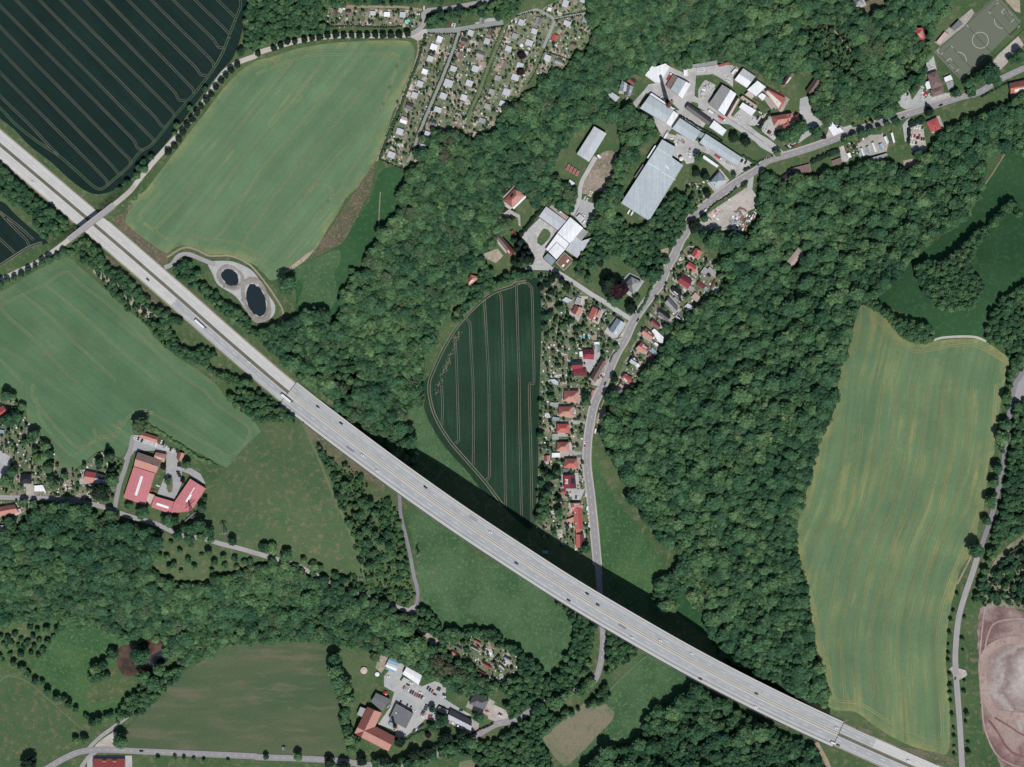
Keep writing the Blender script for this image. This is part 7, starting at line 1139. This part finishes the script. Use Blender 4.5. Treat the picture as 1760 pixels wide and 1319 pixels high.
for s, w, h, lb, mt in (("b 1375,240 1320,400 1255,560 1195,700 1125,870 1055,1050", 1.2, 1.6, "clipped hedge on the west side of the concrete allotment path", "leaf_dark"), ("b 1405,250 1360,380 1290,560 1230,700 1160,870 1090,1060", 1.2, 1.6, "clipped hedge on the east side of the concrete allotment path", "leaf_dark"), ("b 1695,190 1635,330 1580,470 1520,630 1450,790", 1.4, 1.8, "clipped hedge on the west side of the first grass path", "leaf_mixed"), ("b 1728,190 1670,330 1615,470 1555,630 1490,770", 1.4, 1.8, "clipped hedge on the east side of the first grass path", "leaf_mixed"), ("b 1185,230 1300,235 1375,232", 1.4, 1.8, "clipped hedge along the top of the westernmost allotments", "leaf_dark"), ("b 1410,222 1550,200 1700,180", 1.4, 1.8, "clipped hedge below the allotment car park", "leaf_dark"), ("b 1165,240 1120,400 1060,560 1000,720 930,880 880,1010 850,1090", 2.6, 2.6, "broad hedge between wheat field track and allotments", "leaf_mixed"), ("A2 20,990 180,1060 370,1140", 1.4, 1.8, "reddish-soil hedge closing the lower end of the allotments", "leaf_dark"),
    ("A3 600,700 540,850 470,1010 380,1150", 1.4, 1.8, "hedge on the wood side of the second grass path", "leaf_dark"), ("A3 590,720 680,730 800,770 950,830", 1.6, 2.0, "thick double hedge branching from the second grass path", "leaf_dark"), ("A3 230,225 430,165", 1.4, 1.8, "hedge at the western arm of the forked path", "leaf_dark"), ("A3 750,280 880,250 1110,210", 1.4, 1.8, "hedge south of the eastern arm of the forked path", "leaf_dark"), ("A3 870,215 1060,180 1180,160", 1.4, 1.6, "hedge north of the eastern arm of the forked path", "leaf_dark"), ("b 500,185 700,182 900,190 1000,182", 1.6, 2.0, "clipped hedge between the upper huts and the tree-lined lane", "leaf_dark"), ("A1 400,150 480,60 580,20 700,0", 2.0, 2.2, "curved hedge around the grass bank by the lane fork", "leaf_dark"), ("B4 400,880 500,760 620,610 730,470", 4.0, 5.0, "tall dark hedge along the wall of the factory turning circle", "leaf_dark"), ("d 310,1110 380,1075 480,1040", 5.0, 4.0, "dense dark hedge block beside the village road", "leaf_conifer"), ("d 970,900 962,980", 3.5, 5.0, "tall conifer hedge between lane and gravel car park", "leaf_conifer"), ("d 985,850 1060,825", 6.0, 4.0, "dark hedge above the gravel car park", "leaf_conifer"),
    ("g 1290,870 880,870 900,830 950,690", 1.0, 1.0, None, "leaf_mixed"), ("g 870,830 920,740 955,660", 3.0, 2.4, "green roadside hedge below the grey villa", "leaf_mixed"), ("C2 1030,1130 1050,1060 1110,990", 2.0, 1.8, "curved hedge of the triangular green by the street", "leaf_mixed"), ("F1 420,90 560,170 720,270 860,360 1000,450 1150,550 1290,600", 4.0, 3.0, "hedge between the wheat field and the company compound", "leaf_mixed"), ("i 1010,290 1100,345 1200,420", 3.0, 2.6, None, "leaf_mixed"), ("n 1035,1130 1100,1090 1180,1060 1270,1070", 2.6, 2.2, "hedge along the south side of the inn car park", "leaf_mixed"), ("n 1490,1085 1560,1050 1630,1020", 2.0, 2.0, "clipped hedge below the gravel court of the guest house", "leaf_dark"), ("d 1470,665 1570,610 1650,570", 2.0, 2.0, "hedge along the road below the lawn of the orange house", "leaf_dark"), ("n 1620,600 1665,550", 2.0, 2.0, "short hedge among the holiday cabins", "leaf_dark"), ("B5 1300,392 1400,345 1500,305", 1.5, 2.0, "hedge between the dry slope and the road", "leaf_dark"), ("B5 1000,740 880,850 720,950 600,1060", 2.0, 1.6, "long hedge between road and rubble yard", "leaf_dark"), ("B5 1080,700 1130,660", 5.0, 2.2, "thick hedge at the rubble yard entrance", "leaf_dark"), ("B5 1110,490 1250,430", 3.0, 2.2, "hedge between hall forecourt and road", "leaf_dark"), ("B2 840,1040 940,900 980,830", 3.0, 3.0, "dark hedge behind the parked cars west of the villa", "leaf_dark"), ("B5 1090,310 1200,370 1300,420", 3.0, 2.4, "hedge along the north-east side of the long hall", "leaf_mixed"), ("B1 1020,870 1150,940 1300,1040 1480,1130 1600,1220", 2.2, 2.4, "dark hedge between the hall row and the slate-roofed shed", "leaf_dark")):
    if lb: hedge(s, w, h, lb, None, mt)

# garden fences between the plots
def fence(s, label, h=1.3, mat="wall_wood"):
    p = spline(T(s), 6.0); c = p[len(p) // 2]; root = empty("garden_fence", G(c[0], c[1]), label=label, cat="fence", group="garden fences"); m, r_ = MB(), MB()
    g = [G(x, y) - root.location for x, y in p]
    for a, b in zip(g[:-1], g[1:]):
        m.tube((a.x, a.y, a.z - .3), (a.x, a.y, a.z + h), .08, .08, 4)
        for z in (.35, h - .15): r_.tube((a.x, a.y, a.z + z), (b.x, b.y, b.z + z), .12, .12, 4)
        d = (b - a).normalized() if (b - a).length else Vector((1, 0, 0)); nn = Vector((-d.y, d.x, 0)) * .04; r_.add([a + nn + Vector((0, 0, .3)), b + nn + Vector((0, 0, .3)), b + nn + Vector((0, 0, h)), a + nn + Vector((0, 0, h))], [(0, 1, 2, 3)])
    m.build("post", "wall_wood", root, kind="stuff"); r_.build("panel", mat, root)
for s, lb in (("C2 590,780 660,600 770,290", "long fence between the red-brown house and the orange house"), ("C2 850,800 880,690 940,560", "fence between the orange solar house and the lawn of the blue-grey house"), ("C2 600,840 830,850 1060,830 1200,800", "fence along the bottom of the turquoise pool garden"), ("C3 140,390 400,430 640,480 870,520", "fence below the dark red L-shaped house"), ("C3 120,825 330,840", "fence beside the salmon hipped house drive"), ("C3 70,945 220,955", "short fence at the round white pool"), ("C3 540,760 700,790", "fence between the two salmon hipped houses"), ("C1 580,660 830,800 1100,990", "fence between the dark red house and the black-roofed house"), ("C1 490,800 640,890 920,1100", "fence between the black-roofed and the grey slate house"), ("C1 375,970 640,1140", "fence below the grey slate house"), ("C1 650,480 900,630", "fence above the dark red house"), ("C1 290,1090 480,1220 620,1319", "fence below the dark blue-grey house"), ("C2 1480,600 1640,700", "fence below the small brown-red house"), ("C3 1180,190 1460,360", "fence above the bright red house by the forest"), ("C2 1640,330 1760,420", "fence corner at the grey slate house front"), ("C4 530,900 660,905", "fence above the terraced house gardens"), ("B2 430,920 700,1100 900,1240", "fence along the works lane past the brown workshop"), ("B2 780,640 1000,800", "fence behind the white stepped hall"), ("i 350,750 480,710 650,685", "fence along the farmhouse path"), ("i 490,620 600,530 700,465 840,525", "field fence around the farmhouse garden"), ("d 1145,370 1240,470 1330,560", "ball fence behind the goal line of the pitch"), ("F1 1290,600 1400,640", "fence stub at the company compound corner")):
    fence(s, lb)

# ------------------------------------------------------------------ woods: one mass of crowns each
def scatter(polys, spacing, rmin, rmax, excl=(), dens=1.0, avoid=True, seed=1, gap=0.0):
    """jittered points inside pixel polygons, kept off roads, fields and buildings"""
    r = np.random.default_rng(seed); mk = np.zeros_like(OCC)
    for p in polys: raster(mk, spline(p, 6, True) if len(p) > 5 else p)
    for p in excl: raster(mk, p, 0, False)
    ys, xs = np.where(mk);
    if len(xs) == 0: return []
    out = []; y = ys.min(); row = 0
    while y < ys.max():
        x = xs.min() + (row % 2) * spacing * .5
        while x < xs.max():
            px, py = x + r.uniform(-.42, .42) * spacing, y + r.uniform(-.42, .42) * spacing; i, j = int(py), int(px)
            if 0 <= i < mk.shape[0] and 0 <= j < mk.shape[1] and mk[i, j] and r.random() < dens and not (avoid and (OCC[i, j] or TREED[i, j])):
                rr = r.uniform(rmin, rmax); k = int(rr * gap)
                if not avoid or k < 1 or not (OCC[max(i - k, 0), j] or OCC[min(i + k, mk.shape[0] - 1), j] or OCC[i, max(j - k, 0)] or OCC[i, min(j + k, mk.shape[1] - 1)]): out.append((px - MG, py - MG, rr))
            x += spacing
        y += spacing * .87; row += 1
    return out
def mass(name, pts, kinds, label=None, cat=None, zjit=0.12, seed=3):
    """one object: tree crowns instanced on points (position, size, turn and kind per point)"""
    if not pts: return
    r = np.random.default_rng(seed); a = np.array([(p[0], p[1]) for p in pts]); w = GA(a); n = len(w)
    me = bpy.data.meshes.new(name); me.vertices.add(n); me.vertices.foreach_set("co", w.astype(np.float32).ravel())
    sc = np.array([p[2] for p in pts]) * MPP / 4.5; zs = sc ** .55 * r.uniform(1 - zjit, 1 + zjit, n)
    for nm, tp, v in (("size", 'FLOAT_VECTOR', np.column_stack((sc, sc, zs)).astype(np.float32).ravel()), ("turn", 'FLOAT', r.uniform(0, 6.28, n).astype(np.float32)), ("kind", 'INT', r.integers(0, len(kinds), n).astype(np.int32))):
        at = me.attributes.new(nm, tp, 'POINT'); at.data.foreach_set("vector" if tp == 'FLOAT_VECTOR' else "value", v)
    o = obj(name, me, kind="stuff", label=label, cat=cat); gn = bpy.data.node_groups.new(name + "_nodes", 'GeometryNodeTree'); gn.interface.new_socket("Geometry", in_out='INPUT', socket_type='NodeSocketGeometry'); gn.interface.new_socket("Geometry", in_out='OUTPUT', socket_type='NodeSocketGeometry')
    N, Lk = gn.nodes, gn.links; gi, go = N.new("NodeGroupInput"), N.new("NodeGroupOutput"); iop = N.new("GeometryNodeInstanceOnPoints"); join = N.new("GeometryNodeJoinGeometry")
    for k in reversed(kinds):
        oi = N.new("GeometryNodeObjectInfo"); oi.inputs["Object"].default_value = proto(k); oi.inputs["As Instance"].default_value = False; g2 = N.new("GeometryNodeGeometryToInstance"); Lk.new(oi.outputs["Geometry"], g2.inputs[0]); Lk.new(g2.outputs[0], join.inputs[0])
    def attr(nm, tp): q = N.new("GeometryNodeInputNamedAttribute"); q.data_type = tp; q.inputs[0].default_value = nm; return q.outputs[0]
    cx = N.new("ShaderNodeCombineXYZ"); Lk.new(attr("turn", 'FLOAT'), cx.inputs[2]); iop.inputs["Pick Instance"].default_value = True
    Lk.new(gi.outputs[0], iop.inputs["Points"]); Lk.new(join.outputs[0], iop.inputs["Instance"]); Lk.new(attr("kind", 'INT'), iop.inputs["Instance Index"]); Lk.new(cx.outputs[0], iop.inputs["Rotation"]); Lk.new(attr("size", 'FLOAT_VECTOR'), iop.inputs["Scale"]); Lk.new(iop.outputs[0], go.inputs[0])
    md = o.modifiers.new("crowns", 'NODES'); md.node_group = gn; return o
PROTO = {}
def proto(k):
    if k not in PROTO: PROTO[k] = bpy.data.objects.new("crown_source", VAR[k])     # mesh source only, never linked to the scene
    return PROTO[k]
MX = ["mixed%d" % i for i in range(6)]
def pp(s): return T("P " + s)
EXCL = [T("D2 560,430 640,600 830,640 860,460 1000,440 1150,430 1280,560 1440,620 1530,780 1520,960 1380,1040 1200,1060 1080,1000 960,960 860,780 640,740 560,640"), T("l 1680,-80 1850,-80 1850,130 1690,130"), pp("948,285 985,230 1020,208 1065,215 1068,260 1055,300 1035,345 1010,372 990,350 985,325 950,305"), pp("862,330 885,316 908,335 922,360 895,392 865,372"), pp("575,600 600,590 620,640 612,680 570,660"), pp("1352,460 1370,428 1385,440 1362,468"), pp("1465,-20 1530,-20 1520,20 1490,30 1470,15"), T("d 190,190 330,200 430,150 520,230 640,400 620,580 520,500 420,460 320,360 240,290"), T("A3 1160,300 1310,420 1300,500 1200,700 1060,720 900,1000 740,1040"),
    T("d 1020,180 1090,180 1100,300 1000,300"), T("D2 60,300 460,480 440,640 200,520"), T("E1 1040,900 1290,880 1290,1000 1060,1060"), T("A2 1180,520 1700,480 1680,600 1400,720 1220,720"), T("d 860,440 1000,430 1010,540 900,570"), T("B5 440,460 540,370 740,470 650,640 730,790 560,950 460,1020 300,800"), T("g 640,470 780,440 790,560 700,590 640,540"), T("B5 1000,1330 480,1330 500,1200 640,1080 1140,740 1240,780 1330,910 1270,1060 1180,1200")]
WOODS = [("wood", "broad-leaved wood on the western valley side between allotments and viaduct", ["700,300 735,228 790,232 830,240 850,215 880,185 930,150 965,112 1000,75 1012,30 1010,-60 1080,-60 1090,60 1070,140 1050,160 1060,180 1090,195 1130,215 1125,235 1100,250 1082,290 1062,345 1040,385 1015,395 1000,370 945,352 905,362 870,390 850,415 845,440 822,455 800,472 805,500 780,520 750,570 728,620 722,690 702,700 692,750 720,795 700,800 650,755 590,705 520,650 460,598 452,578 480,555 510,545 540,530 560,548 577,562 590,540 588,510 600,490 620,470 635,440 655,400 680,370 690,330"]),
    ("wood", "northern wood above the works yard and villa", ["1060,-60 1640,-60 1625,20 1600,50 1598,95 1590,130 1565,162 1550,185 1530,190 1480,203 1435,216 1402,198 1394,160 1400,125 1345,130 1325,138 1290,115 1240,104 1200,106 1185,120 1150,106 1130,116 1095,124 1068,145 1060,100"]),
    ("forest", "large forest covering the eastern valley side", ["1310,300 1345,308 1400,302 1450,292 1500,278 1550,290 1580,262 1600,255 1640,215 1700,190 1770,165 1850,160 1850,262 1700,262 1690,290 1680,340 1640,390 1600,410 1560,450 1530,490 1495,515 1480,540 1465,572 1445,640 1430,720 1400,800 1385,860 1368,920 1383,1000 1395,1080 1410,1150 1425,1200 1422,1232 1380,1218 1290,1168 1235,1125 1215,1060 1165,1000 1165,950 1140,930 1110,895 1085,855 1065,810 1040,770 1036,740 1050,700 1080,670 1105,650 1130,610 1150,580 1190,540 1225,510 1255,480 1235,430 1215,415 1200,395 1230,405 1275,412 1300,385 1312,340", "1132,995 1155,985 1162,1010 1155,1050 1130,1050 1120,1025"]),
    ("forest", "broad forest on the south-western valley side below the hamlet", ["-60,920 50,900 60,880 110,865 160,880 172,897 185,882 200,887 215,905 270,918 268,958 258,975 282,995 330,1005 380,993 430,975 480,967 530,987 560,1002 600,1012 650,1032 700,1052 722,1072 745,1085 742,1108 770,1118 792,1148 845,1180 832,1200 790,1190 740,1162 700,1142 650,1118 600,1112 570,1106 520,1100 480,1102 430,1102 380,1112 330,1142 310,1130 280,1100 210,1087 150,1077 100,1067 40,1062 -60,1070"]),
    ("wood", "wood below the viaduct's south-eastern end", ["1112,1228 1150,1215 1190,1185 1215,1195 1260,1215 1320,1245 1355,1268 1390,1280 1408,1319 1415,1380 1000,1380 1030,1292 1080,1285 1100,1265"]), ("copse", "streamside trees along the valley road south of the viaduct", ["860,1218 900,1192 930,1172 960,1150 985,1100 975,1060 940,1020 940,1000 1000,1035 1022,1060 1018,1110 1010,1150 990,1180 960,1212 925,1228 1000,1215 1040,1180 1050,1195 1030,1210 1010,1215 960,1240 940,1260 930,1275 950,1320 950,1380 830,1380 820,1310 800,1300 770,1300 700,1320 680,1310 740,1285 800,1265 845,1275 880,1245", "1045,1080 1090,1105 1095,1125 1060,1150 1042,1160"]),
    ("copse", "heart-shaped copse in the deep green meadow", []), ("copse", "tree belt between deep green meadow and barley field", []), ("copse", "trees along the eastern road by the quarry", ["1745,680 1850,660 1850,900 1755,912 1702,962 1692,1022 1678,1040 1672,1030 1692,970 1712,900 1727,830 1737,760", "1700,545 1720,512 1765,490 1850,490 1850,640 1745,640 1728,600 1697,582", "1735,640 1742,640 1736,700 1730,760 1712,830 1695,930 1672,1000 1662,1040 1655,1030 1690,920 1708,830 1724,740"]),
    ("copse", "tree belt between motorway and western wheat field", []), ("copse", "bushy tree strip north of the motorway by the lane bridge", ["0,287 20,302 60,337 116,385 114,405 82,412 50,372 10,342 -40,320 -40,270"]), ("copse", "bush belt along the motorway by the ponds", []), ("wood", "mixed trees around the upper allotments and tree-lined lane", ["430,-40 560,-40 560,15 545,45 565,45 560,58 500,62 450,85 410,95 425,60", "840,-40 905,-40 892,18 870,36 852,30 800,15", "560,-40 860,-40 850,0 720,8 560,12", "740,28 800,20 840,15 850,30 810,28 760,40 735,48"]), ("wood", "park wood between the white factory, the largest hall and the village road", ["1012,375 1030,345 1050,350 1062,372 1090,395 1115,380 1140,345 1168,332 1195,345 1197,368 1182,395 1165,410 1150,440 1142,462 1132,488 1105,478 1085,462 1050,440 1040,455 1010,452 998,472 985,462 1000,432 1015,410"]), ("copse", "tree belt along the curved upper edge of the dark field", ["800,500 812,482 830,455 845,462 850,480 880,470 915,468 915,476 880,484 850,495 825,515 800,540 785,560 775,555 790,525"]), ("copse", "tree belt beside the sunken lane north-east of the main road", []), ("copse", "trees around the holiday cabins", ["705,1050 735,1050 770,1080 850,1082 880,1105 915,1135 935,1165 900,1195 880,1205 850,1180 800,1180 780,1130 740,1110 710,1090"])]
HEX = {"heart-shaped": ["h 1020,520 1100,480 1200,480 1300,400 1400,300 1500,230 1600,130 1660,60 1740,150 1700,170 1660,130 1580,200 1500,290 1420,400 1390,520 1460,620 1470,700 1400,800 1300,820 1190,810 1120,740 1060,690"], "tree belt between deep": ["h 700,740 850,840 1000,900 1100,930 1130,1000 1080,1045 1000,1030 920,980 820,880 720,800"], "tree belt between motorway": ["e 540,350 640,330 690,400 720,480 800,530 880,590 980,680 1080,780 1180,830 1260,890 1230,920 1160,910 1100,870 1030,800 900,720 820,620 720,560 620,500 540,440", "e 1040,920 1120,900 1260,1040 1250,1090 1200,1080 1120,980", "e 1230,1110 1360,1070 1490,1110 1440,1190 1560,1250 1750,1319 1600,1319 1480,1250", "j 0,70 120,140 250,220 100,250 0,250 -80,220 -200,100 -60,40"], "sunken lane": ["m 780,960 880,850 960,760 1080,690 1180,640 1300,480 1400,450 1440,480 1330,560 1230,700 1100,830 980,940 900,960 800,1020"], "bush belt along": ["e 1210,490 1290,480 1400,580 1390,620 1500,700 1610,800 1759,930 1759,1010 1650,930 1520,830 1400,720 1300,640 1210,560"]}
for n, (nm, lb, polys) in enumerate(WOODS):
    ps = [pp(q) for q in polys]
    for k, v in HEX.items():
        if lb.startswith(k) or k in lb: ps = [T(q) for q in v]
    big = n in (0, 1, 2, 3, 4)
    if big:
        pts = scatter(ps, 24.0, 11.0, 15.5, EXCL, .55, True, 205 + n, .5) + scatter(ps, 14.5, 6.0, 11.0, EXCL, .85, True, 5 + n, .5) + scatter(ps, 7.4, 4.0, 7.2, EXCL, .95, True, 50 + n, .5)
        sheet_polys = ps
    else: pts = scatter(ps, 5.2 if n in (6, 7) else 7.2, 3.4, 6.4, EXCL, .95, True, 5 + n, .4)
    mass(nm, pts, MX + (["light0"] if n in (0, 1, 3) else ["conifer0"] if n == 4 else []), lb, "trees" if not big else nm, seed=n)
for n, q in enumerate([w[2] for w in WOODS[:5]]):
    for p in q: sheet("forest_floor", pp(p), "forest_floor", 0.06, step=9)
# scrub, bushes and garden shrubs too many to count
SC = [T("j 600,560 700,620 780,700 760,780 900,800 980,900 1020,1050 1050,1200 1080,1319 740,1319 680,1140 640,960 540,760"), T("n 540,0 740,0 1080,0 1090,120 1040,220 900,180 700,90"), T("j 420,420 560,560 640,760 600,820 520,640 440,500"), T("d 170,170 420,180 620,400 580,560 440,440"), T("f 470,1000 640,1000 700,1150 700,1319 500,1319 300,1200"), T("e 640,540 860,660 1080,880 1180,960 1250,1130 1040,1000 840,800"), T("j 0,0 250,200 330,270 100,250 0,240"), T("d 400,560 840,560 860,780 560,870 480,820 330,700"), T("d 190,190 330,200 430,150 520,230 640,400 620,580 520,500 420,460 320,360 240,290"), T("d 860,440 1000,430 1010,540 900,570"), pp("1700,985 1760,930 1800,1040 1690,1040")]
mass("scrub", scatter(SC, 5.5, 1.2, 3.6, (), .6, True, 91, .6) + scatter(SC, 11, 3.5, 8.0, (), .6, True, 92, .6), ["shrub0", "shrub1", "shrub2", "mixed1", "mixed4"], "loose scrub and young trees on slopes and verges", "scrub", seed=31)
GARD = [T(q) for q in ("A1 330,400 400,310 860,290 480,1319 -20,1319 100,1100 300,640", "A2 390,180 740,200 400,1060 350,1130 20,990 150,700", "A1 880,240 1490,190 1060,1319 480,1330 700,800", "A2 760,190 1450,20 1200,560 1250,700 1150,540 860,640 650,760 560,1060 420,1060", "A3 230,230 420,165 560,180 720,290 640,560 500,850 260,1319 -60,1319 -120,800 60,350", "A2 1450,20 1759,20 1800,400 1640,600 1400,700 1220,600 1240,420", "A3 740,260 860,230 1250,180 1270,420 1200,600 1100,720 820,980 560,1040 480,1000 640,640", "A3 560,130 700,50 830,-40 1160,-40 1220,150 860,215 740,250", "b 490,60 620,50 1100,70 1150,160 1100,190 900,190 500,180", "D2 540,420 1100,440 1540,760 1500,960 1350,1060 1200,1080 960,940 800,760 560,640", "g 190,570 330,570 620,760 800,890 720,1080 650,1250 k 600,0 540,130 490,300 480,500 500,700 510,900 530,1100 500,1170 420,1130 300,1100 160,960 180,600 190,0 g 205,900", "g 1150,420 1230,360 1400,480 1560,600 1400,800 1200,920 1000,1100 860,1319 k 640,60 g 720,1319 850,1020 1050,620", "i -60,120 100,110 190,250 390,480 440,600 700,470 830,520 760,800 0,770", "i -60,810 200,810 200,1000 -60,1050", "B5 300,780 460,460 640,620 560,930 470,1010", "E1 240,640 600,560 860,600 840,800 460,860 300,840")]
mass("garden_shrubs", scatter(GARD[:10], 5.6, 0.8, 2.6, (), .45, True, 17, .5) + scatter(GARD[10:], 6.5, 0.9, 3.4, (), .5, True, 18, .5), ["shrub0", "shrub1", "shrub2", "mixed0", "mixed2", "light0"], "garden shrubs and small fruit bushes between the huts and houses", "shrubs", seed=41)
# garden clutter: benches, frames, bins, slabs, each a small low box, too many to count
def clutter(name, polys, spacing, dens, cols, seed, label, cat, s0=.5, s1=1.8, hh=(.2, 1.2), avoid=True, ang=20):
    pts = scatter(polys, spacing, 1, 2, (), dens, avoid, seed, 0); r = random.Random(seed); m = MB()
    for x, y, _ in pts:
        g = G(x, y, 0.2); a = R(-ang + r.choice((0, 90)) + r.uniform(-6, 6)); w, l, h = r.uniform(s0, s1) / 2, r.uniform(s0, s1 * 1.5) / 2, r.uniform(*hh); ca, sa = math.cos(a), math.sin(a)
        v = [(g.x + px * ca - py * sa, g.y + px * sa + py * ca, g.z + pz) for px, py, pz in box_verts(-l, l, -w, w, -.4, h)]; m.add(v, BOXF, r.randrange(len(cols)))
    if m.v: m.build(name, cols, kind="stuff", label=label, cat=cat)
clutter("garden_clutter", GARD, 6.5, .55, ["sheet_white", "sheet_pinkish", "sheet_pale", "tile_brown", "sheet_tan", "sheet_pinkish", "sheet_green", "wall_wood", "sheet_white"], 23, "garden tables, cold frames, bins and paving slabs", "garden clutter")
clutter("rubble", [T("B5 480,1310 560,1180 680,1060 850,930 960,860 980,900 820,1020 760,1200 640,1319")], 5, .8, ["tile_rust", "sheet_pinkish", "sheet_white", "tile_brown", "sheet_tan", "tile_orange", "concrete"], 29, "piles of broken brick and timber along the yard hedge", "rubble", .6, 2.6, (.2, 1.4), False, 35)
clutter("building_stock", [T("B5 900,1310 930,1160 1000,1060 1050,1020 1180,1060 1270,1040 1280,1140 1200,1200 1120,1330")], 4.2, .95, ["tile_rust", "sheet_white", "sheet_white", "sheet_pinkish", "sheet_slate", "tile_orange", "tile_brown", "sheet_sky", "sheet_pale"], 37, "stacked pallets of stone, tiles and timber in the rubble yard", "building materials", .8, 2.8, (.4, 1.8), False, 35)
clutter("yard_stock", [T("B1 640,560 800,620 960,700 900,720 700,600"), T("B1 900,1170 1090,1230 1060,1280 880,1230"), T("B3 1560,180 1680,200 1640,340 1560,280"), T("B2 430,230 560,210 540,290 460,310"), T("B2 20,560 130,420 180,470 60,640"), T("B3 1370,60 1560,100 1540,170 1400,150")], 4.5, .8, ["tile_rust", "sheet_white", "sheet_pale", "sheet_grey", "tile_brown", "sheet_white"], 43, "pallets, crates and steel stock around the works halls", "yard stock", .8, 2.6, (.5, 2.0), False, 33)
clutter("nursery_stock", [T("E1 320,690 600,590 780,580 860,690 830,800 500,860")], 4.5, .8, ["sheet_white", "tile_rust", "sheet_pale", "sheet_tan", "leaf_olive", "leaf_dark", "sheet_slate"], 47, "plant tables and potted stock on the nursery terrace", "nursery stock", .6, 2.0, (.4, 1.2), True, 25)
clutter("caravan_gear", [T("D2 160,340 320,360 440,540 300,560"), T("D2 280,190 430,200 400,260 290,260"), T("d 1050,610 1110,560 1100,660 1060,690"), T("A3 1120,200 1260,250 1230,330")], 5, .7, ["sheet_white", "tile_red", "sheet_pinkish", "sheet_pale"], 53, "terrace furniture and camping gear under the trees", "camping gear", .6, 2.2, (.3, 1.6), False, 33)
# grazing sheep in the lower meadow
def sheep(px, a):
    root = empty("sheep", G(px[0], px[1], 0.16), label="white sheep grazing in the pale meadow below the viaduct", cat="sheep", group="grazing sheep"); root.rotation_euler.z = a; me = bpy.data.meshes.get("sheep_body")
    if me is None:
        bm = bmesh.new(); bmesh.ops.create_icosphere(bm, subdivisions=2, radius=.5, matrix=Matrix.Translation((0, 0, .62)) @ Matrix.Diagonal((1.25, .62, .62, 1))); bmesh.ops.create_icosphere(bm, subdivisions=1, radius=.17, matrix=Matrix.Translation((.78, 0, .5)) @ Matrix.Diagonal((1.3, .8, 1, 1)))
        for x in (-.4, .4):
            for y in (-.17, .17): bmesh.ops.create_cone(bm, segments=6, radius1=.05, radius2=.07, depth=.42, cap_ends=True, matrix=Matrix.Translation((x, y, .21)))
        bmesh.ops.create_cone(bm, segments=6, radius1=.13, radius2=.2, depth=.45, matrix=Matrix.Translation((.6, 0, .6)) @ Matrix.Rotation(R(70), 4, 'Y')); me = bpy.data.meshes.new("sheep_body"); bm.to_mesh(me); bm.free(); me.materials.append(MATS["wall_cream"])
    obj("sheep_body", me, root)
for i, px in enumerate(T("o 633,1137 680,1155 690,1125 705,1118 703,1130 775,1120 573,1217 765,1190 1100,1 o 655,1140")):
    if px[1] > 1100: sheep(px, i * 1.1)
